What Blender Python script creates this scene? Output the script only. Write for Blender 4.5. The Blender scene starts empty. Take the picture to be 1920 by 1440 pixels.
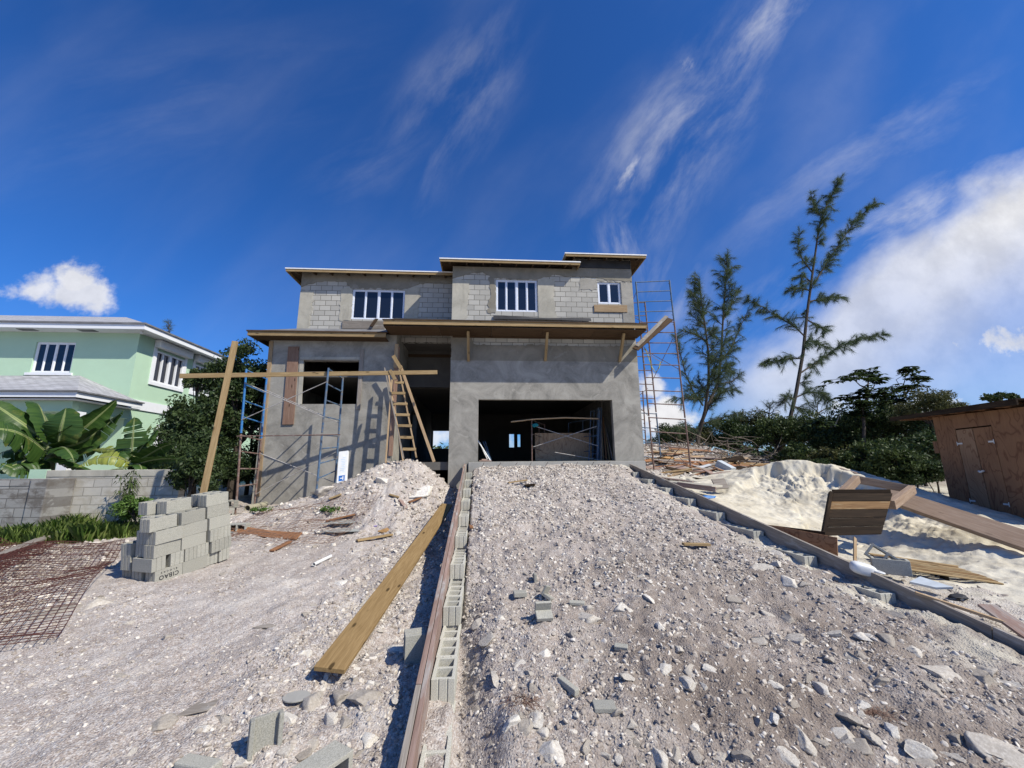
import bpy, bmesh, math, random
import numpy as np
from mathutils import Vector, Matrix
random.seed(7); rng = np.random.default_rng(11)
SC = bpy.context.scene
COL = SC.collection
PI = math.pi
# ------------------------------------------------------------------ camera
CAM_H = 1.8
FPX = 760.0
PITCH, YAW, ROLL = math.radians(11.5), math.radians(-3.95), math.radians(0.43)
CAM_R = Matrix.Rotation(YAW, 3, 'Z') @ Matrix.Rotation(PI/2 + PITCH, 3, 'X') @ Matrix.Rotation(-ROLL, 3, 'Z')
cd = bpy.data.cameras.new('camera'); cam = bpy.data.objects.new('camera', cd); COL.objects.link(cam)
cam.matrix_world = Matrix.Translation((0, 0, CAM_H)) @ CAM_R.to_4x4()
cd.sensor_width = 36.0; cd.lens = 36.0 * FPX / 1920.0
cd.clip_start = 0.05; cd.clip_end = 3000
SC.camera = cam
# ------------------------------------------------------------------ sun, sky, exposure
SUN_DIR = Vector((0.82, -0.57, 1.0)).normalized()
SUN_EL = math.asin(SUN_DIR.z)
SUN_AZ = math.atan2(SUN_DIR.x, SUN_DIR.y)          # clockwise from +Y
sd = bpy.data.lights.new('sun', 'SUN'); sun = bpy.data.objects.new('sun', sd); COL.objects.link(sun)
sd.energy = 5.0; sd.angle = math.radians(0.5); sd.color = (1.0, 0.94, 0.82)
sun.rotation_euler = SUN_DIR.to_track_quat('Z', 'Y').to_euler()
sun.location = (0, 0, 60)
SC.view_settings.view_transform = 'Standard'; SC.view_settings.look = 'None'
SC.view_settings.gamma = 1.0; SC.view_settings.exposure = 0.10
SC.view_settings.use_curve_mapping = False
SC.cycles.max_bounces = 6; SC.cycles.diffuse_bounces = 2

world = bpy.data.worlds.new('World'); SC.world = world; world.use_nodes = True
def make_world():
    nt = world.node_tree; N = nt.nodes; L = nt.links
    N.clear()
    out = N.new('ShaderNodeOutputWorld'); bg = N.new('ShaderNodeBackground')
    L.new(bg.outputs[0], out.inputs[0])
    sky = N.new('ShaderNodeTexSky'); sky.sky_type = 'NISHITA'; sky.sun_disc = False
    sky.sun_elevation = SUN_EL; sky.sun_rotation = SUN_AZ
    sky.air_density = 1.0; sky.dust_density = 0.6; sky.ozone_density = 3.0; sky.altitude = 0
    def val(v):
        if isinstance(v, (int, float)):
            n = N.new('ShaderNodeValue'); n.outputs[0].default_value = v; return n.outputs[0]
        return v
    def m(op, a, b=None, c=None, clamp=False):
        n = N.new('ShaderNodeMath'); n.operation = op; n.use_clamp = clamp
        for i, x in enumerate((a, b, c)):
            if x is None: continue
            if isinstance(x, (int, float)): n.inputs[i].default_value = x
            else: L.new(x, n.inputs[i])
        return n.outputs[0]
    tc = N.new('ShaderNodeTexCoord')
    sep = N.new('ShaderNodeSeparateXYZ'); L.new(tc.outputs['Generated'], sep.inputs[0])
    X, Y, Z = sep.outputs
    # the sky of this place: deeper blue
    tint = N.new('ShaderNodeMix'); tint.data_type = 'RGBA'; tint.blend_type = 'MULTIPLY'; tint.inputs[0].default_value = 1
    L.new(sky.outputs[0], tint.inputs[6]); tint.inputs[7].default_value = SKY_TINT
    # direction coordinates u = x / y, v = z / y
    ya = m('ADD', m('ABSOLUTE', Y), 0.08)
    u = m('DIVIDE', X, ya); v = m('DIVIDE', Z, ya)
    uv = N.new('ShaderNodeCombineXYZ'); L.new(u, uv.inputs[0]); L.new(v, uv.inputs[1])
    def noise(vec, scale, detail=6, rough=0.55, dist=0.0):
        n = N.new('ShaderNodeTexNoise'); n.inputs['Scale'].default_value = scale
        n.inputs['Detail'].default_value = detail; n.inputs['Roughness'].default_value = rough
        n.inputs['Distortion'].default_value = dist; L.new(vec, n.inputs['Vector']); return n.outputs[0]
    def rot(vec, loc, ang, sc):
        # local frame centred at loc (u, v), rotated by ang degrees, scaled
        a = N.new('ShaderNodeVectorMath'); a.operation = 'SUBTRACT'; L.new(vec, a.inputs[0]); a.inputs[1].default_value = (loc[0], loc[1], 0)
        r = N.new('ShaderNodeVectorRotate'); r.rotation_type = 'Z_AXIS'; L.new(a.outputs[0], r.inputs['Vector']); r.inputs['Angle'].default_value = -math.radians(ang)
        s = N.new('ShaderNodeVectorMath'); s.operation = 'MULTIPLY'; L.new(r.outputs[0], s.inputs[0]); s.inputs[1].default_value = (1/sc[0], 1/sc[1], 0)
        return s.outputs[0]
    def rmap(x, a, b, c=0.0, d=1.0, smooth=True):
        n = N.new('ShaderNodeMapRange'); n.interpolation_type = 'SMOOTHSTEP' if smooth else 'LINEAR'
        L.new(x, n.inputs[0]); n.inputs[1].default_value = a; n.inputs[2].default_value = b
        n.inputs[3].default_value = c; n.inputs[4].default_value = d; return n.outputs[0]
    def length(vec):
        n = N.new('ShaderNodeVectorMath'); n.operation = 'LENGTH'; L.new(vec, n.inputs[0]); return n.outputs['Value']
    warp = N.new('ShaderNodeTexNoise'); warp.inputs['Scale'].default_value = 1.3; warp.inputs['Detail'].default_value = 2
    L.new(uv.outputs[0], warp.inputs['Vector'])
    wv = N.new('ShaderNodeVectorMath'); wv.operation = 'MULTIPLY_ADD'; L.new(warp.outputs['Color'], wv.inputs[0])
    wv.inputs[1].default_value = (0.16, 0.16, 0); L.new(uv.outputs[0], wv.inputs[2])
    wsub = N.new('ShaderNodeVectorMath'); wsub.operation = 'SUBTRACT'; L.new(wv.outputs[0], wsub.inputs[0]); wsub.inputs[1].default_value = (0.08, 0.08, 0)
    W = wsub.outputs[0]
    total = None
    def add(x):
        nonlocal total
        total = x if total is None else m('MAXIMUM', total, x)
    # high thin cirrus: (centre u, v, angle, half length, half width, strength, noise seed scale)
    for (cu, cv, ang, hl, hw, st, ns) in CIRRUS:
        loc = rot(W, (cu, cv), ang, (hl, hw))
        fall = rmap(length(loc), 0.0, 1.0, 1.0, 0.0)
        st_v = rot(W, (cu + 3.1, cv - 1.7), ang, (1.0, 0.30))
        nz = rmap(noise(st_v, ns, 10, 0.62, 0.0), 0.36, 0.82)
        add(m('MULTIPLY', m('MULTIPLY', fall, nz), st))
    # broad veil over the whole sky
    add(m('MULTIPLY', rmap(noise(rot(W, (0, 0), 50, (1.0, 0.4)), 1.1, 7, 0.5), 0.40, 0.85), 0.09))
    # the large bright bank on the right
    bk = rot(W, BANK[0], BANK[1], (1, 1))
    sb = N.new('ShaderNodeSeparateXYZ'); L.new(bk, sb.inputs[0])
    nb = noise(rot(uv.outputs[0], (0, 0), BANK[1], (1.0, 0.5)), 3.2, 9, 0.56)
    edge = m('ADD', sb.outputs[1], m('MULTIPLY', m('SUBTRACT', nb, 0.5), 0.20))
    bank = m('MULTIPLY', rmap(edge, 0.05, -0.08), rmap(edge, -0.42, -0.05, 0.38, 1.0))
    bank = m('MULTIPLY', bank, m('ADD', rmap(sb.outputs[0], -0.75, -0.42, 0.0, 0.72), rmap(sb.outputs[0], -0.2, 0.4, 0.0, 0.28)))
    add(m('MULTIPLY', bank, 0.97))
    # puffy cumulus near the horizon
    for (cu, cv, ru, rv, st) in CUMULUS:
        loc = rot(uv.outputs[0], (cu, cv), 0, (ru, rv))
        nn = noise(uv.outputs[0], 11.0, 10, 0.62)
        dd = m('ADD', length(loc), m('MULTIPLY', m('SUBTRACT', nn, 0.5), 3.0))
        add(m('MULTIPLY', rmap(dd, 1.05, 0.25), st))
    cl = m('MULTIPLY', total, rmap(Z, -0.02, 0.02), clamp=True)
    # cloud colour: lit tops, greyer bodies
    shade = rmap(noise(uv.outputs[0], 8.0, 8, 0.6), 0.3, 0.7, 0.80, 1.04)
    cc = N.new('ShaderNodeCombineColor')
    for i, k in enumerate(CLOUD_COL): L.new(m('MULTIPLY', shade, k), cc.inputs[i])
    mix = N.new('ShaderNodeMix'); mix.data_type = 'RGBA'; L.new(cl, mix.inputs[0]); L.new(tint.outputs[2], mix.inputs[6]); L.new(cc.outputs[0], mix.inputs[7])
    L.new(mix.outputs[2], bg.inputs[0]); bg.inputs[1].default_value = SKY_STRENGTH
SKY_STRENGTH = 0.074
SKY_TINT = (0.35, 0.92, 1.78, 1)
CLOUD_COL = (11.5, 11.5, 11.8)
CIRRUS = [(0.52, 0.86, 58, 0.68, 0.22, 0.50, 2.6), (0.38, 0.74, 55, 0.10, 0.045, 0.9, 8.0), (0.535, 1.08, 65, 0.07, 0.035, 0.6, 9.0), (0.76, 1.22, 55, 0.50, 0.12, 0.55, 3.2), (0.34, 0.52, 95, 0.15, 0.09, 0.5, 5.0),
          (-0.08, 0.93, 62, 0.48, 0.20, 0.32, 2.0), (-0.28, 0.74, 38, 0.28, 0.12, 0.14, 2.0), (-0.80, 0.85, 20, 0.9, 0.30, 0.10, 1.2),
          (1.0, 0.80, 32, 0.75, 0.14, 0.28, 2.2), (0.45, 0.42, 60, 0.22, 0.16, 0.4, 3.0), (1.05, 0.60, 33, 0.60, 0.09, 0.65, 3.4), (0.62, 0.36, 33, 0.3, 0.09, 0.6, 4.0)]
BANK = ((1.02, 0.53), 33)
CUMULUS = [(-0.90, 0.372, 0.12, 0.045, 0.85), (-0.965, 0.385, 0.05, 0.045, 0.85), (-0.905, 0.415, 0.05, 0.045, 0.9), (0.42, 0.10, 0.11, 0.09, 1.0), (0.39, 0.175, 0.045, 0.04, 0.9),
           (1.05, 0.12, 0.35, 0.06, 0.9), (0.84, 0.14, 0.06, 0.035, 0.9), (-0.11, 0.07, 0.15, 0.04, 0.8), (1.42, 0.28, 0.3, 0.07, 0.8), (-0.3, 0.06, 0.5, 0.04, 0.7)]
make_world()

# ------------------------------------------------------------------ pixel helpers: real points at a real distance
def ray(px, py):
    return CAM_R @ Vector(((px - 960) / FPX, -(py - 720) / FPX, -1.0))
CAM_P = Vector((0, 0, CAM_H))
def at(px, py, Y):
    d = ray(px, py); return CAM_P + d * (Y / d.y)
def atX(px, py, X):
    d = ray(px, py); return CAM_P + d * (X / d.x)

# ------------------------------------------------------------------ numpy noise
def vnoise(x, y, seed=0):
    xi = np.floor(x).astype(np.int64); yi = np.floor(y).astype(np.int64)
    xf = x - xi; yf = y - yi
    xf = xf*xf*(3-2*xf); yf = yf*yf*(3-2*yf)
    def h(a, b):
        n = (a * 374761393 + b * 668265263 + seed * 1442695041) & 0x7fffffff
        n = ((n ^ (n >> 13)) * 1274126177) & 0x7fffffff
        n = (n ^ (n >> 16)) & 0xffff
        return n / 65535.0
    a = h(xi, yi); b = h(xi+1, yi); c = h(xi, yi+1); d = h(xi+1, yi+1)
    return (a*(1-xf)+b*xf)*(1-yf) + (c*(1-xf)+d*xf)*yf
def fbm(x, y, oct=5, seed=0, gain=0.5):
    s = 0; a = 1.0; t = 0
    x = np.asarray(x, float); y = np.asarray(y, float)
    for i in range(oct):
        s = s + a * (vnoise(x, y, seed + i*17) - 0.5); t += a; a *= gain; x = x*2.03 + 5.1; y = y*2.03 + 9.7
    return s / t * 2
def sstep(a, b, x):
    t = np.clip((np.asarray(x, float) - a) / (b - a), 0, 1); return t*t*(3-2*t)

# ------------------------------------------------------------------ materials
def mat(name, rough=0.85, metallic=0.0):
    m = bpy.data.materials.new(name); m.use_nodes = True
    nt = m.node_tree; N = nt.nodes; L = nt.links
    b = N['Principled BSDF']; b.inputs['Roughness'].default_value = rough; b.inputs['Metallic'].default_value = metallic
    b.inputs['Specular IOR Level'].default_value = 0.3
    return m, N, L, b
def n_noise(N, L, vec, scale, detail=5, rough=0.6, dist=0.0, col=False):
    n = N.new('ShaderNodeTexNoise'); n.inputs['Scale'].default_value = scale; n.inputs['Detail'].default_value = detail
    n.inputs['Roughness'].default_value = rough; n.inputs['Distortion'].default_value = dist
    if vec is not None: L.new(vec, n.inputs['Vector'])
    return n.outputs['Color' if col else 0]
def n_ramp(N, L, fac, stops):
    r = N.new('ShaderNodeValToRGB'); L.new(fac, r.inputs[0]); e = r.color_ramp.elements
    while len(e) < len(stops): e.new(0.5)
    for i, (p, c) in enumerate(stops):
        e[i].position = p; e[i].color = (*c, 1) if len(c) == 3 else c
    return r.outputs[0]
def n_mix(N, L, fac, a, b, mode='MIX'):
    n = N.new('ShaderNodeMix'); n.data_type = 'RGBA'; n.blend_type = mode
    for i, x in ((0, fac), (6, a), (7, b)):
        if isinstance(x, (int, float)): n.inputs[i].default_value = x
        elif isinstance(x, tuple): n.inputs[i].default_value = (*x, 1)
        else: L.new(x, n.inputs[i])
    return n.outputs[2]
def n_map(N, L, vec, scale=(1, 1, 1), rot=(0, 0, 0), loc=(0, 0, 0)):
    n = N.new('ShaderNodeMapping'); L.new(vec, n.inputs[0]); n.inputs['Scale'].default_value = scale
    n.inputs['Rotation'].default_value = rot; n.inputs['Location'].default_value = loc; return n.outputs[0]
def n_range(N, L, x, a, b, c=0.0, d=1.0):
    n = N.new('ShaderNodeMapRange'); L.new(x, n.inputs[0])
    for i, v in enumerate((a, b, c, d)): n.inputs[i+1].default_value = v
    return n.outputs[0]
def n_bump(N, L, b, h, strength=0.5, dist=0.01):
    n = N.new('ShaderNodeBump'); n.inputs['Strength'].default_value = strength; n.inputs['Distance'].default_value = dist
    L.new(h, n.inputs['Height']); L.new(n.outputs[0], b.inputs['Normal'])
def coords(N, kind='Object'):
    return N.new('ShaderNodeTexCoord').outputs[kind]
def objrand(N, L, vec):
    """object coordinates shifted by a random amount per object, so that copies differ"""
    oi = N.new('ShaderNodeObjectInfo'); a = N.new('ShaderNodeVectorMath'); a.operation = 'ADD'
    s = N.new('ShaderNodeMath'); s.operation = 'MULTIPLY'; L.new(oi.outputs['Random'], s.inputs[0]); s.inputs[1].default_value = 37.0
    L.new(vec, a.inputs[0]); L.new(s.outputs[0], a.inputs[1]); return a.outputs[0], oi.outputs['Random']
def simple(name, col, rough=0.6, metallic=0.0, var=0.15, scale=6.0, bump=0.0, dirt=None):
    m, N, L, b = mat(name, rough, metallic); v, r = objrand(N, L, coords(N))
    f = n_noise(N, L, v, scale, 5)
    lo = tuple(c*(1-var) for c in col); hi = tuple(min(1, c*(1+var)) for c in col)
    c = n_ramp(N, L, f, [(0.3, lo), (0.7, hi)])
    if dirt: c = n_mix(N, L, n_range(N, L, n_noise(N, L, v, scale*0.6, 6, 0.7), 0.5, 0.66), c, dirt)
    L.new(c, b.inputs['Base Color'])
    if bump: n_bump(N, L, b, n_noise(N, L, v, scale*8, 4), bump, 0.004)
    return m
def wood(name, light, dark, knots=0.0, weather=None, wf=0.5, rough=0.8):
    """grain runs along local X"""
    m, N, L, b = mat(name, rough); b.inputs['Specular IOR Level'].default_value = 0.12; v, r = objrand(N, L, coords(N))
    g = n_map(N, L, v, (0.9, 14, 14)); f = n_noise(N, L, g, 2.2, 7, 0.65, 0.9)
    c = n_ramp(N, L, f, [(0.32, dark), (0.5, tuple((a+d)/2 for a, d in zip(light, dark))), (0.66, light)])
    fine = n_noise(N, L, n_map(N, L, v, (4, 160, 160)), 1.0, 3)
    c = n_mix(N, L, n_range(N, L, fine, 0.35, 0.7, 0.0, 0.35), c, tuple(d*0.6 for d in dark))
    if knots:
        vo = N.new('ShaderNodeTexVoronoi'); L.new(n_map(N, L, v, (2.2, 7, 7)), vo.inputs['Vector']); vo.inputs['Scale'].default_value = 1.0
        k = n_range(N, L, vo.outputs['Distance'], 0.10, 0.16, knots, 0.0)
        c = n_mix(N, L, k, c, tuple(d*0.25 for d in dark))
    if weather:
        w = n_range(N, L, n_noise(N, L, n_map(N, L, v, (1.2, 5, 5)), 1.6, 6, 0.65), wf, wf+0.16)
        c = n_mix(N, L, w, c, weather)
    hv = N.new('ShaderNodeHueSaturation'); L.new(c, hv.inputs['Color']); L.new(n_range(N, L, r, 0, 1, 0.82, 1.15), hv.inputs['Value'])
    L.new(hv.outputs[0], b.inputs['Base Color'])
    n_bump(N, L, b, fine, 0.35, 0.003); return m
def plywood(name, light, dark):
    m, N, L, b = mat(name, 0.8); v, r = objrand(N, L, coords(N))
    base = n_noise(N, L, n_map(N, L, v, (1.2, 1.2, 0.55)), 1.4, 3, 0.5, 0.6)
    mul = N.new('ShaderNodeMath'); mul.operation = 'MULTIPLY'; L.new(base, mul.inputs[0]); mul.inputs[1].default_value = 13.0
    sn = N.new('ShaderNodeMath'); sn.operation = 'PINGPONG'; L.new(mul.outputs[0], sn.inputs[0]); sn.inputs[1].default_value = 0.5
    f = n_range(N, L, sn.outputs[0], 0.0, 0.5)
    c = n_ramp(N, L, f, [(0.0, dark), (0.32, light), (1.0, light)])
    fine = n_noise(N, L, n_map(N, L, v, (60, 60, 4)), 1.0, 3)
    c = n_mix(N, L, n_range(N, L, fine, 0.4, 0.7, 0, 0.3), c, dark)
    blot = n_range(N, L, n_noise(N, L, v, 1.1, 5), 0.4, 0.75, 0.0, 0.45)
    c = n_mix(N, L, blot, c, tuple(d*0.7 for d in dark))
    L.new(c, b.inputs['Base Color']); n_bump(N, L, b, fine, 0.2, 0.002); return m

M = {}
M['lumber'] = wood('yellow_pine_lumber', (0.43, 0.315, 0.17), (0.27, 0.18, 0.085), knots=0.8)
M['plank_yellow'] = wood('treated_plank', (0.33, 0.225, 0.105), (0.205, 0.13, 0.055), knots=0.9)
M['lumber_pale'] = wood('pale_lumber', (0.50, 0.37, 0.23), (0.34, 0.23, 0.13), knots=0.5)
M['lumber_red'] = wood('reddish_form_board', (0.37, 0.265, 0.22), (0.235, 0.155, 0.125), weather=(0.38, 0.35, 0.32), wf=0.5)
M['lumber_grey'] = wood('weathered_form_board', (0.36, 0.32, 0.275), (0.21, 0.18, 0.15), weather=(0.42, 0.40, 0.37), wf=0.55)
M['lumber_dark'] = wood('dark_board', (0.058, 0.038, 0.023), (0.022, 0.015, 0.010), weather=(0.085, 0.053, 0.030), wf=0.55)  # very dark brown wood colours
M['frame_wood'] = wood('frame_lumber', (0.38, 0.285, 0.21), (0.25, 0.17, 0.115), knots=0.3)
M['lumber_orange'] = wood('orange_board', (0.36, 0.19, 0.10), (0.23, 0.105, 0.05), knots=0.6)
M['plank_pink'] = wood('pinkish_nailed_plank', (0.37, 0.245, 0.18), (0.23, 0.135, 0.095), knots=0.9)
M['plywood'] = plywood('plywood', (0.31, 0.165, 0.085), (0.17, 0.075, 0.038))
M['plywood_tan'] = plywood('tan_plywood', (0.50, 0.35, 0.22), (0.33, 0.20, 0.12))
M['plywood_door'] = plywood('plywood_door', (0.37, 0.23, 0.135), (0.21, 0.105, 0.055))
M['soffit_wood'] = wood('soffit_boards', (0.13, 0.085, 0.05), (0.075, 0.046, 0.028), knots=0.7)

def mk_stucco(name, base, var, patch=None, bump=0.3, stain=None):
    m, N, L, b = mat(name, 0.93); v = coords(N)
    f1 = n_noise(N, L, v, 1.1, 9, 0.68, 1.0); f2 = n_noise(N, L, v, 6, 8, 0.72, 2.2)
    lo = tuple(c*(1-var) for c in base); hi = tuple(c*(1+var) for c in base)
    c = n_ramp(N, L, f1, [(0.34, lo), (0.5, base), (0.66, hi)])
    c = n_mix(N, L, n_range(N, L, f2, 0.35, 0.75, 0.0, 0.45), c, hi)
    f4 = n_noise(N, L, v, 40, 4, 0.7); c = n_mix(N, L, n_range(N, L, f4, 0.45, 0.75, 0, 0.25), c, lo)
    if patch:
        f3 = n_noise(N, L, v, 1.7, 5, 0.6, 0.8); c = n_mix(N, L, n_range(N, L, f3, 0.60, 0.64, 0, 0.55), c, patch)
    if stain:
        f5 = n_noise(N, L, n_map(N, L, v, (3.0, 3.0, 0.5)), 1.0, 6, 0.65); c = n_mix(N, L, n_range(N, L, f5, 0.56, 0.72, 0, 0.7), c, stain)
    L.new(c, b.inputs['Base Color'])
    n_bump(N, L, b, n_noise(N, L, v, 28, 6, 0.7), bump, 0.006); return m
M['render'] = mk_stucco('grey_cement_render', (0.285, 0.270, 0.236), 0.40, patch=(0.40, 0.382, 0.335))
M['render_pale'] = mk_stucco('pale_cement_plaster', (0.40, 0.375, 0.31), 0.24, stain=(0.22, 0.205, 0.17))
M['render_dark'] = mk_stucco('dark_cement_plaster', (0.22, 0.20, 0.16), 0.26, patch=(0.29, 0.275, 0.24))
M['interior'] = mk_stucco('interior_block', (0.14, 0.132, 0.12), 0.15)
M['slab'] = mk_stucco('slab_concrete', (0.34, 0.33, 0.30), 0.14)
M['green'] = mk_stucco('green_stucco', (0.44, 0.61, 0.44), 0.035, bump=0.5)
M['white'] = simple('white_paint', (0.78, 0.79, 0.80), 0.5, var=0.03)
M['offwhite'] = simple('porch_white', (0.70, 0.70, 0.70), 0.6, var=0.05)

def mk_cmu(name, plane='XZ', base=(0.45, 0.432, 0.385), mortar=(0.125, 0.118, 0.10), dirty=None):
    m, N, L, b = mat(name, 0.95); v = coords(N)
    s = N.new('ShaderNodeSeparateXYZ'); L.new(v, s.inputs[0]); c = N.new('ShaderNodeCombineXYZ')
    wob = n_noise(N, L, v, 7, 3); wm = N.new('ShaderNodeMath'); wm.operation = 'MULTIPLY_ADD'; L.new(wob, wm.inputs[0]); wm.inputs[1].default_value = 0.02; L.new(s.outputs[2], wm.inputs[2])
    L.new(s.outputs[0 if plane == 'XZ' else 1], c.inputs[0]); L.new(wm.outputs[0], c.inputs[1])
    br = N.new('ShaderNodeTexBrick'); L.new(c.outputs[0], br.inputs['Vector']); br.inputs['Scale'].default_value = 1.0
    br.inputs['Brick Width'].default_value = 0.4; br.inputs['Row Height'].default_value = 0.2; br.inputs['Mortar Size'].default_value = 0.011
    br.inputs['Mortar Smooth'].default_value = 0.25; br.inputs['Bias'].default_value = 0.0
    br.inputs['Color1'].default_value = (*tuple(k*0.86 for k in base), 1); br.inputs['Color2'].default_value = (*tuple(k*1.12 for k in base), 1); br.inputs['Mortar'].default_value = (*mortar, 1)
    col = br.outputs['Color']
    f = n_noise(N, L, v, 60, 4, 0.7); col = n_mix(N, L, n_range(N, L, f, 0.4, 0.7, 0, 0.35), col, tuple(k*0.7 for k in base))
    f = n_noise(N, L, v, 1.3, 6, 0.65); col = n_mix(N, L, n_range(N, L, f, 0.48, 0.68, 0, 0.5), col, tuple(k*0.72 for k in base))
    # smears of mortar
    f = n_noise(N, L, v, 3.4, 6, 0.7, 1.0); col = n_mix(N, L, n_range(N, L, f, 0.62, 0.67, 0, 0.8), col, tuple(k*0.92 for k in base))
    if dirty:
        f = n_noise(N, L, n_map(N, L, v, (1, 1, 1.8)), 1.6, 7, 0.7); col = n_mix(N, L, n_range(N, L, f, 0.48, 0.6, 0, 0.9), col, dirty)
    L.new(col, b.inputs['Base Color'])
    a = N.new('ShaderNodeMath'); a.operation = 'MULTIPLY_ADD'; L.new(n_noise(N, L, v, 50, 4, 0.7), a.inputs[0]); a.inputs[1].default_value = 0.35
    L.new(n_range(N, L, br.outputs['Fac'], 0, 1, 1, 0), a.inputs[2]); n_bump(N, L, b, a.outputs[0], 0.6, 0.006); return m
M['cmu'] = mk_cmu('block_wall')
M['cmu_fence'] = mk_cmu('fence_block_wall', base=(0.52, 0.49, 0.43), mortar=(0.25, 0.235, 0.20), dirty=(0.38, 0.345, 0.28))
M['cmu_fence_old'] = mk_cmu('old_fence_block_wall', base=(0.34, 0.33, 0.31), mortar=(0.15, 0.14, 0.13), dirty=(0.13, 0.115, 0.10))

def mk_block(name='concrete_block', gain=1.0):
    m, N, L, b = mat(name, 0.95); v, r = objrand(N, L, coords(N))
    f = n_noise(N, L, v, 130, 3, 0.8); c = n_ramp(N, L, f, [(0.33, (0.215, 0.208, 0.175)), (0.55, (0.375, 0.362, 0.31)), (0.72, (0.47, 0.455, 0.395))])
    f2 = n_noise(N, L, v, 5, 5); c = n_mix(N, L, n_range(N, L, f2, 0.45, 0.75, 0, 0.4), c, (0.27, 0.27, 0.245))
    hv = N.new('ShaderNodeHueSaturation'); L.new(c, hv.inputs['Color']); L.new(n_range(N, L, r, 0, 1, 0.86*gain, 1.14*gain), hv.inputs['Value'])
    L.new(hv.outputs[0], b.inputs['Base Color']); n_bump(N, L, b, f, 0.7, 0.003); return m
M['block'] = mk_block()
M['block_pale'] = mk_block('pale_concrete_block', 1.38)  # same block colours, scaled brighter
M['mortar'] = simple('mortar_fill', (0.42, 0.40, 0.37), 0.95, var=0.25, scale=22, bump=0.8)

def mk_rock(name='limestone', island=False, lo=(0.27, 0.235, 0.195), mid=(0.45, 0.405, 0.345), hi=(0.80, 0.76, 0.68)):
    m, N, L, b = mat(name, 0.95)
    if island:
        g = N.new('ShaderNodeNewGeometry'); r = g.outputs['Random Per Island']; v = coords(N)
    else:
        v, r = objrand(N, L, coords(N))
    f = n_noise(N, L, v, 9 if not island else 25, 7, 0.7); a = N.new('ShaderNodeMath'); a.operation = 'MULTIPLY_ADD'
    L.new(r, a.inputs[0]); a.inputs[1].default_value = 0.55; sb = N.new('ShaderNodeMath'); sb.operation = 'SUBTRACT'; L.new(f, sb.inputs[0]); sb.inputs[1].default_value = 0.27; L.new(sb.outputs[0], a.inputs[2])
    c = n_ramp(N, L, a.outputs[0], [(0.12, lo), (0.5, mid), (0.92, hi)])
    L.new(c, b.inputs['Base Color']); n_bump(N, L, b, n_noise(N, L, v, 60, 5, 0.75), 0.8, 0.006); return m
M['rock'] = mk_rock()
M['gravel'] = mk_rock('gravel', island=True, lo=(0.22, 0.18, 0.15), mid=(0.42, 0.37, 0.315), hi=(0.80, 0.75, 0.665))

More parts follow.
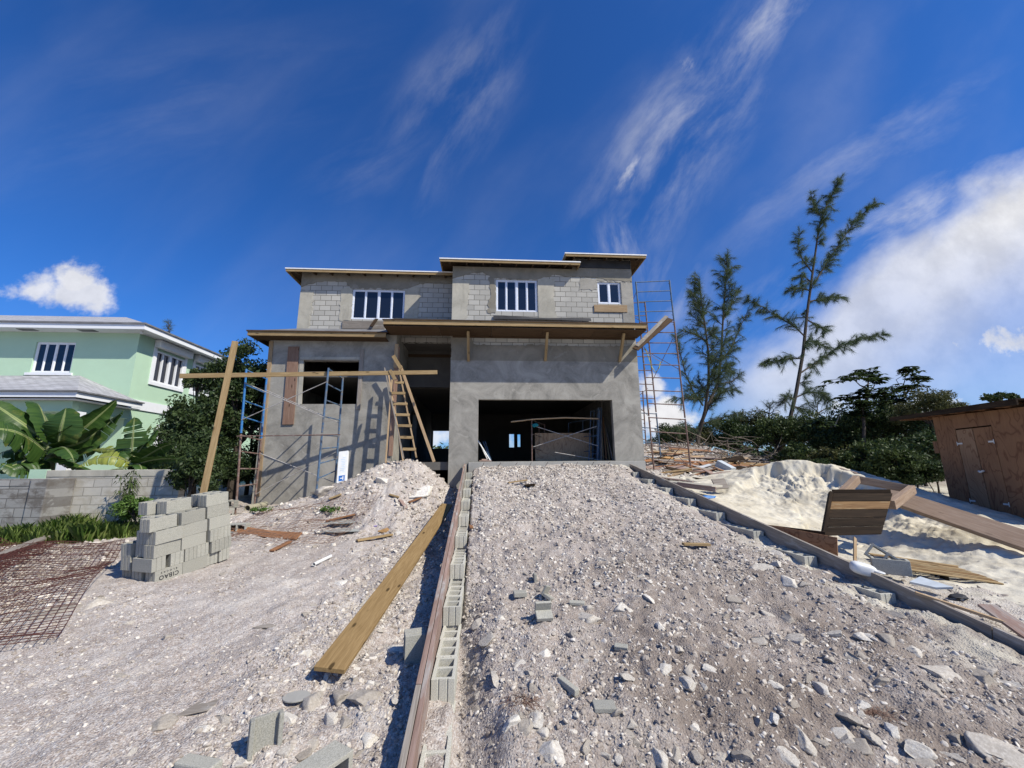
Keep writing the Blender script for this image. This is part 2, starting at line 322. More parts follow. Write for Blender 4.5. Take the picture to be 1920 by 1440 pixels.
def mk_ground():
    m, N, L, b = mat('rubble_ground', 0.97); v = coords(N)
    at_s = N.new('ShaderNodeAttribute'); at_s.attribute_name = 'sand'
    at_d = N.new('ShaderNodeAttribute'); at_d.attribute_name = 'dark'
    f = n_noise(N, L, v, 1.1, 8, 0.68, 0.4); c = n_ramp(N, L, f, [(0.32, (0.335, 0.272, 0.232)), (0.5, (0.46, 0.39, 0.338)), (0.68, (0.58, 0.51, 0.445))])
    vo = N.new('ShaderNodeTexVoronoi'); vo.inputs['Scale'].default_value = 55; L.new(v, vo.inputs['Vector'])
    sep = N.new('ShaderNodeSeparateColor'); L.new(vo.outputs['Color'], sep.inputs[0])
    c = n_mix(N, L, n_range(N, L, sep.outputs[0], 0.72, 0.9, 0, 0.8), c, (0.66, 0.63, 0.60))
    c = n_mix(N, L, n_range(N, L, sep.outputs[1], 0.70, 0.95, 0, 0.6), c, (0.22, 0.185, 0.165))
    for sc_, a_, col_ in ((26, 0.84, (0.66, 0.615, 0.56)), (120, 0.70, (0.70, 0.655, 0.60))):
        v2 = N.new('ShaderNodeTexVoronoi'); v2.inputs['Scale'].default_value = sc_; L.new(v, v2.inputs['Vector']); s2 = N.new('ShaderNodeSeparateColor'); L.new(v2.outputs['Color'], s2.inputs[0])
        c = n_mix(N, L, n_range(N, L, s2.outputs[2], a_, a_+0.12, 0, 0.75), c, col_); c = n_mix(N, L, n_range(N, L, s2.outputs[1], a_, a_+0.15, 0, 0.45), c, (0.25, 0.21, 0.185))
    f2 = n_noise(N, L, v, 5.0, 8, 0.72); c = n_mix(N, L, n_range(N, L, f2, 0.52, 0.68, 0, 0.5), c, (0.60, 0.565, 0.53))
    wp = n_noise(N, L, v, 0.55, 8, 0.7, 0.5); c = n_mix(N, L, n_range(N, L, wp, 0.55, 0.66, 0, 0.55), c, (0.70, 0.655, 0.59))
    rut = n_noise(N, L, n_map(N, L, v, (2.6, 0.42, 1.0), rot=(0, 0, math.radians(-38))), 1.0, 7, 0.62, 0.3)
    c = n_mix(N, L, n_range(N, L, rut, 0.54, 0.66, 0, 0.42), c, (0.62, 0.575, 0.52)); c = n_mix(N, L, n_range(N, L, rut, 0.46, 0.36, 0, 0.40), c, (0.27, 0.225, 0.20))
    f3 = n_noise(N, L, v, 0.9, 6, 0.7, 1.0)
    dk = N.new('ShaderNodeMath'); dk.operation = 'MULTIPLY'; L.new(n_range(N, L, f3, 0.36, 0.6, 0.42, 1.0), dk.inputs[0]); L.new(at_d.outputs['Fac'], dk.inputs[1])
    c = n_mix(N, L, dk.outputs[0], c, (0.215, 0.175, 0.145))
    sf = n_noise(N, L, v, 2.2, 7, 0.6); sc = n_ramp(N, L, sf, [(0.35, (0.45, 0.41, 0.33)), (0.65, (0.62, 0.58, 0.48))])
    c = n_mix(N, L, at_s.outputs['Fac'], c, sc)
    L.new(c, b.inputs['Base Color'])
    h = N.new('ShaderNodeMath'); h.operation = 'MULTIPLY_ADD'; L.new(n_noise(N, L, v, 45, 6, 0.75), h.inputs[0]); h.inputs[1].default_value = 0.7
    L.new(n_range(N, L, vo.outputs['Distance'], 0, 0.6, 0.6, 0), h.inputs[2])
    n_bump(N, L, b, h.outputs[0], 0.9, 0.016); return m
M['ground'] = mk_ground()
def mk_sand():
    m, N, L, b = mat('pale_sand', 0.97); v = coords(N)
    sf = n_noise(N, L, v, 2.0, 8, 0.62); c = n_ramp(N, L, sf, [(0.32, (0.46, 0.41, 0.31)), (0.5, (0.58, 0.53, 0.42)), (0.68, (0.68, 0.635, 0.52))])
    L.new(c, b.inputs['Base Color']); n_bump(N, L, b, n_noise(N, L, v, 30, 7, 0.7), 0.55, 0.014); return m
M['sand'] = mk_sand()

def mk_leaf(name, cols, trans=0.25, rough=0.55):
    m, N, L, b = mat(name, rough); g = N.new('ShaderNodeNewGeometry')
    c = n_ramp(N, L, g.outputs['Random Per Island'], [(i/(len(cols)-1), k) for i, k in enumerate(cols)])
    f = n_noise(N, L, coords(N), 1.3, 3); c = n_mix(N, L, n_range(N, L, f, 0.42, 0.62, 0, 0.45), c, tuple(k*1.25 for k in cols[-1]))
    L.new(c, b.inputs['Base Color'])
    t = N.new('ShaderNodeBsdfTranslucent'); L.new(c, t.inputs[0]); mx = N.new('ShaderNodeMixShader'); mx.inputs[0].default_value = trans
    L.new(b.outputs[0], mx.inputs[1]); L.new(t.outputs[0], mx.inputs[2]); L.new(mx.outputs[0], N['Material Output'].inputs[0]); return m
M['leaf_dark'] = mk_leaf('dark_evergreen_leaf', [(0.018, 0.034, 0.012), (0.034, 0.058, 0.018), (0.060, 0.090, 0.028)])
M['leaf_mid'] = mk_leaf('scrub_leaf', [(0.026, 0.046, 0.014), (0.048, 0.076, 0.022), (0.085, 0.115, 0.035)])
M['leaf_olive'] = mk_leaf('olive_leaf', [(0.040, 0.050, 0.018), (0.066, 0.080, 0.028), (0.12, 0.115, 0.04)])
M['leaf_bright'] = mk_leaf('bright_leaf', [(0.05, 0.10, 0.02), (0.08, 0.15, 0.03), (0.13, 0.21, 0.045)])
M['needle'] = mk_leaf('casuarina_needle', [(0.040, 0.068, 0.030), (0.065, 0.10, 0.045), (0.11, 0.145, 0.065)], 0.35)
M['grass'] = mk_leaf('grass_blade', [(0.11, 0.21, 0.035), (0.19, 0.32, 0.06), (0.34, 0.40, 0.13)], 0.45)
M['bark'] = simple('bark', (0.065, 0.052, 0.042), 0.9, var=0.35, scale=12, bump=0.8)
M['bark_pale'] = simple('pale_bark', (0.24, 0.21, 0.17), 0.9, var=0.3, scale=12, bump=0.8)
M['branch_dead'] = simple('dead_branch', (0.20, 0.165, 0.13), 0.9, var=0.4, scale=8)
def mk_banana(name, a, c2, rib):
    m, N, L, b = mat(name, 0.38); v = coords(N, 'UV')
    f = n_noise(N, L, n_map(N, L, v, (45, 1.5, 1)), 1.0, 3, 0.6); c = n_ramp(N, L, f, [(0.35, a), (0.65, c2)])
    sp = N.new('ShaderNodeSeparateXYZ'); L.new(v, sp.inputs[0])
    ab = N.new('ShaderNodeMath'); ab.operation = 'ABSOLUTE'; L.new(sp.outputs[1], ab.inputs[0])
    c = n_mix(N, L, n_range(N, L, ab.outputs[0], 0.035, 0.06, 1.0, 0.0), c, rib)
    f2 = n_noise(N, L, coords(N), 2.5, 5); c = n_mix(N, L, n_range(N, L, f2, 0.6, 0.72, 0, 0.5), c, (0.24, 0.22, 0.05))
    L.new(c, b.inputs['Base Color']); n_bump(N, L, b, f, 0.4, 0.01)
    t = N.new('ShaderNodeBsdfTranslucent'); L.new(c, t.inputs[0]); mx = N.new('ShaderNodeMixShader'); mx.inputs[0].default_value = 0.18
    L.new(b.outputs[0], mx.inputs[1]); L.new(t.outputs[0], mx.inputs[2]); L.new(mx.outputs[0], N['Material Output'].inputs[0]); return m
M['banana'] = mk_banana('banana_leaf', (0.026, 0.062, 0.013), (0.055, 0.105, 0.021), (0.24, 0.30, 0.10))
M['banana_yellow'] = mk_banana('yellowing_banana_leaf', (0.16, 0.20, 0.04), (0.30, 0.32, 0.06), (0.4, 0.4, 0.15))
M['banana_stem'] = simple('banana_stem', (0.17, 0.19, 0.09), 0.7, var=0.35, scale=5)
def mk_shingle():
    m, N, L, b = mat('grey_shingles', 0.9); v = coords(N)
    br = N.new('ShaderNodeTexBrick'); L.new(n_map(N, L, v, (1, 2.4, 1)), br.inputs['Vector']); br.inputs['Scale'].default_value = 1
    br.inputs['Brick Width'].default_value = 0.33; br.inputs['Row Height'].default_value = 0.30; br.inputs['Mortar Size'].default_value = 0.012
    br.inputs['Color1'].default_value = (0.30, 0.30, 0.31, 1); br.inputs['Color2'].default_value = (0.47, 0.47, 0.49, 1); br.inputs['Mortar'].default_value = (0.16, 0.16, 0.17, 1)
    c = n_mix(N, L, n_range(N, L, n_noise(N, L, v, 3, 6), 0.4, 0.7, 0, 0.5), br.outputs[0], (0.28, 0.27, 0.27))
    L.new(c, b.inputs['Base Color']); n_bump(N, L, b, br.outputs['Fac'], 0.5, 0.01); return m
M['shingle'] = mk_shingle()
M['felt'] = simple('black_roof_felt', (0.035, 0.035, 0.038), 0.7, var=0.4, scale=2)
M['felt_grey'] = simple('dusty_roof_felt', (0.16, 0.16, 0.165), 0.8, var=0.35, scale=2)
M['metal_edge'] = simple('drip_edge', (0.78, 0.78, 0.77), 0.4, var=0.06)
M['steel_blue'] = simple('blue_scaffold_paint', (0.035, 0.17, 0.42), 0.45, var=0.2, scale=9, dirt=(0.16, 0.19, 0.23))
M['steel_bluegrey'] = simple('worn_blue_scaffold_paint', (0.075, 0.13, 0.21), 0.5, var=0.3, scale=9, dirt=(0.17, 0.15, 0.13))
M['steel_rust'] = simple('rusty_steel', (0.16, 0.10, 0.08), 0.7, var=0.3, scale=14, dirt=(0.25, 0.20, 0.18))
M['steel_grey'] = simple('galvanised_steel', (0.42, 0.40, 0.375), 0.5, 0.1, var=0.25, scale=10, dirt=(0.27, 0.22, 0.19))
M['rebar'] = simple('rusty_rebar', (0.085, 0.03, 0.024), 0.85, var=0.35, scale=10)
M['rebar_mid'] = simple('brown_wire_mesh', (0.20, 0.12, 0.085), 0.85, var=0.3, scale=10)
M['pvc'] = simple('white_pvc', (0.72, 0.72, 0.70), 0.4, var=0.08)
M['foam_blue'] = simple('pale_blue_foam', (0.46, 0.50, 0.53), 0.8, var=0.1, scale=10)
M['blue_sheet'] = simple('blue_plastic', (0.04, 0.17, 0.42), 0.5, var=0.3)
M['teal'] = simple('teal_cloth', (0.02, 0.22, 0.24), 0.9, var=0.3)
M['ink'] = simple('black_ink', (0.02, 0.02, 0.025), 0.9, var=0.1)
M['ink_blue'] = simple('blue_ink', (0.02, 0.13, 0.42), 0.7, var=0.1)
M['paper_print'] = simple('pale_blue_print', (0.50, 0.62, 0.72), 0.8, var=0.1)
M['black_rubber'] = simple('black_plastic', (0.03, 0.03, 0.032), 0.6, var=0.3)
M['cardboard'] = simple('brown_paper', (0.38, 0.22, 0.09), 0.9, var=0.2)
M['wallboard'] = simple('grey_cement_board', (0.33, 0.335, 0.31), 0.9, var=0.12)
M['tape'] = simple('yellow_strap', (0.55, 0.55, 0.12), 0.6, var=0.1)
def mk_glass():
    m, N, L, b = mat('dark_window_glass', 0.04); b.inputs['Base Color'].default_value = (0.010, 0.013, 0.022, 1)
    b.inputs['Specular IOR Level'].default_value = 0.7; n_bump(N, L, b, n_noise(N, L, coords(N), 1.6, 3), 0.25, 0.05); return m
M['glass'] = mk_glass()
def mk_framefilm():
    m, N, L, b = mat('window_frame_with_film', 0.4); v = coords(N)
    f = n_noise(N, L, n_map(N, L, v, (60, 60, 26)), 1.0, 1); c = n_ramp(N, L, f, [(0.46, (0.78, 0.79, 0.82)), (0.52, (0.60, 0.66, 0.78))])
    L.new(c, b.inputs['Base Color']); return m
M['frame_film'] = mk_framefilm()

# ------------------------------------------------------------------ object helpers
WORLD = {}
def thing(name, label, cat, loc=(0, 0, 0), rot=None, group=None):
    o = bpy.data.objects.new(name, None); COL.objects.link(o); o.empty_display_size = 0.2
    mw = Matrix.Translation(Vector(loc)) @ (rot.to_4x4() if rot is not None else Matrix.Identity(4))
    o.matrix_world = mw; WORLD[o.name] = mw
    o['label'] = label; o['category'] = cat
    if group: o['group'] = group
    return o
def tag(o, label, cat, group=None, kind=None):
    o['label'] = label
    if cat: o['category'] = cat
    if group: o['group'] = group
    if kind: o['kind'] = kind
    return o
def link(name, me, parent=None, mw=None):
    o = bpy.data.objects.new(name, me); COL.objects.link(o)
    mw = mw if mw is not None else Matrix.Identity(4)
    WORLD[o.name] = mw
    if parent is not None:
        o.parent = parent; o.matrix_basis = WORLD[parent.name].inverted() @ mw
    else: o.matrix_basis = mw
    return o
def copy_tree(o, parent=None):
    c = o.copy(); COL.objects.link(c); c.parent = parent
    WORLD[c.name] = WORLD[o.name]
    for ch in list(o.children): copy_tree(ch, c)
    return c
class MB:
    def __init__(s): s.v = []; s.f = []; s.m = []
    def box(s, lo, hi, mi=0, R=None, c=None):
        n = len(s.v); (x0, y0, z0), (x1, y1, z1) = lo, hi
        P = [(x0,y0,z0),(x1,y0,z0),(x1,y1,z0),(x0,y1,z0),(x0,y0,z1),(x1,y0,z1),(x1,y1,z1),(x0,y1,z1)]
        if R is not None: P = [tuple(R @ Vector(p) + Vector(c or (0,0,0))) for p in P]
        s.v += P; s.f += [tuple(n+i for i in q) for q in ((0,3,2,1),(4,5,6,7),(0,1,5,4),(1,2,6,5),(2,3,7,6),(3,0,4,7))]; s.m += [mi]*6; return s
    def beam(s, p0, p1, w, t, up=(0, 0, 1), mi=0):
        """rectangular bar p0 to p1, width w across, thickness t along up"""
        p0 = Vector(p0); p1 = Vector(p1); x = (p1-p0); ln = x.length; x.normalize()
        y = Vector(up).cross(x)
        if y.length < 1e-4: y = Vector((0, 1, 0)).cross(x)
        y.normalize(); z = x.cross(y); R = Matrix((x, y, z)).transposed()
        return s.box((0, -w/2, -t/2), (ln, w/2, t/2), mi, R, p0)
    def tube(s, pts, rad, n=8, mi=0, cap=True):
        pts = [Vector(p) for p in pts]; k = len(pts)
        if isinstance(rad, (int, float)): rad = [rad]*k
        base = len(s.v); prev = None
        for i, p in enumerate(pts):
            d = (pts[min(i+1, k-1)] - pts[max(i-1, 0)]).normalized()
            if prev is None:
                a = Vector((0, 0, 1)) if abs(d.z) < 0.9 else Vector((1, 0, 0)); u = d.cross(a).normalized()
            else:
                u = (prev - d * prev.dot(d)).normalized()
            prev = u; w = d.cross(u)
            for j in range(n):
                a = 2*PI*j/n; q = p + (u*math.cos(a) + w*math.sin(a)) * rad[i]; s.v.append(tuple(q))
        for i in range(k-1):
            for j in range(n):
                a = base+i*n+j; b = base+i*n+(j+1) % n; s.f.append((a, b, b+n, a+n)); s.m.append(mi)
        if cap:
            s.f.append(tuple(base+j for j in range(n))[::-1]); s.f.append(tuple(base+(k-1)*n+j for j in range(n))); s.m += [mi, mi]
        return s
    def poly(s, pts, mi=0):
        n = len(s.v); s.v += [tuple(p) for p in pts]; s.f.append(tuple(range(n, n+len(pts)))); s.m.append(mi); return s
    def cells(s, xs, ys, mask, h0, h1, fn=lambda a, b, c: (a, b, c), mi=0):
        """extrude the solid cells of a grid from h0 to h1"""
        nx, ny = len(xs)-1, len(ys)-1; idx = {}
        def V(i, j, k):
            key = (i, j, k)
            if key not in idx: idx[key] = len(s.v); s.v.append(tuple(fn(xs[i], ys[j], (h0, h1)[k])))
            return idx[key]
        S = lambda i, j: 0 <= i < nx and 0 <= j < ny and mask(i, j)
        for i in range(nx):
            for j in range(ny):
                if not S(i, j): continue
                q = [(V(i,j,0),V(i,j+1,0),V(i+1,j+1,0),V(i+1,j,0)), (V(i,j,1),V(i+1,j,1),V(i+1,j+1,1),V(i,j+1,1))]
                if not S(i-1, j): q.append((V(i,j,0),V(i,j,1),V(i,j+1,1),V(i,j+1,0)))
                if not S(i+1, j): q.append((V(i+1,j,0),V(i+1,j+1,0),V(i+1,j+1,1),V(i+1,j,1)))
                if not S(i, j-1): q.append((V(i,j,0),V(i+1,j,0),V(i+1,j,1),V(i,j,1)))
                if not S(i, j+1): q.append((V(i,j+1,0),V(i,j+1,1),V(i+1,j+1,1),V(i+1,j+1,0)))
                s.f += q; s.m += [mi]*len(q)
        return s
    def mesh(s, name, mats, smooth=False, uv=None):
        me = bpy.data.meshes.new(name); me.from_pydata(s.v, [], s.f)
        for m_ in (mats if isinstance(mats, (list, tuple)) else [mats]): me.materials.append(m_)
        me.polygons.foreach_set('material_index', s.m)
        if smooth: me.polygons.foreach_set('use_smooth', [True]*len(s.f))
        bm = bmesh.new(); bm.from_mesh(me); bmesh.ops.recalc_face_normals(bm, faces=bm.faces); bm.to_mesh(me); bm.free()
        me.update(); return me
    def build(s, name, mats, parent=None, mw=None, smooth=False, bevel=0):
        o = link(name, s.mesh(name, mats, smooth), parent, mw)
        if bevel: add_bevel(o, bevel)
        return o
def add_bevel(o, w):
    b = o.modifiers.new('bevel', 'BEVEL'); b.width = w; b.segments = 2; b.limit_method = 'ANGLE'; b.angle_limit = 0.7
def npmesh(name, V, Fc, mats, smooth=False):
    """fast mesh from numpy arrays, all faces with the same number of corners"""
    me = bpy.data.meshes.new(name); V = np.asarray(V, np.float32); Fc = np.asarray(Fc, np.int32)
    k = Fc.shape[1]; me.vertices.add(len(V)); me.vertices.foreach_set('co', V.ravel())
    me.loops.add(Fc.size); me.loops.foreach_set('vertex_index', Fc.ravel())
    me.polygons.add(len(Fc)); me.polygons.foreach_set('loop_start', np.arange(0, Fc.size, k, dtype=np.int32))
    if smooth: me.polygons.foreach_set('use_smooth', np.ones(len(Fc), bool))
    for m_ in (mats if isinstance(mats, (list, tuple)) else [mats]): me.materials.append(m_)
    me.update(calc_edges=True); me.validate(); return me
def frame(p0, p1, up):
    p0 = Vector(p0); x = (Vector(p1)-p0); ln = x.length; x.normalize(); y = Vector(up).cross(x)
    if y.length < 1e-4: y = Vector((0, 1, 0)).cross(x)
    y.normalize(); z = x.cross(y); R = Matrix((x, y, z)).transposed()
    return Matrix.Translation(p0) @ R.to_4x4(), ln
def board(name, p0, p1, w, t, material, up=(0, 0, 1), parent=None, label=None, cat=None, group=None, bevel=0.004, bow=0.0, sag=0.0):
    """a plank: local X is its length (grain), w across, t thick along up; slightly warped"""
    mw, ln = frame(p0, p1, up); n = 8 if (bow or sag) else 2
    mb = MB(); st = []
    for i in range(n):
        s = i/(n-1); x = ln*s; dy = bow*4*s*(1-s); dz = sag*4*s*(1-s); b = len(mb.v)
        for (yy, zz) in ((-w/2, -t/2), (w/2, -t/2), (w/2, t/2), (-w/2, t/2)): mb.v.append((x, yy+dy, zz+dz))
        if i: 
            for j in range(4): mb.f.append((b-4+j, b-4+(j+1) % 4, b+(j+1) % 4, b+j)); mb.m.append(0)
    mb.f.append((3, 2, 1, 0)); mb.f.append(tuple(len(mb.v)-4+j for j in range(4))); mb.m += [0, 0]
    o = mb.build(name, material, parent, mw, bevel=bevel)
    if label: tag(o, label, cat, group)
    elif group and parent is None: o['group'] = group
    return o
ORD = ['first', 'second', 'third', 'fourth', 'fifth', 'sixth', 'seventh', 'eighth', 'ninth', 'tenth', 'eleventh', 'twelfth', 'thirteenth', 'fourteenth', 'fifteenth', 'sixteenth', 'seventeenth', 'eighteenth', 'nineteenth', 'twentieth', 'twenty-first', 'twenty-second', 'twenty-third', 'twenty-fourth', 'twenty-fifth', 'twenty-sixth', 'twenty-seventh', 'twenty-eighth', 'twenty-ninth', 'thirtieth', 'thirty-first', 'thirty-second', 'thirty-third', 'thirty-fourth', 'thirty-fifth']
# ------------------------------------------------------------------ the terrain
def RT(y):            # height of the top edge of the form boards along the ramp
    y = np.asarray(y, float); return 0.06 + 0.166*(np.clip(y, 1.2, 14.0) - 2.84)
def XL(y):            # left form board, left face
    return -0.5 - 0.0154*(np.asarray(y, float) - 2.84)
XR = 4.90             # right form board, left face
def G0(x, y):
    x = np.asarray(x, float); y = np.asarray(y, float)
    ramp = RT(y) - 0.125 + 0.05*sstep(12.3, 14, y) + 0.05*np.sin((x+0.3)/5.0*PI)*sstep(2, 6, y)
    left = -0.10 + 0.07*(np.clip(y, -2, 16.5) - 2.9) + 0.10*sstep(-6, -11, x)
    ax = np.where(x < -2.5, 3.8, 2.35); by = np.where(y < 13.0, 3.6, 2.5)
    r = np.sqrt(((x+2.5)/ax)**2 + ((y-13.0)/by)**2)
    rn = r + 0.14*fbm(x*0.9, y*0.9, 3, 5)
    left = left + 1.52*np.clip(1-rn, 0, 1)**1.05 * (0.9+0.1*sstep(0, .3, r))
    left = left + 0.22*np.exp(-(((x+5.2)/1.2)**2+((y-11.0)/0.7)**2))          # low heap under the first scaffold
    right = -0.05 + 0.145*(np.clip(y, -2, 14.2) - 3) - 0.055*np.clip(x-5, 0, 8)
    right = right - 0.34*np.exp(-(((x-7.2)/1.7)**2 + ((y-8.6)/2.6)**2))
    right = right + 1.25*np.exp(-(((x-9.5)/4.5)**2 + ((y-20)/3.6)**2)) + 0.25*sstep(14, 18, y)
    back = np.where(x < 2, left, right)
    g = np.where(y < 14.2, left, back)
    dl = x - XL(y); ramp = ramp - 0.17*np.exp(-((dl-0.30)/0.25)**2)*(1-sstep(4.0, 7.0, y)) - 0.05*np.exp(-((dl-0.30)/0.2)**2) - 0.13*np.exp(-(np.clip(XR-0.2-x, 0, 9)/0.38)**2)*(1-sstep(12.5, 13.6, y))*sstep(4.4, 5.2, y) + 0.05*np.exp(-(np.clip(XR-x, 0, 9)/0.5)**2)*(1-sstep(4.2, 5.0, y))
    wl = sstep(0.24, 0.34, dl); wr = sstep(XR-0.06, XR+0.02, x)
    g = left*(1-wl) + ramp*wl
    g = g*(1-wr) + right*wr
    bk = sstep(14.0, 14.3, y)
    hb = left*(1-sstep(0, 4, x)) + right*sstep(0, 4, x)
    g = g*(1-bk) + np.where(x > XR, right, hb)*bk
    far = sstep(26, 60, np.hypot(x, y)); g = g*(1-far) + 1.0*far
    return g
def G(x, y):
    x = np.asarray(x, float); y = np.asarray(y, float)
    g = G0(x, y); onr = sstep(0.2, 0.4, x-XL(y)) * (1-sstep(XR-0.1, XR, x)) * (1-sstep(13.7, 14, y))
    mound = sstep(8.5, 10.5, y)*sstep(-7, -5.5, x)*(1-sstep(-0.9, -0.6, x))
    amp = 0.55 + 0.45*onr + 0.8*mound + 0.5*sstep(-3.2, -1.0, x)*(1-onr)
    amp = amp * np.where((x > XR), 0.7, 1.0)
    g = g + 0.085*amp*fbm(x*1.1, y*1.1, 3, 3) + 0.075*amp*fbm(x*4.5+3, y*4.5, 4, 9, 0.62) + 0.03*amp*np.abs(fbm(x*13, y*13, 3, 21, 0.6))
    return g
def make_ground():
    xs = np.concatenate([-np.geomspace(600, 13, 26)[:-1], np.arange(-13, -3.5, 0.055), np.arange(-3.5, 5.6, 0.026), np.arange(5.6, 14, 0.06), np.geomspace(14, 600, 26)])
    ys = np.concatenate([-np.geomspace(300, 1, 12)[:-1], np.arange(-1, 2.0, 0.1), 2.0*np.exp(np.arange(0, 260)*0.0080), np.geomspace(16.2, 900, 60)])
    X, Y = np.meshgrid(xs, ys, indexing='ij'); Z = G(X, Y)
    nx, ny = len(xs), len(ys); V = np.stack([X, Y, Z], -1).reshape(-1, 3)
    i, j = np.meshgrid(np.arange(nx-1), np.arange(ny-1), indexing='ij'); a = (i*ny+j).ravel()
    Fc = np.stack([a, a+ny, a+ny+1, a+1], -1)
    me = npmesh('ground', V, Fc, M['ground'], smooth=True)
    x = V[:, 0]; y = V[:, 1]
    sand = sstep(4.95, 5.15, x) * (1-sstep(13.0, 14.5, y))
    sand = sand * (0.35 + 0.65*sstep(-0.25, 0.15, fbm(x*0.8, y*0.8, 4, 31) + 0.25*sstep(4.5, 7, y)))
    # sand spilled over the right edge of the ramp, and a pale patch on it
    e = XR - x; spill = np.exp(-((e-0.25)/0.45)**2) * (x < XR) * sstep(2.5, 3.5, y) * sstep(-0.15, 0.25, fbm(x*1.6, y*1.6, 4, 41))
    sand = np.maximum(sand, spill*0.9)
    dark = sstep(-0.4, 2.2, x) * (1-sstep(4, 9, y)) * (x < XR) * 0.70 + 0.16*sstep(-1, 0, x)*(x < XR)*(y < 13) + 0.22
    dark = np.where(x > XR, 0.15 + 0.85*sstep(12.2, 13.5, y)*sstep(8.5, 10, x), np.clip(dark, 0, 1))
    for nme, d in (('sand', sand), ('dark', dark)):
        at_ = me.attributes.new(nme, 'FLOAT', 'POINT'); at_.data.foreach_set('value', np.clip(d, 0, 1).astype(np.float32))
    o = link('ground', me); tag(o, 'pale rubble and crushed limestone ground of the building plot', None, kind='structure')
make_ground()
def onG(px, py, y0=2.0, y1=26.0):
    d = ray(px, py); ys = np.linspace(y0, y1, 3000); t = ys/d.y
    z = CAM_H + d.z*t; g = G(d.x*t, ys); k = np.argmax(z <= g)
    if not (z <= g).any(): k = len(ys)-1
    return Vector((d.x*t[k], ys[k], float(g[k])))
def gz(x, y): return float(G(np.array([x]), np.array([y]))[0])

# ------------------------------------------------------------------ stones
def ico(sub):
    bm = bmesh.new(); bmesh.ops.create_icosphere(bm, subdivisions=sub, radius=1.0)
    V = np.array([v.co[:] for v in bm.verts]); Fc = np.array([[v.index for v in f.verts] for f in bm.faces]); bm.free(); return V, Fc
def stone_shape(sub, r, chops=9, rough=0.05):
    V, Fc = ico(sub); V = V.copy()
    for _ in range(chops):
        n = r.normal(size=3); n /= np.linalg.norm(n); d = r.uniform(0.34, 0.80); s = V @ n - d
        V -= np.outer(np.clip(s, 0, None), n)
    if rough:
        k = 2.2; nz = fbm(V[:, 0]*k + V[:, 2]*1.7*k + 9, V[:, 1]*k - V[:, 2]*k, 4, int(r.integers(1000)), 0.6)
        V *= (1 + rough*2.2*nz)[:, None]
    V *= np.array([1.0, r.uniform(0.6, 0.95), r.uniform(0.42, 0.7)]); return V, Fc
ROCKS = []
for k in range(16):
    V, Fc = stone_shape(4, np.random.default_rng(50+k), chops=9 + k % 6, rough=0.07); ROCKS.append(npmesh('limestone_rock', V, Fc, M['rock'], smooth=False))
def rot3(n, r):
    q = r.normal(size=(n, 4)); q /= np.linalg.norm(q, axis=1)[:, None]; w, x, y, z = q.T
    return np.stack([1-2*(y*y+z*z), 2*(x*y-z*w), 2*(x*z+y*w), 2*(x*y+z*w), 1-2*(x*x+z*z), 2*(y*z-x*w), 2*(x*z-y*w), 2*(y*z+x*w), 1-2*(x*x+y*y)], -1).reshape(n, 3, 3)
def scatter(name, pts, sizes, sub, material, r, flat=0.8):
    """many small stones in one mesh"""
    shapes = [stone_shape(sub, r, chops=11, rough=0.0 if sub < 2 else 0.05) for _ in range(14)]; n = len(pts); nv = len(shapes[0][0]); Fc = shapes[0][1]
    SV = np.array([s[0] for s in shapes]); V = SV[r.integers(0, 14, n)]
    V = np.einsum('nij,nvj->nvi', rot3(n, r), V); V[:, :, 2] *= flat
    V = V * sizes[:, None, None] + pts[:, None, :]
    F2 = (Fc[None] + (np.arange(n)*nv)[:, None, None]).reshape(-1, 3)
    o = link(name, npmesh(name, V.reshape(-1, 3), F2, material)); return o
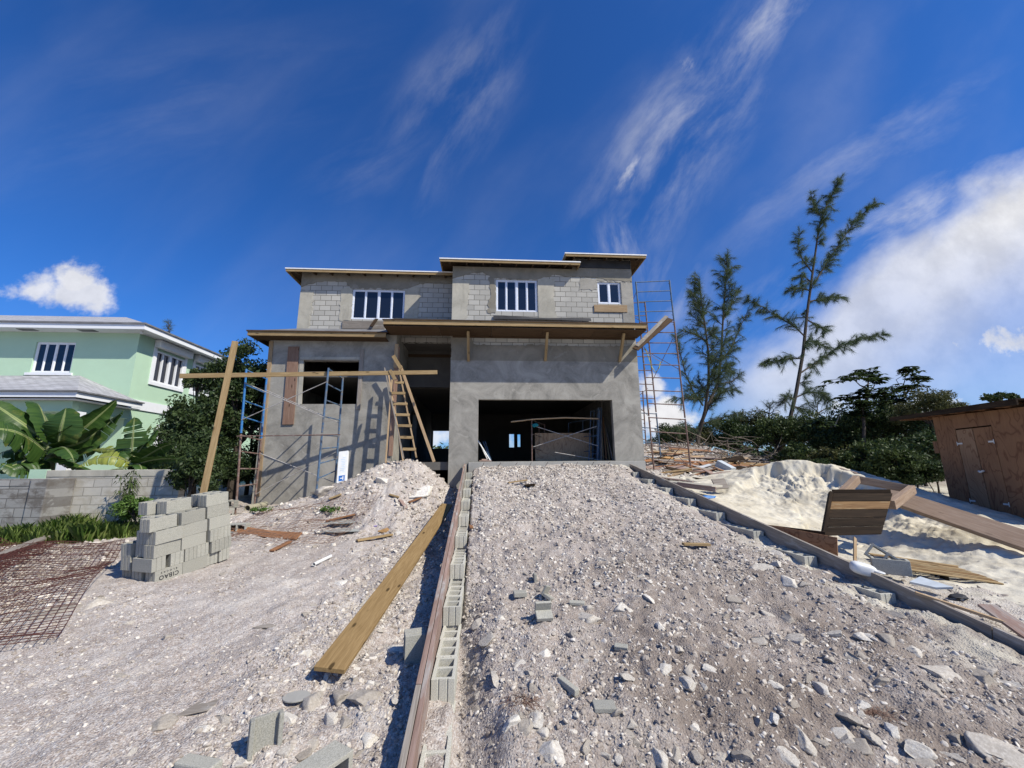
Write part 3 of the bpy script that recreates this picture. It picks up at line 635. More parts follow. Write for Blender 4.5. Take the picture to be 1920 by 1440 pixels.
def make_gravel():
    r = np.random.default_rng(5)
    def field(n, xf, y0, y1, s0, s1, pw, keep):
        y = np.exp(r.uniform(math.log(y0), math.log(y1), n)); x = xf(y, r.uniform(0, 1, n))
        s = s0 + (s1-s0)*r.uniform(0, 1, n)**pw; s = s*(0.35 + 0.115*y)
        k = keep(x, y); x, y, s = x[k], y[k], s[k]
        z = G(x, y); ok = s > 0; return np.stack([x, y, z - s*0.10], -1)[ok], s[ok]
    P = []; S = []
    # ramp
    p, s = field(78000, lambda y, u: XL(y)+0.32 + u*np.minimum(1.6*y+0.6, 4.55), 2.0, 13.7, 0.006, 0.048, 3.2, lambda x, y: (x < XR-0.05) & (r.uniform(0, 1, len(x)) < 0.45+0.55*sstep(-0.3, 0.3, fbm(x*1.3, y*1.3, 3, 77)))); P.append(p); S.append(s)
    # strip of rubble left of the form board, then the trodden yard
    p, s = field(22000, lambda y, u: XL(y)-0.02 - u*1.5, 2.0, 12.5, 0.006, 0.052, 3.0, lambda x, y: r.uniform(0, 1, len(x)) < 0.35+0.65*sstep(-0.2, 0.4, fbm(x*1.5, y*1.5, 3, 78))); P.append(p); S.append(s)
    p, s = field(60000, lambda y, u: XL(y)-0.8 - u*np.minimum(1.4*y, 11.5), 2.0, 12.5, 0.004, 0.038, 3.4, lambda x, y: r.uniform(0, 1, len(x)) < 0.30+0.7*sstep(-0.15, 0.3, fbm(x*0.9, y*0.9, 4, 79))); P.append(p); S.append(s)
    # the heap by the ladder and the rubble under the wire mesh
    n = 14000; x = r.uniform(-6.6, -0.75, n); y = r.uniform(8.6, 13.9, n); s = (0.012 + 0.10*r.uniform(0, 1, n)**5.0); k = r.uniform(0, 1, n) < 0.15+0.6*sstep(-0.1, 0.5, fbm(x*1.4, y*1.4, 3, 83)); x, y, s = x[k], y[k], s[k]; P.append(np.stack([x, y, G(x, y)-s*0.25], -1)); S.append(s)
    n = 2600; x = r.uniform(-9.5, -5.2, n); y = r.uniform(5.0, 9.4, n); s = (0.012 + 0.09*r.uniform(0, 1, n)**3.5); k = x < -4.6-0.1*y; x, y, s = x[k], y[k], s[k]; P.append(np.stack([x, y, G(x, y)+s*0.1], -1)); S.append(s)
    # near the right form, top of the ramp, the lot on the right
    n = 2600; x = XR - 0.1 - np.abs(r.normal(0, 0.55, n)); y = r.uniform(2.8, 13.5, n); s = 0.010+0.05*r.uniform(0, 1, n)**5; P.append(np.stack([x, y, G(x, y)-s*0.2], -1)); S.append(s)
    n = 2200; x = r.uniform(0, 4.7, n); y = 13.75 - np.abs(r.normal(0, 0.5, n)); s = 0.015+0.06*r.uniform(0, 1, n)**4; P.append(np.stack([x, y, G(x, y)-s*0.1], -1)); S.append(s)
    n = 3500; x = r.uniform(5.1, 9.5, n); y = r.uniform(2.6, 6.2, n); s = 0.006+0.045*r.uniform(0, 1, n)**4; P.append(np.stack([x, y, G(x, y)+s*0.1], -1)); S.append(s)
    n = 6500; x = r.uniform(5.6, 15, n); y = r.uniform(13.5, 20, n); s = 0.02+0.12*r.uniform(0, 1, n)**6; P.append(np.stack([x, y, G(x, y)+s*0.1], -1)); S.append(s)
    P = np.concatenate(P); S = np.concatenate(S)
    ok = ~((P[:, 0] > -6.0) & (P[:, 0] < -4.3) & (P[:, 1] > 6.5) & (P[:, 1] < 8.1)); P, S = P[ok], S[ok]
    big = S > 0.028
    o = scatter('gravel', P[~big], S[~big], 1, M['gravel'], r); tag(o, 'crushed limestone gravel strewn over the whole plot', None, kind='stuff')
    o = scatter('loose_rubble', P[big], S[big], 2, M['gravel'], r); tag(o, 'broken limestone lumps mixed into the ramp and the heap', None, kind='stuff')
make_gravel()
RG = np.random.default_rng(99)
def rock(px, py, wpx, label, aspect=0.7, group=None, tilt=0.35, mesh=None, cat='rock', pos=None, size=None):
    p = pos if pos is not None else onG(px, py)
    dist = (p-CAM_P).length; s = size if size else wpx/2*dist/800.0
    me = ROCKS[int(RG.integers(len(ROCKS)))] if mesh is None else mesh
    o = link('limestone_rock', me); e = (RG.uniform(-tilt, tilt), RG.uniform(-tilt, tilt), RG.uniform(0, 2*PI))
    o.location = (p.x, p.y, p.z - s*0.14); o.rotation_euler = e; o.scale = (s, s, s*aspect/0.7)
    tag(o, label, cat, group); return o
KEY_ROCKS = [(1495,1203,55,'angular grey limestone rock on the lower right of the ramp, third largest there'),(1760,1258,72,'long pointed grey limestone rock near the right edge of the ramp'),
 (1835,1270,50,'blocky grey limestone rock beside the long pointed one at the right edge'),(1150,1048,20,'small round pale rock right of the broken block shards'),(1165,1140,45,'elongated white-topped rock right of the broken block shards'),
 (1215,1120,32,'flat grey rock on the ramp right of the elongated white-topped rock'),(1090,1153,62,'large rounded grey rock just right of the square block shard'),(915,1195,40,'upright whitish pointed rock near the block wall on the ramp'),
 (1025,1225,38,'slanting pointed brownish rock below the broken block shards'),(955,1355,48,'rounded grey rock near the bottom edge, left of the white one'),(1000,1345,52,'rounded white-grey rock at the bottom of the ramp by the dark soil'),
 (930,1270,45,'tall oval brown-grey rock close to the block wall'),(890,1330,26,'small oval rock standing by the block wall near the bottom edge'),(1020,1410,95,'big pale weathered rock at the bottom edge right of the block wall'),
 (905,1075,52,'big rock with a dark hollow beneath, right beside the block wall'),(1600,1395,55,'grey rock at the bottom edge left of the right corner'),(1870,1395,60,'grey rock at the bottom right corner with a dark stone on it'),
 (1850,1420,30,'small dark brown rock in the bottom right corner'),(1745,1285,30,'dark brown lump of soil-stained rock below the long pointed rock'),(1590,1345,40,'pale rock half buried in the dark soil of the lower right'),
 (1510,1385,42,'light rock near the bottom edge, middle of the right half'),(1400,1415,44,'grey-white rock at the bottom edge right of the picture centre'),(1470,1420,34,'small whitish rock at the bottom edge beside a grey-white one'),
 (640,1300,62,'rounded grey rock just below the end of the long yellow plank'),(590,1315,50,'bright white angular rock below the end of the long yellow plank'),(690,1310,70,'largest flat limestone rock between plank end and form board'),
 (640,1090,45,'whitish jagged rock in the yard left of the yellow plank'),(690,1130,38,'whitish rock touching the left edge of the yellow plank'),(310,1355,36,'white lumpy rock in the left yard near the brown slab'),
 (415,1345,26,'small white rock beside the brown paper-like slab'),(740,1215,60,'pale rock wedged under the right edge of the yellow plank'),(470,1425,48,'pale rock at the foot of the broken upright block'),
 (530,1405,42,'rounded pale rock between the two blocks at the bottom edge'),(655,1350,34,'roundish grey rock among the rubble left of the form board'),(620,1350,30,'pale rock in the rubble left of the form board, next to a grey one'),
 (845,1015,26,'white stone beside the row of upright blocks'),(340,945,40,'whitish flat rock behind the left end of the block stack'),(795,915,75,'large flat slab-like rock on the heap beside the form board'),
 (615,915,66,'big boulder half buried at the foot of the heap under the scaffold'),(560,925,60,'boulder left of the scaffold foot at the edge of the wire mesh'),(825,858,56,'pale slab of rock on top of the heap right of the ladder'),
 (720,900,34,'rock on the slope of the heap below the ladder'),(230,1060,30,'flat pale stone at the left foot of the block stack'),(110,1150,60,'large pale rock half buried beside the rusty mesh'),(190,1130,55,'pale rock right of the rusty mesh in the left yard'),
 (1305,915,22,'rock by the sand at the upper right edge of the ramp'),(1425,1065,40,'grey rock just left of the right-hand blocks'),(1475,1090,34,'grey rock touching the foot of the right-hand blocks'),(1505,1095,30,'small grey rock by the plastic jug'),
 (1575,1075,36,'tall pointed grey rock left of the plastic jug'),(1010,1105,30,'pale rock right of the first block shard'),(1240,1180,30,'pale rock in the middle of the ramp'),(1200,1080,22,'small rock in the middle of the ramp above a flat grey one'),
 (1385,1210,24,'small grey rock in the right middle of the ramp'),(1295,1255,28,'half buried grey rock near the centre of the lower ramp'),(1565,1185,24,'small flat rock left of the spilled sand at the right form'),(1100,1395,30,'pale rock at the bottom edge near the flat block shard')]
def make_rocks():
    for (px, py, w, lab) in KEY_ROCKS: rock(px, py, w*1.05, lab, aspect=0.62 if w > 55 else 0.75)
    groups = [('unremarkable pale limestone rock lying loose on the rubble ramp', 'limestone rocks scattered over the ramp', lambda: (RG.uniform(880, 1900), 890 + 540*RG.uniform(0, 1)**0.7), 130, (12, 40)),
              ('unremarkable pale limestone rock in the rubble left of the ramp', 'limestone rocks left of the ramp', lambda: (RG.uniform(560, 850), RG.uniform(980, 1440)), 55, (10, 36)),
              ('unremarkable limestone rock lying on the heap of earth by the ladder', 'limestone rocks on the heap', lambda: (RG.uniform(500, 850), RG.uniform(870, 1000)), 60, (9, 24)),
              ('unremarkable white stone in the trodden yard around the block stack', 'limestone rocks in the left yard', lambda: (RG.uniform(0, 560), RG.uniform(960, 1440)), 26, (8, 26))]
    for lab, grp, f, n, (a, b) in groups:
        k = 0
        while k < n:
            px, py = f(); p = onG(px, py)
            if p.y > 13.4 or (-6.0 < p.x < -4.2 and 6.4 < p.y < 8.2): continue
            e = p.x - float(XL(p.y))
            if -0.08 < e < 0.42 or abs(p.x-XR) < 0.35 or p.x > XR: continue
            if 'ramp' in grp and 'left' not in grp and e < 0: continue
            if 'left of' in grp and (e > 0): continue
            w_ = RG.uniform(a, b)*(0.6+0.5*(py-860)/580); size = 'small' if w_ < 14 else ('medium-sized' if w_ < 26 else 'large')
            if 'over the ramp' in grp:
                far = 'near end' if p.y < 4.6 else ('middle' if p.y < 8 else 'far end'); sd_ = 'left side' if e < 1.7 else ('centre' if e < 3.6 else 'right side')
                l2 = f"{size} pale limestone rock loose on the ramp, {far}, {sd_}"
            elif 'left of the ramp' in grp:
                l2 = f"{size} pale rock in the rubble left of the ramp form, " + ('below the plank end' if p.y < 4.0 else ('beside the long plank' if p.y < 7.5 else 'towards the heap'))
            elif 'heap' in grp:
                l2 = f"{size} rock on the earth heap, " + ('low on its near foot' if p.y < 10 else ('on its left flank' if p.x < -3.6 else ('near its top below the ladder' if p.y > 11.8 else 'on its middle slope')))
            else: l2 = f"{size} white stone in the trodden yard, " + ('near the bottom edge' if p.y < 4 else ('left of the block stack' if p.x < -5.5 else 'in front of the block stack'))
            rock(px, py, w_, l2, group=grp); k += 1
make_rocks()
# ------------------------------------------------------------------ building helpers
def wall_xz(name, x0, x1, z0, z1, y, t, holes, material, parent, n=None):
    """wall across the view with rectangular holes (x0, x1, z0, z1)"""
    xs = sorted({x0, x1, *[h[0] for h in holes], *[h[1] for h in holes]}); zs = sorted({z0, z1, *[h[2] for h in holes], *[h[3] for h in holes]})
    def mask(i, j):
        cx = (xs[i]+xs[i+1])/2; cz = (zs[j]+zs[j+1])/2
        return not any(h[0] < cx < h[1] and h[2] < cz < h[3] for h in holes)
    return MB().cells(xs, zs, mask, y, y+t, lambda a, b, c: (a, c, b)).build(name, material, parent)
def wall_yz(name, y0, y1, z0, z1, x, t, holes, material, parent):
    ys = sorted({y0, y1, *[h[0] for h in holes], *[h[1] for h in holes]}); zs = sorted({z0, z1, *[h[2] for h in holes], *[h[3] for h in holes]})
    def mask(i, j):
        cy = (ys[i]+ys[i+1])/2; cz = (zs[j]+zs[j+1])/2
        return not any(h[0] < cy < h[1] and h[2] < cz < h[3] for h in holes)
    return MB().cells(ys, zs, mask, x, x+t, lambda a, b, c: (c, a, b)).build(name, material, parent)
def box(name, lo, hi, material, parent=None, bevel=0):
    return MB().box(lo, hi).build(name, material, parent, bevel=bevel)
def jag_panel(name, pts, y, t, material, parent, jag=0.03, seed=0, step=0.09, fixed=()):
    """plaster smear with a ragged outline lying on a wall: polygon pts (x, z), front face at y - t"""
    r = random.Random(seed); out = []
    n = len(pts)
    for i in range(n):
        a = Vector(pts[i]); b = Vector(pts[(i+1) % n]); ln = (b-a).length; k = max(1, int(ln/step)); nr = Vector((-(b-a).y, (b-a).x)).normalized()
        for j in range(k):
            p = a.lerp(b, j/k)
            if j and i not in fixed: p = p + nr*r.uniform(-jag, jag)
            out.append(p)
    bm = bmesh.new(); vs = [bm.verts.new((p.x, y-t, p.y)) for p in out]; f = bm.faces.new(vs)
    bm.normal_update()
    if f.normal.y > 0: f.normal_flip()
    e = bmesh.ops.extrude_face_region(bm, geom=[f]); bmesh.ops.translate(bm, vec=(0, t-0.001, 0), verts=[g for g in e['geom'] if isinstance(g, bmesh.types.BMVert)])
    bmesh.ops.triangulate(bm, faces=[q for q in bm.faces if len(q.verts) > 4])
    bmesh.ops.recalc_face_normals(bm, faces=bm.faces)
    me = bpy.data.meshes.new(name); bm.to_mesh(me); bm.free(); me.materials.append(material); return link(name, me, parent)
def window_front(parent, x0, x1, z0, z1, y, panes, fmat, name='window', depth=0.05, fr=0.055, lean=0):
    """sliding window in a frontal wall: frame part with mullions and a glass pane each as a sub-part"""
    n = panes; w = (x1-x0); xs = [x0, x0+fr]; 
    for i in range(1, n):
        m_ = 0.075 if i == n/2 else 0.045; c = x0 + w*i/n; xs += [c-m_/2, c+m_/2]
    xs += [x1-fr, x1]; zs = [z0, z0+fr, z1-fr, z1]
    fr_o = MB().cells(xs, zs, lambda i, j: i % 2 == 0 or j != 1, y, y+depth, lambda a, b, c: (a, c, b)).build(name, fmat, parent, bevel=0.005)
    for k in range(n):
        a, b = xs[2*k+1], xs[2*k+2]; s = 0.02
        MB().cells([a, a+s, b-s, b], [zs[1], zs[1]+s, zs[2]-s, zs[2]], lambda i, j: i != 1 or j != 1, y+0.015+0.01*(k % 2), y+depth-0.004, lambda p, q, c: (p, c, q)).build('sash', fmat, fr_o)
        box('pane', (a+s-0.004, y+0.028, zs[1]+s-0.004), (b-s+0.004, y+0.034, zs[2]-s+0.004), M['glass'], fr_o)
    return fr_o
def hip_roof(parent, x0, x1, y0, y1, z, slope, name, lab=None, edge=True):
    """eave rectangle with overhanging deck, rafter tails, fascia and a pale drip edge"""
    t = math.tan(slope); hw = min(x1-x0, y1-y0)/2; zr = z + hw*t
    if x1-x0 > y1-y0: ra, rb = (x0+hw, (y0+y1)/2), (x1-hw, (y0+y1)/2)
    else: ra, rb = ((x0+x1)/2, y0+hw), ((x0+x1)/2, y1-hw)
    th = 0.03; mb = MB()
    E = [(x0, y0), (x1, y0), (x1, y1), (x0, y1)]
    for dz, mi in ((0, 0), (-th, 1)):
        P = [(*e, z+dz) for e in E]; A = (*ra, zr+dz); B = (*rb, zr+dz)
        if x1-x0 > y1-y0: fs = [(P[0], P[1], B, A), (P[1], P[2], B), (P[2], P[3], A, B), (P[3], P[0], A)]
        else: fs = [(P[0], P[1], A), (P[1], P[2], B, A), (P[2], P[3], B), (P[3], P[0], A, B)]
        for f in fs: mb.poly(f if mi == 0 else f[::-1], mi)
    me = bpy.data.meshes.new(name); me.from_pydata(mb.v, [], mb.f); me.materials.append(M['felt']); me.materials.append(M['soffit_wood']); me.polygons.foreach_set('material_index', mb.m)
    deck = link(name, me, parent)
    if lab: deck['label'] = lab
    h = 0.10
    fb = [((x0, y0+0.02), (x1, y0+0.02)), ((x0+0.02, y0+0.045), (x0+0.02, y1)), ((x1-0.02, y0+0.045), (x1-0.02, y1))]
    for (a, b) in fb:
        board('fascia', (*a, z-0.03-h/2+0.02), (*b, z-0.03-h/2+0.02), h, 0.032, M['lumber'], up=(Vector((b[1]-a[1], -(b[0]-a[0]), 0))), parent=deck, bevel=0.002)
    ed = MB(); ed.box((x0-0.02, y0-0.015, z-0.012), (x1+0.02, y0+0.06, z+0.030)); ed.box((x0-0.022, y0+0.062, z-0.012), (x0+0.05, y1, z+0.028)); ed.box((x1-0.05, y0+0.062, z-0.012), (x1+0.022, y1, z+0.028))
    ed.build('drip_edge', M['metal_edge'], deck)
    n = int((x1-x0)/0.61)
    ra_ = MB()
    for i in range(n):
        xx = x0+0.35+i*0.61
        if xx > x1-0.2: break
        run = min(0.9, xx-x0, x1-xx)
        p0 = Vector((xx, y0+0.05, z-0.10)); p1 = Vector((xx, y0+0.05+run, z-0.10+run*t)); ra_.beam(p0, p1, 0.04, 0.11)
    ra_.build('rafter_tails', M['soffit_wood'], deck)
    return deck

# ------------------------------------------------------------------ the unfinished house
FY = 14.0; UY = 14.8
HX0, HX1 = -7.42, 5.57
SL = 1.97
def make_house():
    H = thing('unfinished_house', 'two-storey grey concrete-block house under construction with raw roof edges and open garage', 'house', (-1, 14, 1))
    # ground floor, street side
    wall_xz('front_wall', HX0, -3.12, 0.0, 6.42, FY, 0.2, [(-6.27, -4.36, 3.92, 5.44)], M['render'], H)
    wall_xz('garage_wall', -1.2, HX1, 0.6, 5.62, FY, 0.2, [(-0.21, 4.54, SL, 4.10)], M['render'], H)
    o = wall_xz('scratch_coat_band', -1.19, HX1-0.01, 5.623, 6.08, FY+0.012, 0.19, [], M['render_dark'], H); o['label'] = 'rough dark scratch coat strip under the canopy'
    wall_xz('block_band', -1.2, HX1, 6.083, 7.0, FY+0.02, 0.18, [], M['cmu'], H)
    jag_panel('plaster_edge', [(-1.2, 5.50), (HX1, 5.50), (HX1, 6.15), (4.9, 6.1), (3.4, 6.06), (2.0, 6.12), (0.6, 6.05), (-0.4, 6.12), (-0.6, 6.85), (-1.2, 6.85)], FY+0.012, 0.018, M['render_dark'], H, 0.035, 3, fixed=(0, 1))
    wall_yz('side_wall', FY+0.2, 24.5, 0.6, 9.0, HX1-0.2, 0.2, [], M['render'], H)
    wall_yz('side_wall', FY+0.2, 24.5, 0.0, 6.42, HX0, 0.2, [(14.9, 15.9, 4.0, 5.3)], M['render'], H)
    wall_yz('entry_wall', FY+0.2, 24.3, 0.6, 6.9, -3.32, 0.2, [(17.5, 19.0, SL, 4.2)], M['render'], H)
    wall_yz('entry_wall', FY+0.2, 24.3, 0.6, 6.9, -1.2, 0.2, [(19.5, 21.5, SL, 4.2)], M['render'], H)
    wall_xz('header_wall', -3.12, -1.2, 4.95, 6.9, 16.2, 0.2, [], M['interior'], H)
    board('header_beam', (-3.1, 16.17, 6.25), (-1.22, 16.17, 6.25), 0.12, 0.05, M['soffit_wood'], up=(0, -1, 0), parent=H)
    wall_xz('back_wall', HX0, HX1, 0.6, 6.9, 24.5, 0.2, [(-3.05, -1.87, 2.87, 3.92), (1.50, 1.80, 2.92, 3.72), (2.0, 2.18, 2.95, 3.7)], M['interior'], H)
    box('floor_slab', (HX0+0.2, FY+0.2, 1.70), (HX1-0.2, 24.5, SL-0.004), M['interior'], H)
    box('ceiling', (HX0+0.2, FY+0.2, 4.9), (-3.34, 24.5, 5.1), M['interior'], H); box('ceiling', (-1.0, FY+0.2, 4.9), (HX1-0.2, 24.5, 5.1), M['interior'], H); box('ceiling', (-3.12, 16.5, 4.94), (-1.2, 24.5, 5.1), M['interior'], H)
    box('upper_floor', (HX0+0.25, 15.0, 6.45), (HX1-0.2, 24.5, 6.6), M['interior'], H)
    s = box('garage_slab_edge', (float(XL(14))+0.15, 13.80, 0.9), (HX1-0.05, 14.0-0.003, SL-0.02), M['slab'], H, 0.01); s['label'] = 'concrete slab edge along the top of the ramp'
    for i in range(9):       # bent bars sticking out of the slab edge
        x = -0.1+i*0.52; mb = MB().tube([(x, 13.79, 1.72), (x+0.02, 13.66, 1.75), (x+0.10+0.03*(i % 3), 13.60, 1.93)], 0.008, 6); mb.build('starter_bar', M['rebar'], H)
    # upper floor
    wall_xz('upper_wall', -6.95, -1.0, 6.4, 9.25, UY, 0.2, [(-5.03, -3.07, 7.27, 8.47)], M['cmu'], H)
    wall_xz('upper_wall', -1.2, HX1, 7.003, 9.10, FY, 0.2, [(0.40, 1.93, 7.37, 8.62), (4.23, 5.10, 7.75, 8.61)], M['cmu'], H)
    wall_xz('upper_wall', 3.3, HX1, 9.103, 9.55, FY, 0.2, [], M['render_dark'], H)
    wall_yz('upper_side_wall', FY+0.2, UY, 6.9, 9.1, -1.2, 0.2, [], M['render_pale'], H)
    wall_yz('upper_side_wall', UY+0.2, 24.5, 6.4, 9.25, -6.95, 0.2, [], M['render_pale'], H)
    wall_yz('upper_side_wall', FY+0.2, 24.5, 9.0, 9.55, HX1-0.2, 0.2, [], M['render'], H)
    # plaster bands and smears on the block work
    P = lambda *a, **k: jag_panel('plaster_band', *a, **k)
    P([(-6.95, 6.4), (-6.55, 6.4), (-6.5, 7.3), (-6.45, 8.35), (-6.95, 8.35)], UY, 0.02, M['render_pale'], H, 0.05, 11, fixed=(4, 0))
    P([(-6.95, 8.50), (-6.4, 8.74), (-5.35, 8.78), (-5.12, 8.50), (-3.0, 8.52), (-2.5, 8.76), (-1.2, 8.80), (-1.2, 9.2), (-6.95, 9.2)], UY, 0.022, M['render_dark'], H, 0.04, 12, fixed=(7, 8, 6))
    P([(-5.45, 7.2), (-5.04, 7.2), (-5.04, 8.5), (-5.5, 8.5)], UY, 0.014, M['render_pale'], H, 0.05, 13)
    P([(-3.06, 6.75), (-2.55, 6.75), (-2.5, 8.6), (-3.06, 8.6)], UY, 0.018, M['render_pale'], H, 0.03, 14, fixed=(3,))
    P([(-1.2, 6.95), (-0.68, 6.95), (-0.62, 8.0), (-0.55, 8.55), (-1.2, 8.6)], FY, 0.02, M['render_pale'], H, 0.04, 15, fixed=(4,))
    P([(-1.2, 8.62), (-0.5, 8.85), (-0.1, 8.9), (0.30, 8.66), (1.2, 8.64), (2.0, 8.66), (2.5, 8.84), (3.9, 8.80), (HX1, 8.64), (HX1, 9.1), (-1.2, 9.1)], FY, 0.022, M['render_dark'], H, 0.035, 16, fixed=(8, 9, 10))
    P([(1.96, 6.95), (2.62, 6.95), (2.56, 7.8), (2.6, 8.7), (1.96, 8.7)], FY, 0.018, M['render_pale'], H, 0.04, 17, fixed=(4,))
    P([(0.08, 7.3), (0.38, 7.3), (0.38, 8.72), (0.12, 8.7), (0.2, 8.1)], FY, 0.015, M['render_dark'], H, 0.05, 18)
    P([(5.13, 6.95), (HX1, 6.95), (HX1, 8.6), (5.13, 8.6)], FY, 0.02, M['render'], H, 0.03, 19, fixed=(1, 3))
    P([(3.5, 8.25), (4.2, 8.3), (4.2, 8.66), (5.5, 8.62), (5.5, 8.72), (3.6, 8.75)], FY, 0.012, M['render'], H, 0.05, 20)
    f = box('roofing_felt_strip', (3.45, FY-0.03, 9.17), (HX1-0.02, FY-0.001, 9.5), M['felt'], H)
    # windows
    w = window_front(H, -5.03, -3.07, 7.27, 8.47, UY+0.03, 4, M['frame_film']); w['label'] = 'white four-pane window of the recessed upper left wall'
    w = window_front(H, 0.40, 1.93, 7.37, 8.62, FY+0.03, 4, M['frame_film']); w['label'] = 'white four-pane window in the middle of the upper floor'
    w = window_front(H, 4.23, 5.10, 7.75, 8.61, FY+0.03, 2, M['frame_film']); w['label'] = 'small white two-pane window at the upper right'
    # roofs
    za = at(690, 507, 14.4).z; hip_roof(H, -7.38, -1.22, 14.4, 24.8, za, math.radians(16), 'upper_roof', 'raw roof edge over the recessed left part')
    zb = at(950, 488, 13.6).z; hip_roof(H, -1.64, 3.50, 13.6, 24.8, zb, math.radians(16), 'upper_roof', 'raw roof edge over the middle of the upper floor')
    zc = at(1140, 477, 13.6).z; hip_roof(H, 2.96, 6.03, 13.6, 24.8, zc, math.radians(16), 'upper_roof', 'topmost raw roof edge at the right corner')
    # lower left roof
    z0 = 6.33; z1 = z0+0.55; r = MB(); xl = -7.92; xr = -3.38; ya = 13.5; th = 0.04
    for dz, mi in ((0, 0), (-th, 1)):
        fs = [[(xl, ya, z0+dz), (xr, ya, z0+dz), (xr, UY, z1+dz), (xl+1.3, UY, z1+dz)], [(xl, ya, z0+dz), (xl+1.3, UY, z1+dz), (xl+1.3, 22, z1+dz), (xl, 22, z0+dz)]]
        for q in fs: r.poly(q if mi == 0 else q[::-1], mi)
    r.poly([(xr, ya, z0), (xr, ya, z0-th), (xr, UY, z1-th), (xr, UY, z1)], 1)
    me = bpy.data.meshes.new('lower_roof'); me.from_pydata(r.v, [], r.f); me.materials.append(M['felt_grey']); me.materials.append(M['soffit_wood']); me.polygons.foreach_set('material_index', r.m)
    lr = link('lower_roof', me, H); lr['label'] = 'raw lean-to roof over the left ground floor'
    board('fascia', (xl, ya+0.02, z0-0.10), (xr, ya+0.02, z0-0.10), 0.14, 0.036, M['lumber'], up=(0, -1, 0), parent=lr); board('fascia', (xl+0.02, ya+0.045, z0-0.10), (xl+0.02, 22, z0-0.10), 0.14, 0.036, M['soffit_wood'], up=(-1, 0, 0), parent=lr)
    MB().box((xl-0.03, ya-0.03, z0-0.03), (xr+0.02, ya+0.05, z0+0.012)).build('roof_batten', M['soffit_wood'], lr)
    rt = MB()
    for i in range(7): xx = xl+0.5+i*0.62; rt.beam((xx, ya+0.05, z0-0.12), (xx, FY, z0-0.12+0.2), 0.04, 0.10)
    rt.build('rafter_tails', M['soffit_wood'], lr)
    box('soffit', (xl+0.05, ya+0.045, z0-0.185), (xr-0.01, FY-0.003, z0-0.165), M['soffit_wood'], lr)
    # canopy over entrance and garage
    cz = 6.60; cx0, cx1, cy = -3.36, HX1+0.0, 13.04; c = MB()
    c.poly([(cx0, cy, cz), (cx1, cy, cz), (cx1, FY-0.002, cz+0.42), (-1.2, FY-0.002, cz+0.42), (-1.2, UY-0.002, cz+0.74), (cx0, UY-0.002, cz+0.74)], 0)
    c.poly([(cx1, cy, cz), (cx1, cy, cz-0.2), (cx1, FY-0.002, cz-0.2), (cx1, FY-0.002, cz+0.42)], 1)
    c.poly([(cx0, cy, cz), (cx0, UY, cz+0.74), (cx0, UY, cz-0.2), (cx0, cy, cz-0.2)], 1)
    me = bpy.data.meshes.new('canopy'); me.from_pydata(c.v, [], c.f); me.materials.append(M['felt']); me.materials.append(M['soffit_wood']); me.polygons.foreach_set('material_index', c.m)
    cn = link('canopy', me, H); cn['label'] = 'timber canopy running over the entrance and the garage door'
    board('fascia', (cx0, cy-0.02, cz-0.075), (cx1+0.02, cy-0.02, cz-0.075), 0.15, 0.036, M['lumber'], up=(0, -1, 0), parent=cn)
    MB().box((cx0-0.03, cy-0.07, cz-0.004), (cx1+0.05, cy+0.05, cz+0.022)).build('roof_batten', M['soffit_wood'], cn)
    for i in range(5):
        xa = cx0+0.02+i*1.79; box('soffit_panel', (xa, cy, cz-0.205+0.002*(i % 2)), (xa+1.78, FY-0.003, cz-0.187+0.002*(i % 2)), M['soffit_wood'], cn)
    box('roof_deck', (-3.1, FY+0.21, 6.915), (-1.21, UY+1.6, 6.95), M['felt'], cn)
    board('ledger', (-1.15, FY-0.03, cz-0.235), (cx1-0.05, FY-0.03, cz-0.235), 0.06, 0.05, M['soffit_wood'], up=(0, -1, 0), parent=cn)
    for (px, py, qx, qy) in ((878, 632, 878, 677), (1027, 632, 1022, 676), (1172, 632, 1160, 678)):
        a = at(px, py, 13.35); a.z = cz-0.22; b = at(qx, qy, FY-0.03); a.x = (a.x+b.x)/2; b.x = a.x
        board('brace', a, b, 0.09, 0.09, M['lumber'], up=(1, 0, 0), parent=cn)
    # boards nailed to the house
    def onwall(px, py, Y=FY-0.03): return at(px, py, Y)
    board('nailed_plank', onwall(551, 650), onwall(540, 796), 0.36, 0.04, M['plank_pink'], up=(0, -1, 0), parent=H)
    board('corner_board', onwall(509, 640, FY-0.02), onwall(483, 930, FY-0.02), 0.13, 0.035, M['lumber_pale'], up=(0, -1, 0), parent=H)
    board('window_trim', onwall(679, 655), onwall(672, 768), 0.13, 0.03, M['lumber_grey'], up=(0, -1, 0), parent=H)
    board('window_trim', onwall(563, 672), onwall(676, 672), 0.10, 0.025, M['render_pale'], up=(0, -1, 0), parent=H)
    board('window_trim', (-6.30, FY-0.005, 5.44), (-6.22, FY-0.005, 3.9), 0.14, 0.02, M['render_pale'], up=(0, -1, 0), parent=H)
    a = at(642, 606, UY-0.03); b = at(722, 606, UY-0.03); a.z = b.z = 7.03; board('sill_plank', a, b, 0.30, 0.03, M['lumber_grey'], up=(0, -1, 0), parent=H)
    a = at(1114, 578, FY-0.03); b = at(1176, 579, FY-0.03); o = board('plywood_patch', a, b, 0.28, 0.025, M['lumber_pale'], up=(0, -1, 0), parent=H); o['label'] = 'pale plywood patch under the small window'
    board('drip_board', at(696, 612, 14.4), at(706, 598, UY-0.05), 0.12, 0.03, M['lumber_dark'], up=(0, -1, 0.3), parent=H)
    board('corner_board', onwall(746, 650), onwall(732, 855), 0.14, 0.03, M['plank_pink'], up=(0, -1, 0), parent=H)
    # loose roofing felt hanging at the wall foot of the canopy
    mb = MB(); n = 24
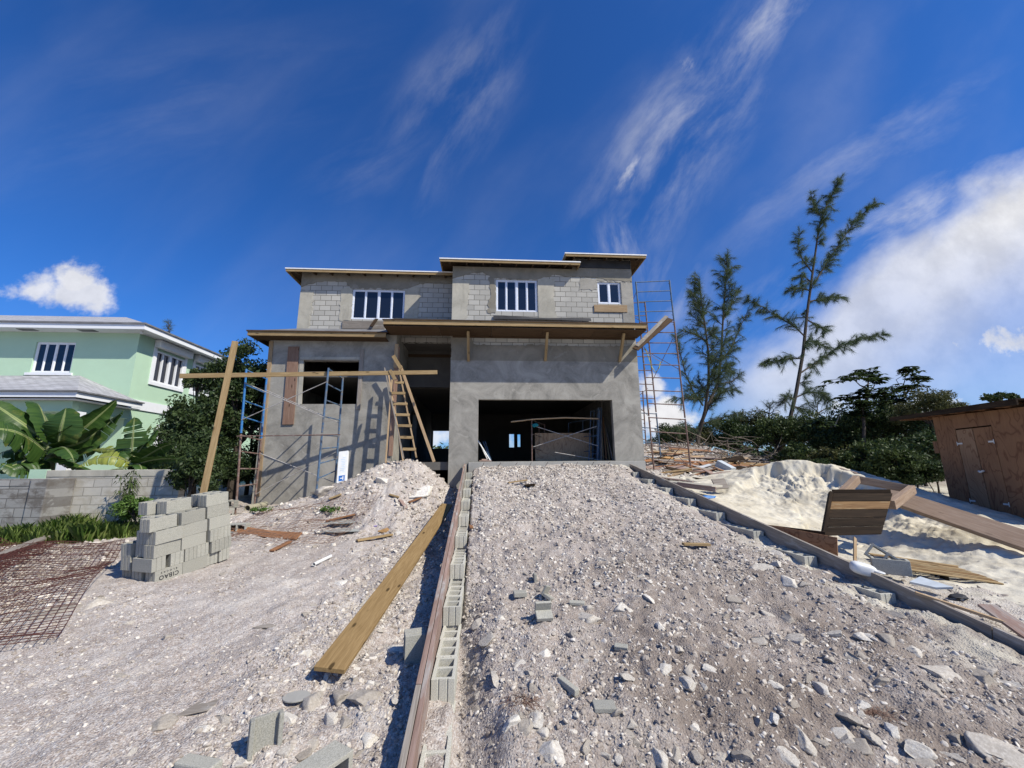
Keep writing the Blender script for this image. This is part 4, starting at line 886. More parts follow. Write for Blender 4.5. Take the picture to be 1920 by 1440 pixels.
    for i in range(n):
        t = i/(n-1); x = 0.3+t*3.6; dip = 0.10*math.sin(t*PI)**2; mb.v += [(x, FY-0.03-0.02*math.sin(t*9), 7.20-0.05*t-dip*0.3), (x, FY-0.10-0.06*math.sin(t*PI), 7.03-0.02*t)]
        if i: b0 = 2*i; mb.f.append((b0-2, b0-1, b0+1, b0)); mb.m.append(0)
    mb.build('loose_felt', M['felt'], H)
    return H
make_house()

# ------------------------------------------------------------------ green neighbour house
def make_green():
    GX = -13.8; GY = 16.5
    H = thing('green_house', 'mint green two-storey house with white windows and grey shingle roofs', 'house', (-14, 17, 0.6))
    w1 = (17.42, 19.05, 5.36, 6.70); w2 = (19.75, 21.35, 5.36, 6.70); w3 = (18.2, 19.4, 2.35, 3.55)
    zt = at(260, 620, GY).z
    fx0, fx1 = at(62, 670, GY).x, at(137, 670, GY).x; wz0, wz1 = at(90, 699, GY).z, at(100, 641, GY).z
    wall_xz('front_wall', -26, GX, 0, zt, GY, 0.2, [(fx0, fx1, wz0, wz1)], M['green'], H)
    wall_yz('side_wall', GY+0.2, 27, 0, zt, GX-0.2, 0.2, [w1, w2, w3], M['green'], H)
    w = window_front(H, fx0, fx1, wz0, wz1, GY+0.05, 4, M['white'], fr=0.07); w['label'] = 'white window on the street front of the upper floor'
    box('window_sill', (fx0-0.12, GY-0.06, wz0-0.10), (fx1+0.12, GY-0.002, wz0), M['white'], w)
    for (a, b, c, d), lb in ((w1, 'white upper side window nearer the street'), (w2, 'white upper side window behind the leaning tree'), (w3, 'white lower side window half hidden by leaves')):
        n = 4; fr = 0.07; ys = [a, a+fr]
        for i in range(1, n): m_ = 0.12 if i == 2 else 0.05; q = a+(b-a)*i/n; ys += [q-m_/2, q+m_/2]
        ys += [b-fr, b]; zs = [c, c+fr, d-fr, d]
        f = MB().cells(ys, zs, lambda i, j: i % 2 == 0 or j != 1, GX-0.12, GX+0.02, lambda p, q, r: (r, p, q)).build('window', M['white'], H, bevel=0.004); f['label'] = lb
        for k in range(n): box('pane', (GX-0.07, ys[2*k+1]-0.004, zs[1]-0.004), (GX-0.06, ys[2*k+2]+0.004, zs[2]+0.004), M['glass'], f)
        box('window_trim', (GX+0.002, a-0.14, c-0.13), (GX+0.06, b+0.14, c-0.001), M['white'], f); box('window_trim', (GX+0.002, a-0.14, c+0.001), (GX+0.045, a-0.001, d+0.1), M['white'], f); box('window_trim', (GX+0.002, b+0.001, c+0.001), (GX+0.045, b+0.14, d+0.1), M['white'], f)
        if c > 4: s = box('shutter_box', (GX+0.002, a-0.16, d+0.10), (GX+0.27, b+0.16, d+0.42), M['offwhite'], H, 0.03)
    box('white_band', (GX, GY-0.02, 4.12), (GX+0.05, 27, 4.50), M['white'], H)
    # main roof
    ze = at(270, 606, 15.9).z; x0, x1, y0, y1 = -27, GX+0.62, 15.9, 27.6; t = math.tan(math.radians(22)); hw = (y1-y0)/2; mb = MB()
    A = (x1-hw, y0+hw, ze+hw*t); B = (x0, y0+hw, ze+hw*t)
    mb.poly([(x0, y0, ze), (x1, y0, ze), A, B]); mb.poly([(x1, y0, ze), (x1, y1, ze), A]); mb.poly([(x1, y1, ze), (x0, y1, ze), B, A])
    me = bpy.data.meshes.new('roof'); me.from_pydata(mb.v, [], mb.f); me.materials.append(M['shingle']); rf = link('roof', me, H)
    box('soffit', (x0, y0+0.04, ze-0.22), (x1-0.04, y1, ze-0.20), M['offwhite'], rf)
    fb = MB(); fb.box((x0, y0, ze-0.24), (x1, y0+0.035, ze-0.05)); fb.box((x1-0.035, y0+0.036, ze-0.24), (x1, y1, ze-0.05)); fb.build('fascia', M['white'], rf)
    gb = MB(); gb.box((x0, y0-0.05, ze-0.048), (x1+0.05, y0+0.05, ze+0.015)); gb.box((x1-0.05, y0+0.052, ze-0.048), (x1+0.05, y1, ze+0.013)); gb.build('drip_edge', M['felt_grey'], rf)
    for px in (52, 165): p = at(px, 612, 16.2); box('soffit_vent', (p.x-0.3, 16.1, ze-0.235), (p.x+0.3, 16.35, ze-0.222), M['felt_grey'], rf)
    # porch
    pe = at(145, 733, 13.9); ez = pe.z; ex = pe.x; ap = at(150, 704, GY); pr = MB()
    pr.poly([(-26, 13.9, ez), (ex, 13.9, ez), (ap.x, GY, ap.z), (-26, GY, ap.z-0.1)]); pr.poly([(ex, 13.9, ez), (ex, GY, ez), (ap.x, GY, ap.z)])
    me = bpy.data.meshes.new('porch_roof'); me.from_pydata(pr.v, [], pr.f); me.materials.append(M['shingle']); po = link('porch_roof', me, H)
    box('ceiling', (-26, 13.97, ez-0.26), (ex-0.07, GY-0.01, ez-0.24), M['offwhite'], po)
    fb = MB(); fb.box((-26, 13.9, ez-0.20), (ex, 13.95, ez-0.03)); fb.box((ex-0.05, 13.952, ez-0.20), (ex, GY-0.01, ez-0.03)); fb.build('fascia', M['white'], po)
    gb = MB(); gb.box((-26, 13.83, ez-0.028), (ex+0.06, 13.93, ez+0.02)); gb.box((ex-0.03, 13.932, ez-0.028), (ex+0.07, GY, ez+0.018)); gb.build('drip_edge', M['felt_grey'], po)
    bm_ = MB(); bm_.box((-26, 14.25, ez-0.62), (ex-0.4, 14.5, ez-0.262)); bm_.box((ex-0.65, 14.51, ez-0.62), (ex-0.4, GY-0.01, ez-0.263)); bm_.build('porch_beam', M['green'], H)
    c = at(137, 800, 14.35); MB().box((c.x-0.16, 14.24, 0.3), (c.x+0.16, 14.53, ez-0.623)).build('column', M['white'], H)
    MB().box((-26, 14.6, 0.3), (-14.2, 16.4, 0.95)).build('porch_floor', M['white'], H)
    MB().tube([(GX+0.3, GY-0.3, ze-0.21), (GX+0.32, GY-0.32, ze-0.34)], 0.05, 8).build('eave_lamp', M['offwhite'], H)
make_green()

# ------------------------------------------------------------------ block boundary wall
def make_fence():
    F_ = thing('boundary_wall', 'low boundary wall of pale concrete blocks with stained coping in front of the banana plants', 'wall', (-9, 10.5, 0.5))
    FX1 = at(338, 900, 10.5).x; a = at(85, 900, 10.5).x; zt = at(200, 881, 10.5).z
    o = wall_xz('block_panel', a, FX1, 0.0, zt-0.16, 10.5, 0.2, [], M['cmu_fence'], F_); o['label'] = 'newer pale block panel'
    o = box('coping', (a, 10.49, zt-0.158), (FX1, 10.71, zt), M['render_pale'], F_, 0.01)
    zl = at(30, 898, 9.9).z; b = at(84, 940, 9.9).x
    o = wall_xz('block_panel', -22, b-0.35, -0.1, zl-0.16, 9.9, 0.2, [], M['cmu_fence_old'], F_); o['label'] = 'older darker block panel at the left edge'
    box('coping', (-22, 9.89, zl-0.158), (b-0.35, 10.11, zl), M['cmu_fence_old'], F_, 0.01)
    box('pier', (b-0.348, 9.86, -0.1), (b+0.02, 10.487, zl-0.002), M['cmu_fence_old'], F_, 0.02)
    g = at(77, 888, 10.8); o = box('green_panel', (g.x-0.22, 10.75, 0.8), (g.x+0.16, 10.85, at(77, 880, 10.8).z), M['green'], F_)
make_fence()

# ------------------------------------------------------------------ plywood shed
def make_shed():
    az = math.radians(20); d = Vector((math.sin(az), math.cos(az), 0)); nrm = Vector((-d.y, d.x, 0)); P0 = at(1748, 783, 9.6); P0.z = 0
    R = Matrix((-d, -nrm, Vector((0, 0, 1)))).transposed()        # local x runs from the corner towards the viewer, y into the shed
    H = thing('plywood_shed', 'reddish plywood site shed with double doors and overhanging rafters', 'shed', P0, R); W0 = WORLD[H.name]
    def lb(name, lo, hi, m_, par=H, bevel=0):
        o = MB().box(lo, hi).build(name, m_, par, W0, bevel=bevel); return o
    zt0, zt1 = 2.95, 3.16; zb = 0.62
    L_ = 2.8
    def wallq(name, xa, xb, z0, z1a, z1b, m_, y0=0, y1=0.02):
        mb = MB(); mb.v = [(xa, y0, z0), (xb, y0, z0), (xb, y0, z1b), (xa, y0, z1a), (xa, y1, z0), (xb, y1, z0), (xb, y1, z1b), (xa, y1, z1a)]
        mb.f = [(0,1,2,3), (5,4,7,6), (4,0,3,7), (1,5,6,2), (3,2,6,7), (4,5,1,0)]; mb.m = [0]*6; return mb.build(name, m_, H, W0)
    zz = lambda x: zt0 - 0.03*x
    wallq('plywood_panel', 0, 0.66, 0.50, zz(0), zz(0.66), M['plywood']); wallq('plywood_panel', 0.66, 1.72, 2.60, zz(0.66), zz(1.72), M['plywood'], 0.001, 0.02); wallq('plywood_panel', 1.72, L_, 0.50, zz(1.72), zz(L_), M['plywood'], -0.012, 0.018)
    lb('end_panel', (0.0, 0.021, 0.5), (0.02, 2.6, zt0), M['plywood'])
    lb('end_panel', (0.0, 2.6, 0.5), (L_, 2.62, zt0), M['plywood'])
    lb('end_panel', (L_-0.02, 0.021, 0.5), (L_, 2.6, zt0), M['plywood'])
    lb('dark_backing', (0.02, 0.3, 0.5), (2.4, 0.32, 2.9), M['lumber_dark'])  # added dark sheet, its colour stands in for interior shade behind the door gaps
    d1 = lb('door', (0.69, -0.006, 0.54), (1.178, 0.012, 2.57), M['plywood_door'], bevel=0.002); d2 = lb('door', (1.202, -0.006, 0.54), (1.695, 0.012, 2.57), M['plywood'], bevel=0.002)
    d1['label'] = 'lighter door leaf with swirling grain'; 
    for dd, x in ((d1, 0.67), (d2, 1.70)):
        for z in (2.25, 0.95):
            s_ = 1 if x < 1 else -1; mb = MB(); mb.box((min(x, x+0.15*s_), -0.0165, z-0.018), (max(x, x+0.15*s_), -0.013, z+0.018)); mb.tube([(x-0.0, -0.02, z-0.045), (x, -0.02, z+0.045)], 0.008, 8); mb.build('hinge', M['pvc'], dd, W0)
    MB().tube([(1.14, -0.03, 1.62), (1.20, -0.05, 1.60), (1.27, -0.03, 1.63)], 0.022, 8).build('latch', M['pvc'], d1, W0)
    # skids and dark gap
    for y in (0.1, 2.4): MB().box((0, y, 0.30), (L_, y+0.09, 0.498)).build('skid', M['lumber_dark'], H, W0)
    # roof: rafters and deck rising towards the viewer, overhang at the corner
    rise = 0.055
    mb = MB(); z0 = 2.95
    def rz(x): return z0 - 0.02*x
    E0 = -1.25
    mb.v = [(E0, -0.27, rz(E0)+0.10), (L_, -0.27, rz(L_)+0.10), (L_, 3, rz(L_)+0.10), (E0, 3, rz(E0)+0.10)]; mb.v += [(a, b, c+0.025) for a, b, c in mb.v]
    mb.f = [(0,3,2,1), (4,5,6,7), (0,1,5,4), (1,2,6,5), (2,3,7,6), (3,0,4,7)]; mb.m = [0]*6; rf = mb.build('roof', M['lumber_dark'], H, W0)
    for i in range(6):
        x = -0.9+0.62*i; MB().box((x, -0.22, rz(x)+0.0), (x+0.045, 2.9, rz(x)+0.097)).build('rafter', M['plywood'], rf, W0)
    mb = MB(); mb.v = [(E0+0.02, -0.268, rz(E0)+0.02), (L_, -0.268, rz(L_)+0.0), (L_, -0.268, rz(L_)+0.098), (E0+0.02, -0.268, rz(E0)+0.098), (E0+0.02, -0.24, rz(E0)+0.02), (L_, -0.24, rz(L_)+0.0), (L_, -0.24, rz(L_)+0.098), (E0+0.02, -0.24, rz(E0)+0.098)]
    mb.f = [(0,1,2,3), (5,4,7,6), (4,0,3,7), (1,5,6,2), (3,2,6,7), (4,5,1,0)]; mb.m = [0]*6; mb.build('fascia', M['lumber_dark'], rf, W0)
    lb('plywood_offcut', (-0.16, -0.01, 2.05), (-0.002, 0.02, 2.35), M['plywood'])
make_shed()

# ------------------------------------------------------------------ concrete blocks
def block_mesh():
    xs = [-0.195, -0.187, -0.162, -0.015, 0.015, 0.162, 0.187, 0.195]; ys = [-0.095, -0.067, -0.042, -0.030, 0.030, 0.042, 0.067, 0.095]
    def mask(i, j):
        if i in (0, 6): return j not in (2, 4)
        if i in (2, 4): return j in (0, 6)
        return True
    mb = MB().cells(xs, ys, mask, 0, 0.19); return mb.mesh('concrete_block', M['block'])
BLOCK = block_mesh(); BLOCK_PALE = block_mesh(); BLOCK_PALE.materials[0] = M['block_pale']
def block(loc, rz=0.0, label=None, group=None, rx=0.0, ry=0.0, mw=None, cat='concrete block', me=None):
    o = bpy.data.objects.new('concrete_block', me or BLOCK); COL.objects.link(o)
    o.location = loc; o.rotation_euler = (rx, ry, rz)
    if mw is not None: o.matrix_basis = mw
    WORLD[o.name] = mw if mw is not None else (Matrix.Translation(Vector(loc)) @ o.rotation_euler.to_matrix().to_4x4())
    add_bevel(o, 0.003)
    tag(o, label, cat, group); return o
def make_stack():
    O = Vector((-4.80, 6.70, 0.13)); a1 = math.radians(72); e1 = Vector((math.cos(a1), math.sin(a1), 0.11)).normalized(); e2 = Vector((-math.sin(a1), math.cos(a1), 0)); nz_ = e1.cross(e2); RB = Matrix((e1, e2, nz_)).transposed().to_4x4(); r = random.Random(3)
    rows = {}
    # course: list of (start along front, start into the stack, orientation) L long side shows, E end shows
    C_ = {0: [(0.03, 0, 'L'), (0.425, 0, 'L'), (0.825, 0.02, 'E'), (1.03, 0, 'E'), (0.02, 0.26, 'E2'), (0.05, 0.50, 'E2'), (0.45, 0.42, 'L'), (0.85, 0.42, 'L')],
          1: [(-0.02, 0, 'E'), (0.245, 0, 'E'), (0.445, 0, 'E'), (0.645, 0, 'E'), (0.86, -0.03, 'E'), (1.06, 0, 'E'), (0.0, 0.46, 'E2'), (0.45, 0.42, 'L'), (0.85, 0.42, 'L')],
          2: [(-0.01, 0, 'L'), (0.395, 0, 'L'), (0.83, -0.03, 'E'), (1.04, 0.0, 'E'), (0.03, 0.22, 'L'), (0.0, 0.47, 'E2'), (0.45, 0.22, 'L')],
          3: [(0.0, -0.02, 'L'), (0.405, 0.0, 'L'), (0.83, 0.0, 'L'), (0.02, 0.20, 'L'), (0.44, 0.21, 'L'), (0.85, 0.21, 'L')],
          4: [(-0.06, 0.03, 'L'), (0.37, 0.0, 'L'), (0.81, 0.02, 'L'), (0.1, 0.25, 'L'), (0.5, 0.22, 'L'), (0.86, 0.24, 'L')],
          5: [(0.27, 0.18, 'L'), (0.16, 0.40, 'E2'), (0.80, 0.03, 'L'), (0.84, 0.24, 'L')]}
    names = ['bottom', 'second', 'third', 'fourth', 'fifth', 'top']
    for c, L_ in C_.items():
        fr = [q for q in L_ if q[1] < 0.15]; bk = [q for q in L_ if q[1] >= 0.15]
        for (a, b, o_) in L_:
            if o_ == 'L': ca, cb, rot = a+0.2, b+0.1, 0.0
            elif o_ == 'E': ca, cb, rot = a+0.1, b+0.2, PI/2
            else: ca, cb, rot = a+0.2, b+0.1, 0.0
            p = O + e1*ca + e2*cb + nz_*0.192*c
            side = 'front' if b < 0.15 else 'rear'; lst = fr if b < 0.15 else bk; k = sorted(lst).index((a, b, o_))
            show = {'L': 'long face out', 'E': 'grooved end out', 'E2': 'behind the corner'}[o_]
            lab = f"grey stacked block, {names[c]} course, {ORD[k]} from the left in the {side} row, {show}"
            bo = block(p, 0, lab, 'concrete blocks in the stack on the left', mw=Matrix.Translation(p) @ RB @ Matrix.Rotation(rot + r.uniform(-0.035, 0.035), 4, 'Z'))
            if c == 0 and a == 0.03 and b == 0:
                bo['label'] = 'grey concrete block at the bottom corner of the stack with upside-down black lettering'
                # printed letters, upside down
                mw = WORLD[bo.name]
                for txt, sz, zc, sp in (('CIBAO', 0.085, 0.075, 1.15), ('BLOCKS', 0.034, 0.145, 2.2)):
                    cu = bpy.data.curves.new('lettering', 'FONT'); cu.body = txt; cu.size = sz; cu.align_x = 'CENTER'; cu.space_character = sp; cu.extrude = 0.0008; cu.offset = 0.0012 if sz > 0.05 else 0.0006
                    cu.materials.append(M['ink'])
                    t = bpy.data.objects.new('lettering', cu); COL.objects.link(t)
                    dg = bpy.context.evaluated_depsgraph_get(); me = bpy.data.meshes.new_from_object(t.evaluated_get(dg)); bpy.data.objects.remove(t)
                    loc = Matrix.Translation((0.0, -0.0965, zc + sz*0.35)) @ Matrix.Rotation(PI, 4, 'Y') @ Matrix.Rotation(PI/2, 4, 'X')
                    link('lettering', me, bo, mw @ loc)
    return O, e1, e2
make_stack()
# ------------------------------------------------------------------ stepped block walls and form boards along the ramp
def make_edges():
    k = 0
    for s in range(-2, 9):
        y0 = 3.72+1.125*s; z = 0.12+0.187*s
        for j in range(3):
            y = y0+0.195+j*0.392
            if y > 13.6 or y < 2.2: continue
            x = float(XL(y))+0.095+0.10
            cnt = {0: 'nearest', 1: 'middle', 2: 'farthest'}[j]
            o = block((x, y, z-0.19), PI/2 + random.uniform(-0.02, 0.02), f"pale block on the ramp's left edge, {cnt} of three, {ORD[s+2]} step from the near end", 'stepped blocks along the left edge of the ramp', me=BLOCK_PALE)
    n = 0
    for s in range(1, 9):
        y0 = 3.72+1.125*s+0.05; z = 0.10+0.187*s
        for j in range(3):
            y = y0+0.195+j*0.392
            if y > 13.7: continue
            block((XR-0.115, y, z-0.19), PI/2 + random.uniform(-0.02, 0.02), f"grey block on the ramp's right edge, {['nearest', 'middle', 'farthest'][j]} of three, {ORD[s-1]} step from the near end", 'stepped blocks along the right edge of the ramp', me=BLOCK_PALE)
    # left forms: doubled boards with staggered joints, in lengths
    def pl(y, dx=0, dz=0): return Vector((float(XL(y))+dx, y, float(RT(y))+dz))
    def rt2(y): return 0.06+0.166*(y-2.84)
    def pl2(y, dx=0, dz=0): return Vector((float(XL(y))+dx, y, rt2(y)+dz))
    joints = [(1.0, 3.55, 'lumber_grey'), (3.56, 7.6, 'lumber_red'), (7.61, 11.2, 'lumber_red'), (11.21, 13.95, 'lumber_red')]
    labs = ['grey weathered form board at the bottom edge, nearest piece of the left ramp form', 'reddish form board starting at the joint above the grey one, left ramp form', 'reddish form board in the upper middle of the left ramp form', 'farthest form board of the left ramp form, touching the house']
    for (a, b, m_), lb in zip(joints, labs):
        board('form_board', pl2(a, 0.022, -0.13), pl2(b, 0.022, -0.13), 0.043, 0.26, M[m_], parent=None, label=lb, cat='form board', group='boards of the left ramp form')
    for (a, b, m_), lb in zip([(1.0, 5.2, 'lumber_red'), (5.21, 9.4, 'lumber_red'), (9.41, 13.9, 'lumber_grey')], ['inner reddish form board beside the blocks at the bottom edge', 'inner form board beside the blocks, middle piece of the left ramp form', 'inner greyish form board beside the blocks near the house']):
        board('form_board', pl2(a, 0.068, -0.135+0.0), pl2(b, 0.068, -0.135), 0.040, 0.26, M[m_], label=lb, cat='form board', group='boards of the left ramp form')
    def pr(y, dx=0, dz=0): return Vector((XR+dx, y, rt2(y)+dz))
    for (a, b, m_), lb in zip([(0.8, 4.02, 'lumber_grey'), (4.03, 8.6, 'lumber_grey'), (8.61, 13.75, 'lumber_grey')], ['grey form board at the right picture edge, nearest piece of the right form', 'long grey form board in the middle of the right ramp form', 'farthest grey form board of the right ramp form, beside the scaffold']):
        board('form_board', pr(a, 0.045, -0.17), pr(b, 0.045, -0.17), 0.045, 0.32, M[m_], label=lb, cat='form board', group='boards of the right ramp form')
    # mortar fill in the nearest cells
    for i, (dy, dx) in enumerate(((3.15, 0.19), (3.30, 0.19))):
        pass
make_edges()
def prop(name, p0, p1, w, t, m_, label, cat, up=(0, 0, 1), group=None, **k):
    return board(name, p0, p1, w, t, M[m_], up=up, label=label, cat=cat, group=group, **k)
def make_lumber():
    # long yellow plank in front
    a = onG(617, 1256); a.z += 0.13; b = atX(848, 905, -1.02); 
    b = at(862, 888, 10.2); b = Vector((-0.90, 10.4, float(rt2_(10.4))-0.42))
    a = at(617, 1257, 4.02); a2 = at(580, 1258, 4.02)
    prop('plank', a, b, 0.27, 0.04, 'plank_yellow', 'long yellow pine plank running from the near yard up along the form board', 'plank', up=(0.10, -0.2, 1), sag=-0.04)
    # leaning post and long rail
    p = at(441, 640, 8.9); q = at(378, 940, 8.75); q = q + (q-p)*0.06
    prop('leaning_post', p, q, 0.115, 0.045, 'lumber', 'tall yellow board standing at a slant behind the block stack', 'post', up=(0.2, -1, 0))
    prop('rail_board', at(337, 705, 11.6), at(820, 698, 12.9), 0.045, 0.13, 'lumber', 'long horizontal board across the scaffold and the ladder', 'board', up=(0, 0, 1), sag=0.0)
    # ladder
    La, Lb = at(748, 690, 13.55), at(781, 852, 12.95); Rb = at(757, 862, 12.9)
    Ra = at(728, 700, 13.55)
    lt = thing('wooden_ladder', 'home-made wooden ladder with eight nailed rungs standing on the heap', 'ladder', (Lb.x, Lb.y, Lb.z))
    board('rail', La, Lb - Vector((0, 0, 0.1)), 0.09, 0.04, M['lumber_pale'], up=(1, 0, 0), parent=lt); board('rail', Ra, Rb - Vector((0, 0, 0.1)), 0.09, 0.04, M['lumber_pale'], up=(1, 0, 0), parent=lt)
    for (x0, x1, y) in ((740, 757, 717), (734, 760, 737), (737.5, 764, 757), (742, 768, 777.5), (746, 772, 798), (750, 775, 820), (755, 780, 842), (744, 756, 700)):
        t = (y-690)/162; Y = 13.55-0.6*t-0.05; board('rung', at(x0, y, Y), at(x1, y+0.5, Y), 0.035, 0.085, M['lumber'], up=(0, 0.1, 1), parent=lt)
    prop('prop_board', at(751, 686, 13.6), at(814, 866, 13.3), 0.09, 0.045, 'lumber_pale', 'long brace slanting down to the right of the ladder in front of the doorway', 'brace', up=(0, -1, 0))
    prop('prop_board', at(735, 712, 13.2), at(723, 868, 12.7), 0.07, 0.04, 'lumber_pale', 'thin upright pole left of the ladder', 'pole', up=(1, 0, 0))
    prop('prop_board', at(721, 690, 13.3), at(757, 860, 12.6), 0.07, 0.035, 'lumber_grey', 'thin grey stick crossing behind the rail board and down beside the ladder', 'pole', up=(1, 0, 0))
    prop('prop_board', at(737, 667, 13.5), at(752, 691, 13.5), 0.12, 0.04, 'lumber', 'short slanting cleat above the ladder', 'board', up=(0, -1, 0))
    prop('prop_board', at(731, 694, 12.6), at(741, 712, 12.6), 0.10, 0.04, 'lumber', 'short cleat nailed where rail board and ladder meet', 'board', up=(0, -1, 0))
    prop('prop_board', at(744, 645, 13.8), at(741, 690, 13.8), 0.12, 0.04, 'lumber_pale', 'upright board on the wall corner above the ladder', 'board', up=(0, -1, 0))
def rt2_(y): return 0.06+0.166*(y-2.84)
make_lumber()

# ------------------------------------------------------------------ scaffolds
def post(parent, p0, p1, m_, r=0.021, name='post'):
    return MB().tube([p0, p1], r, 10).build(name, M[m_], parent, smooth=False)
def end_frame(parent, f0, f1, b0, b1, m_, n=4, top=True, name='end_frame', label=None):
    """f0 top and f1 foot of one leg, b0/b1 of the other; n rungs"""
    mb = MB(); mb.tube([f0, f1], 0.030, 10); mb.tube([b0, b1], 0.030, 10)
    for i in range(n+1):
        if i == n: t = 0.97
        else: t = 0.015 if i == 0 else i/n
        if i == n: continue
        a = Vector(f0).lerp(Vector(f1), t); b = Vector(b0).lerp(Vector(b1), t); mb.tube([a, b], 0.020, 8)
    # small couplers
    for t in (0.06, 0.55, 0.93):
        for p, q in ((f0, f1), (b0, b1)):
            c = Vector(p).lerp(Vector(q), t); mb.tube([c+Vector((0.0, -0.035, 0)), c+Vector((0, 0.035, 0))], 0.010, 6)
    o = mb.build(name, M[m_], parent)
    if label: o['label'] = label
    return o
def make_left_scaffold():
    Yf, Yb = 12.1, 13.05
    S = thing('scaffold', 'two-tier blue and rusty tube scaffold standing before the left ground-floor wall', 'scaffold', at(520, 930, 11.2))
    A0, A1, A2 = at(462, 692, Yf), at(452, 812, Yf), at(443, 946, Yf-0.05)
    B0, B1, B2 = at(500, 709, Yb), at(490, 822, Yb), at(478, 936, Yb)
    C0, C1, C2 = at(616, 690, Yf+0.1), at(604, 812, Yf+0.1), at(593, 926, Yf+0.1)
    D0, D1, D2 = at(643, 708, Yb+0.1), at(635, 815, Yb+0.1), at(628, 905, Yb+0.1)
    end_frame(S, A0, A1, B0, B1, 'steel_blue', 4, label='bright blue upper end frame'); end_frame(S, A1-Vector((0, 0, 0.03)), A2, B1-Vector((0, 0, 0.03)), B2, 'steel_rust', 4, label='rusty lower end frame')
    end_frame(S, C0, C1, D0, D1, 'steel_bluegrey', 4); end_frame(S, C1-Vector((0, 0, 0.03)), C2, D1-Vector((0, 0, 0.03)), D2, 'steel_bluegrey', 4)
    def br(p, q): MB().tube([p, q], 0.012, 8).build('cross_brace', M['steel_grey'], S)
    d = Vector((0, -0.03, 0))
    br(A0.lerp(A1, 0.22)+d, C0.lerp(C1, 0.76)+d); br(A0.lerp(A1, 0.80)+d, C0.lerp(C1, 0.22)+d)
    br(B1.lerp(B2, 0.25), D1.lerp(D2, 1.0)); br(B1.lerp(B2, 0.92), D1.lerp(D2, 0.35)); br(B0.lerp(B1, 0.2), D0.lerp(D1, 0.8))
    MB().tube([at(444, 818, Yf-0.08), at(638, 815, Yf-0.02)], 0.017, 8).build('ledger_tube', M['steel_rust'], S)
    for p in (A2, B2, C2):
        g = gz(p.x, p.y); MB().box((p.x-0.12, p.y-0.12, g-0.02), (p.x+0.12, p.y+0.12, g+0.03)).build('sole_board', M['lumber_grey'], S); post(S, p+Vector((0, 0, 0.02)), Vector((p.x, p.y, g+0.02)), 'steel_rust', name='base_jack')
make_left_scaffold()
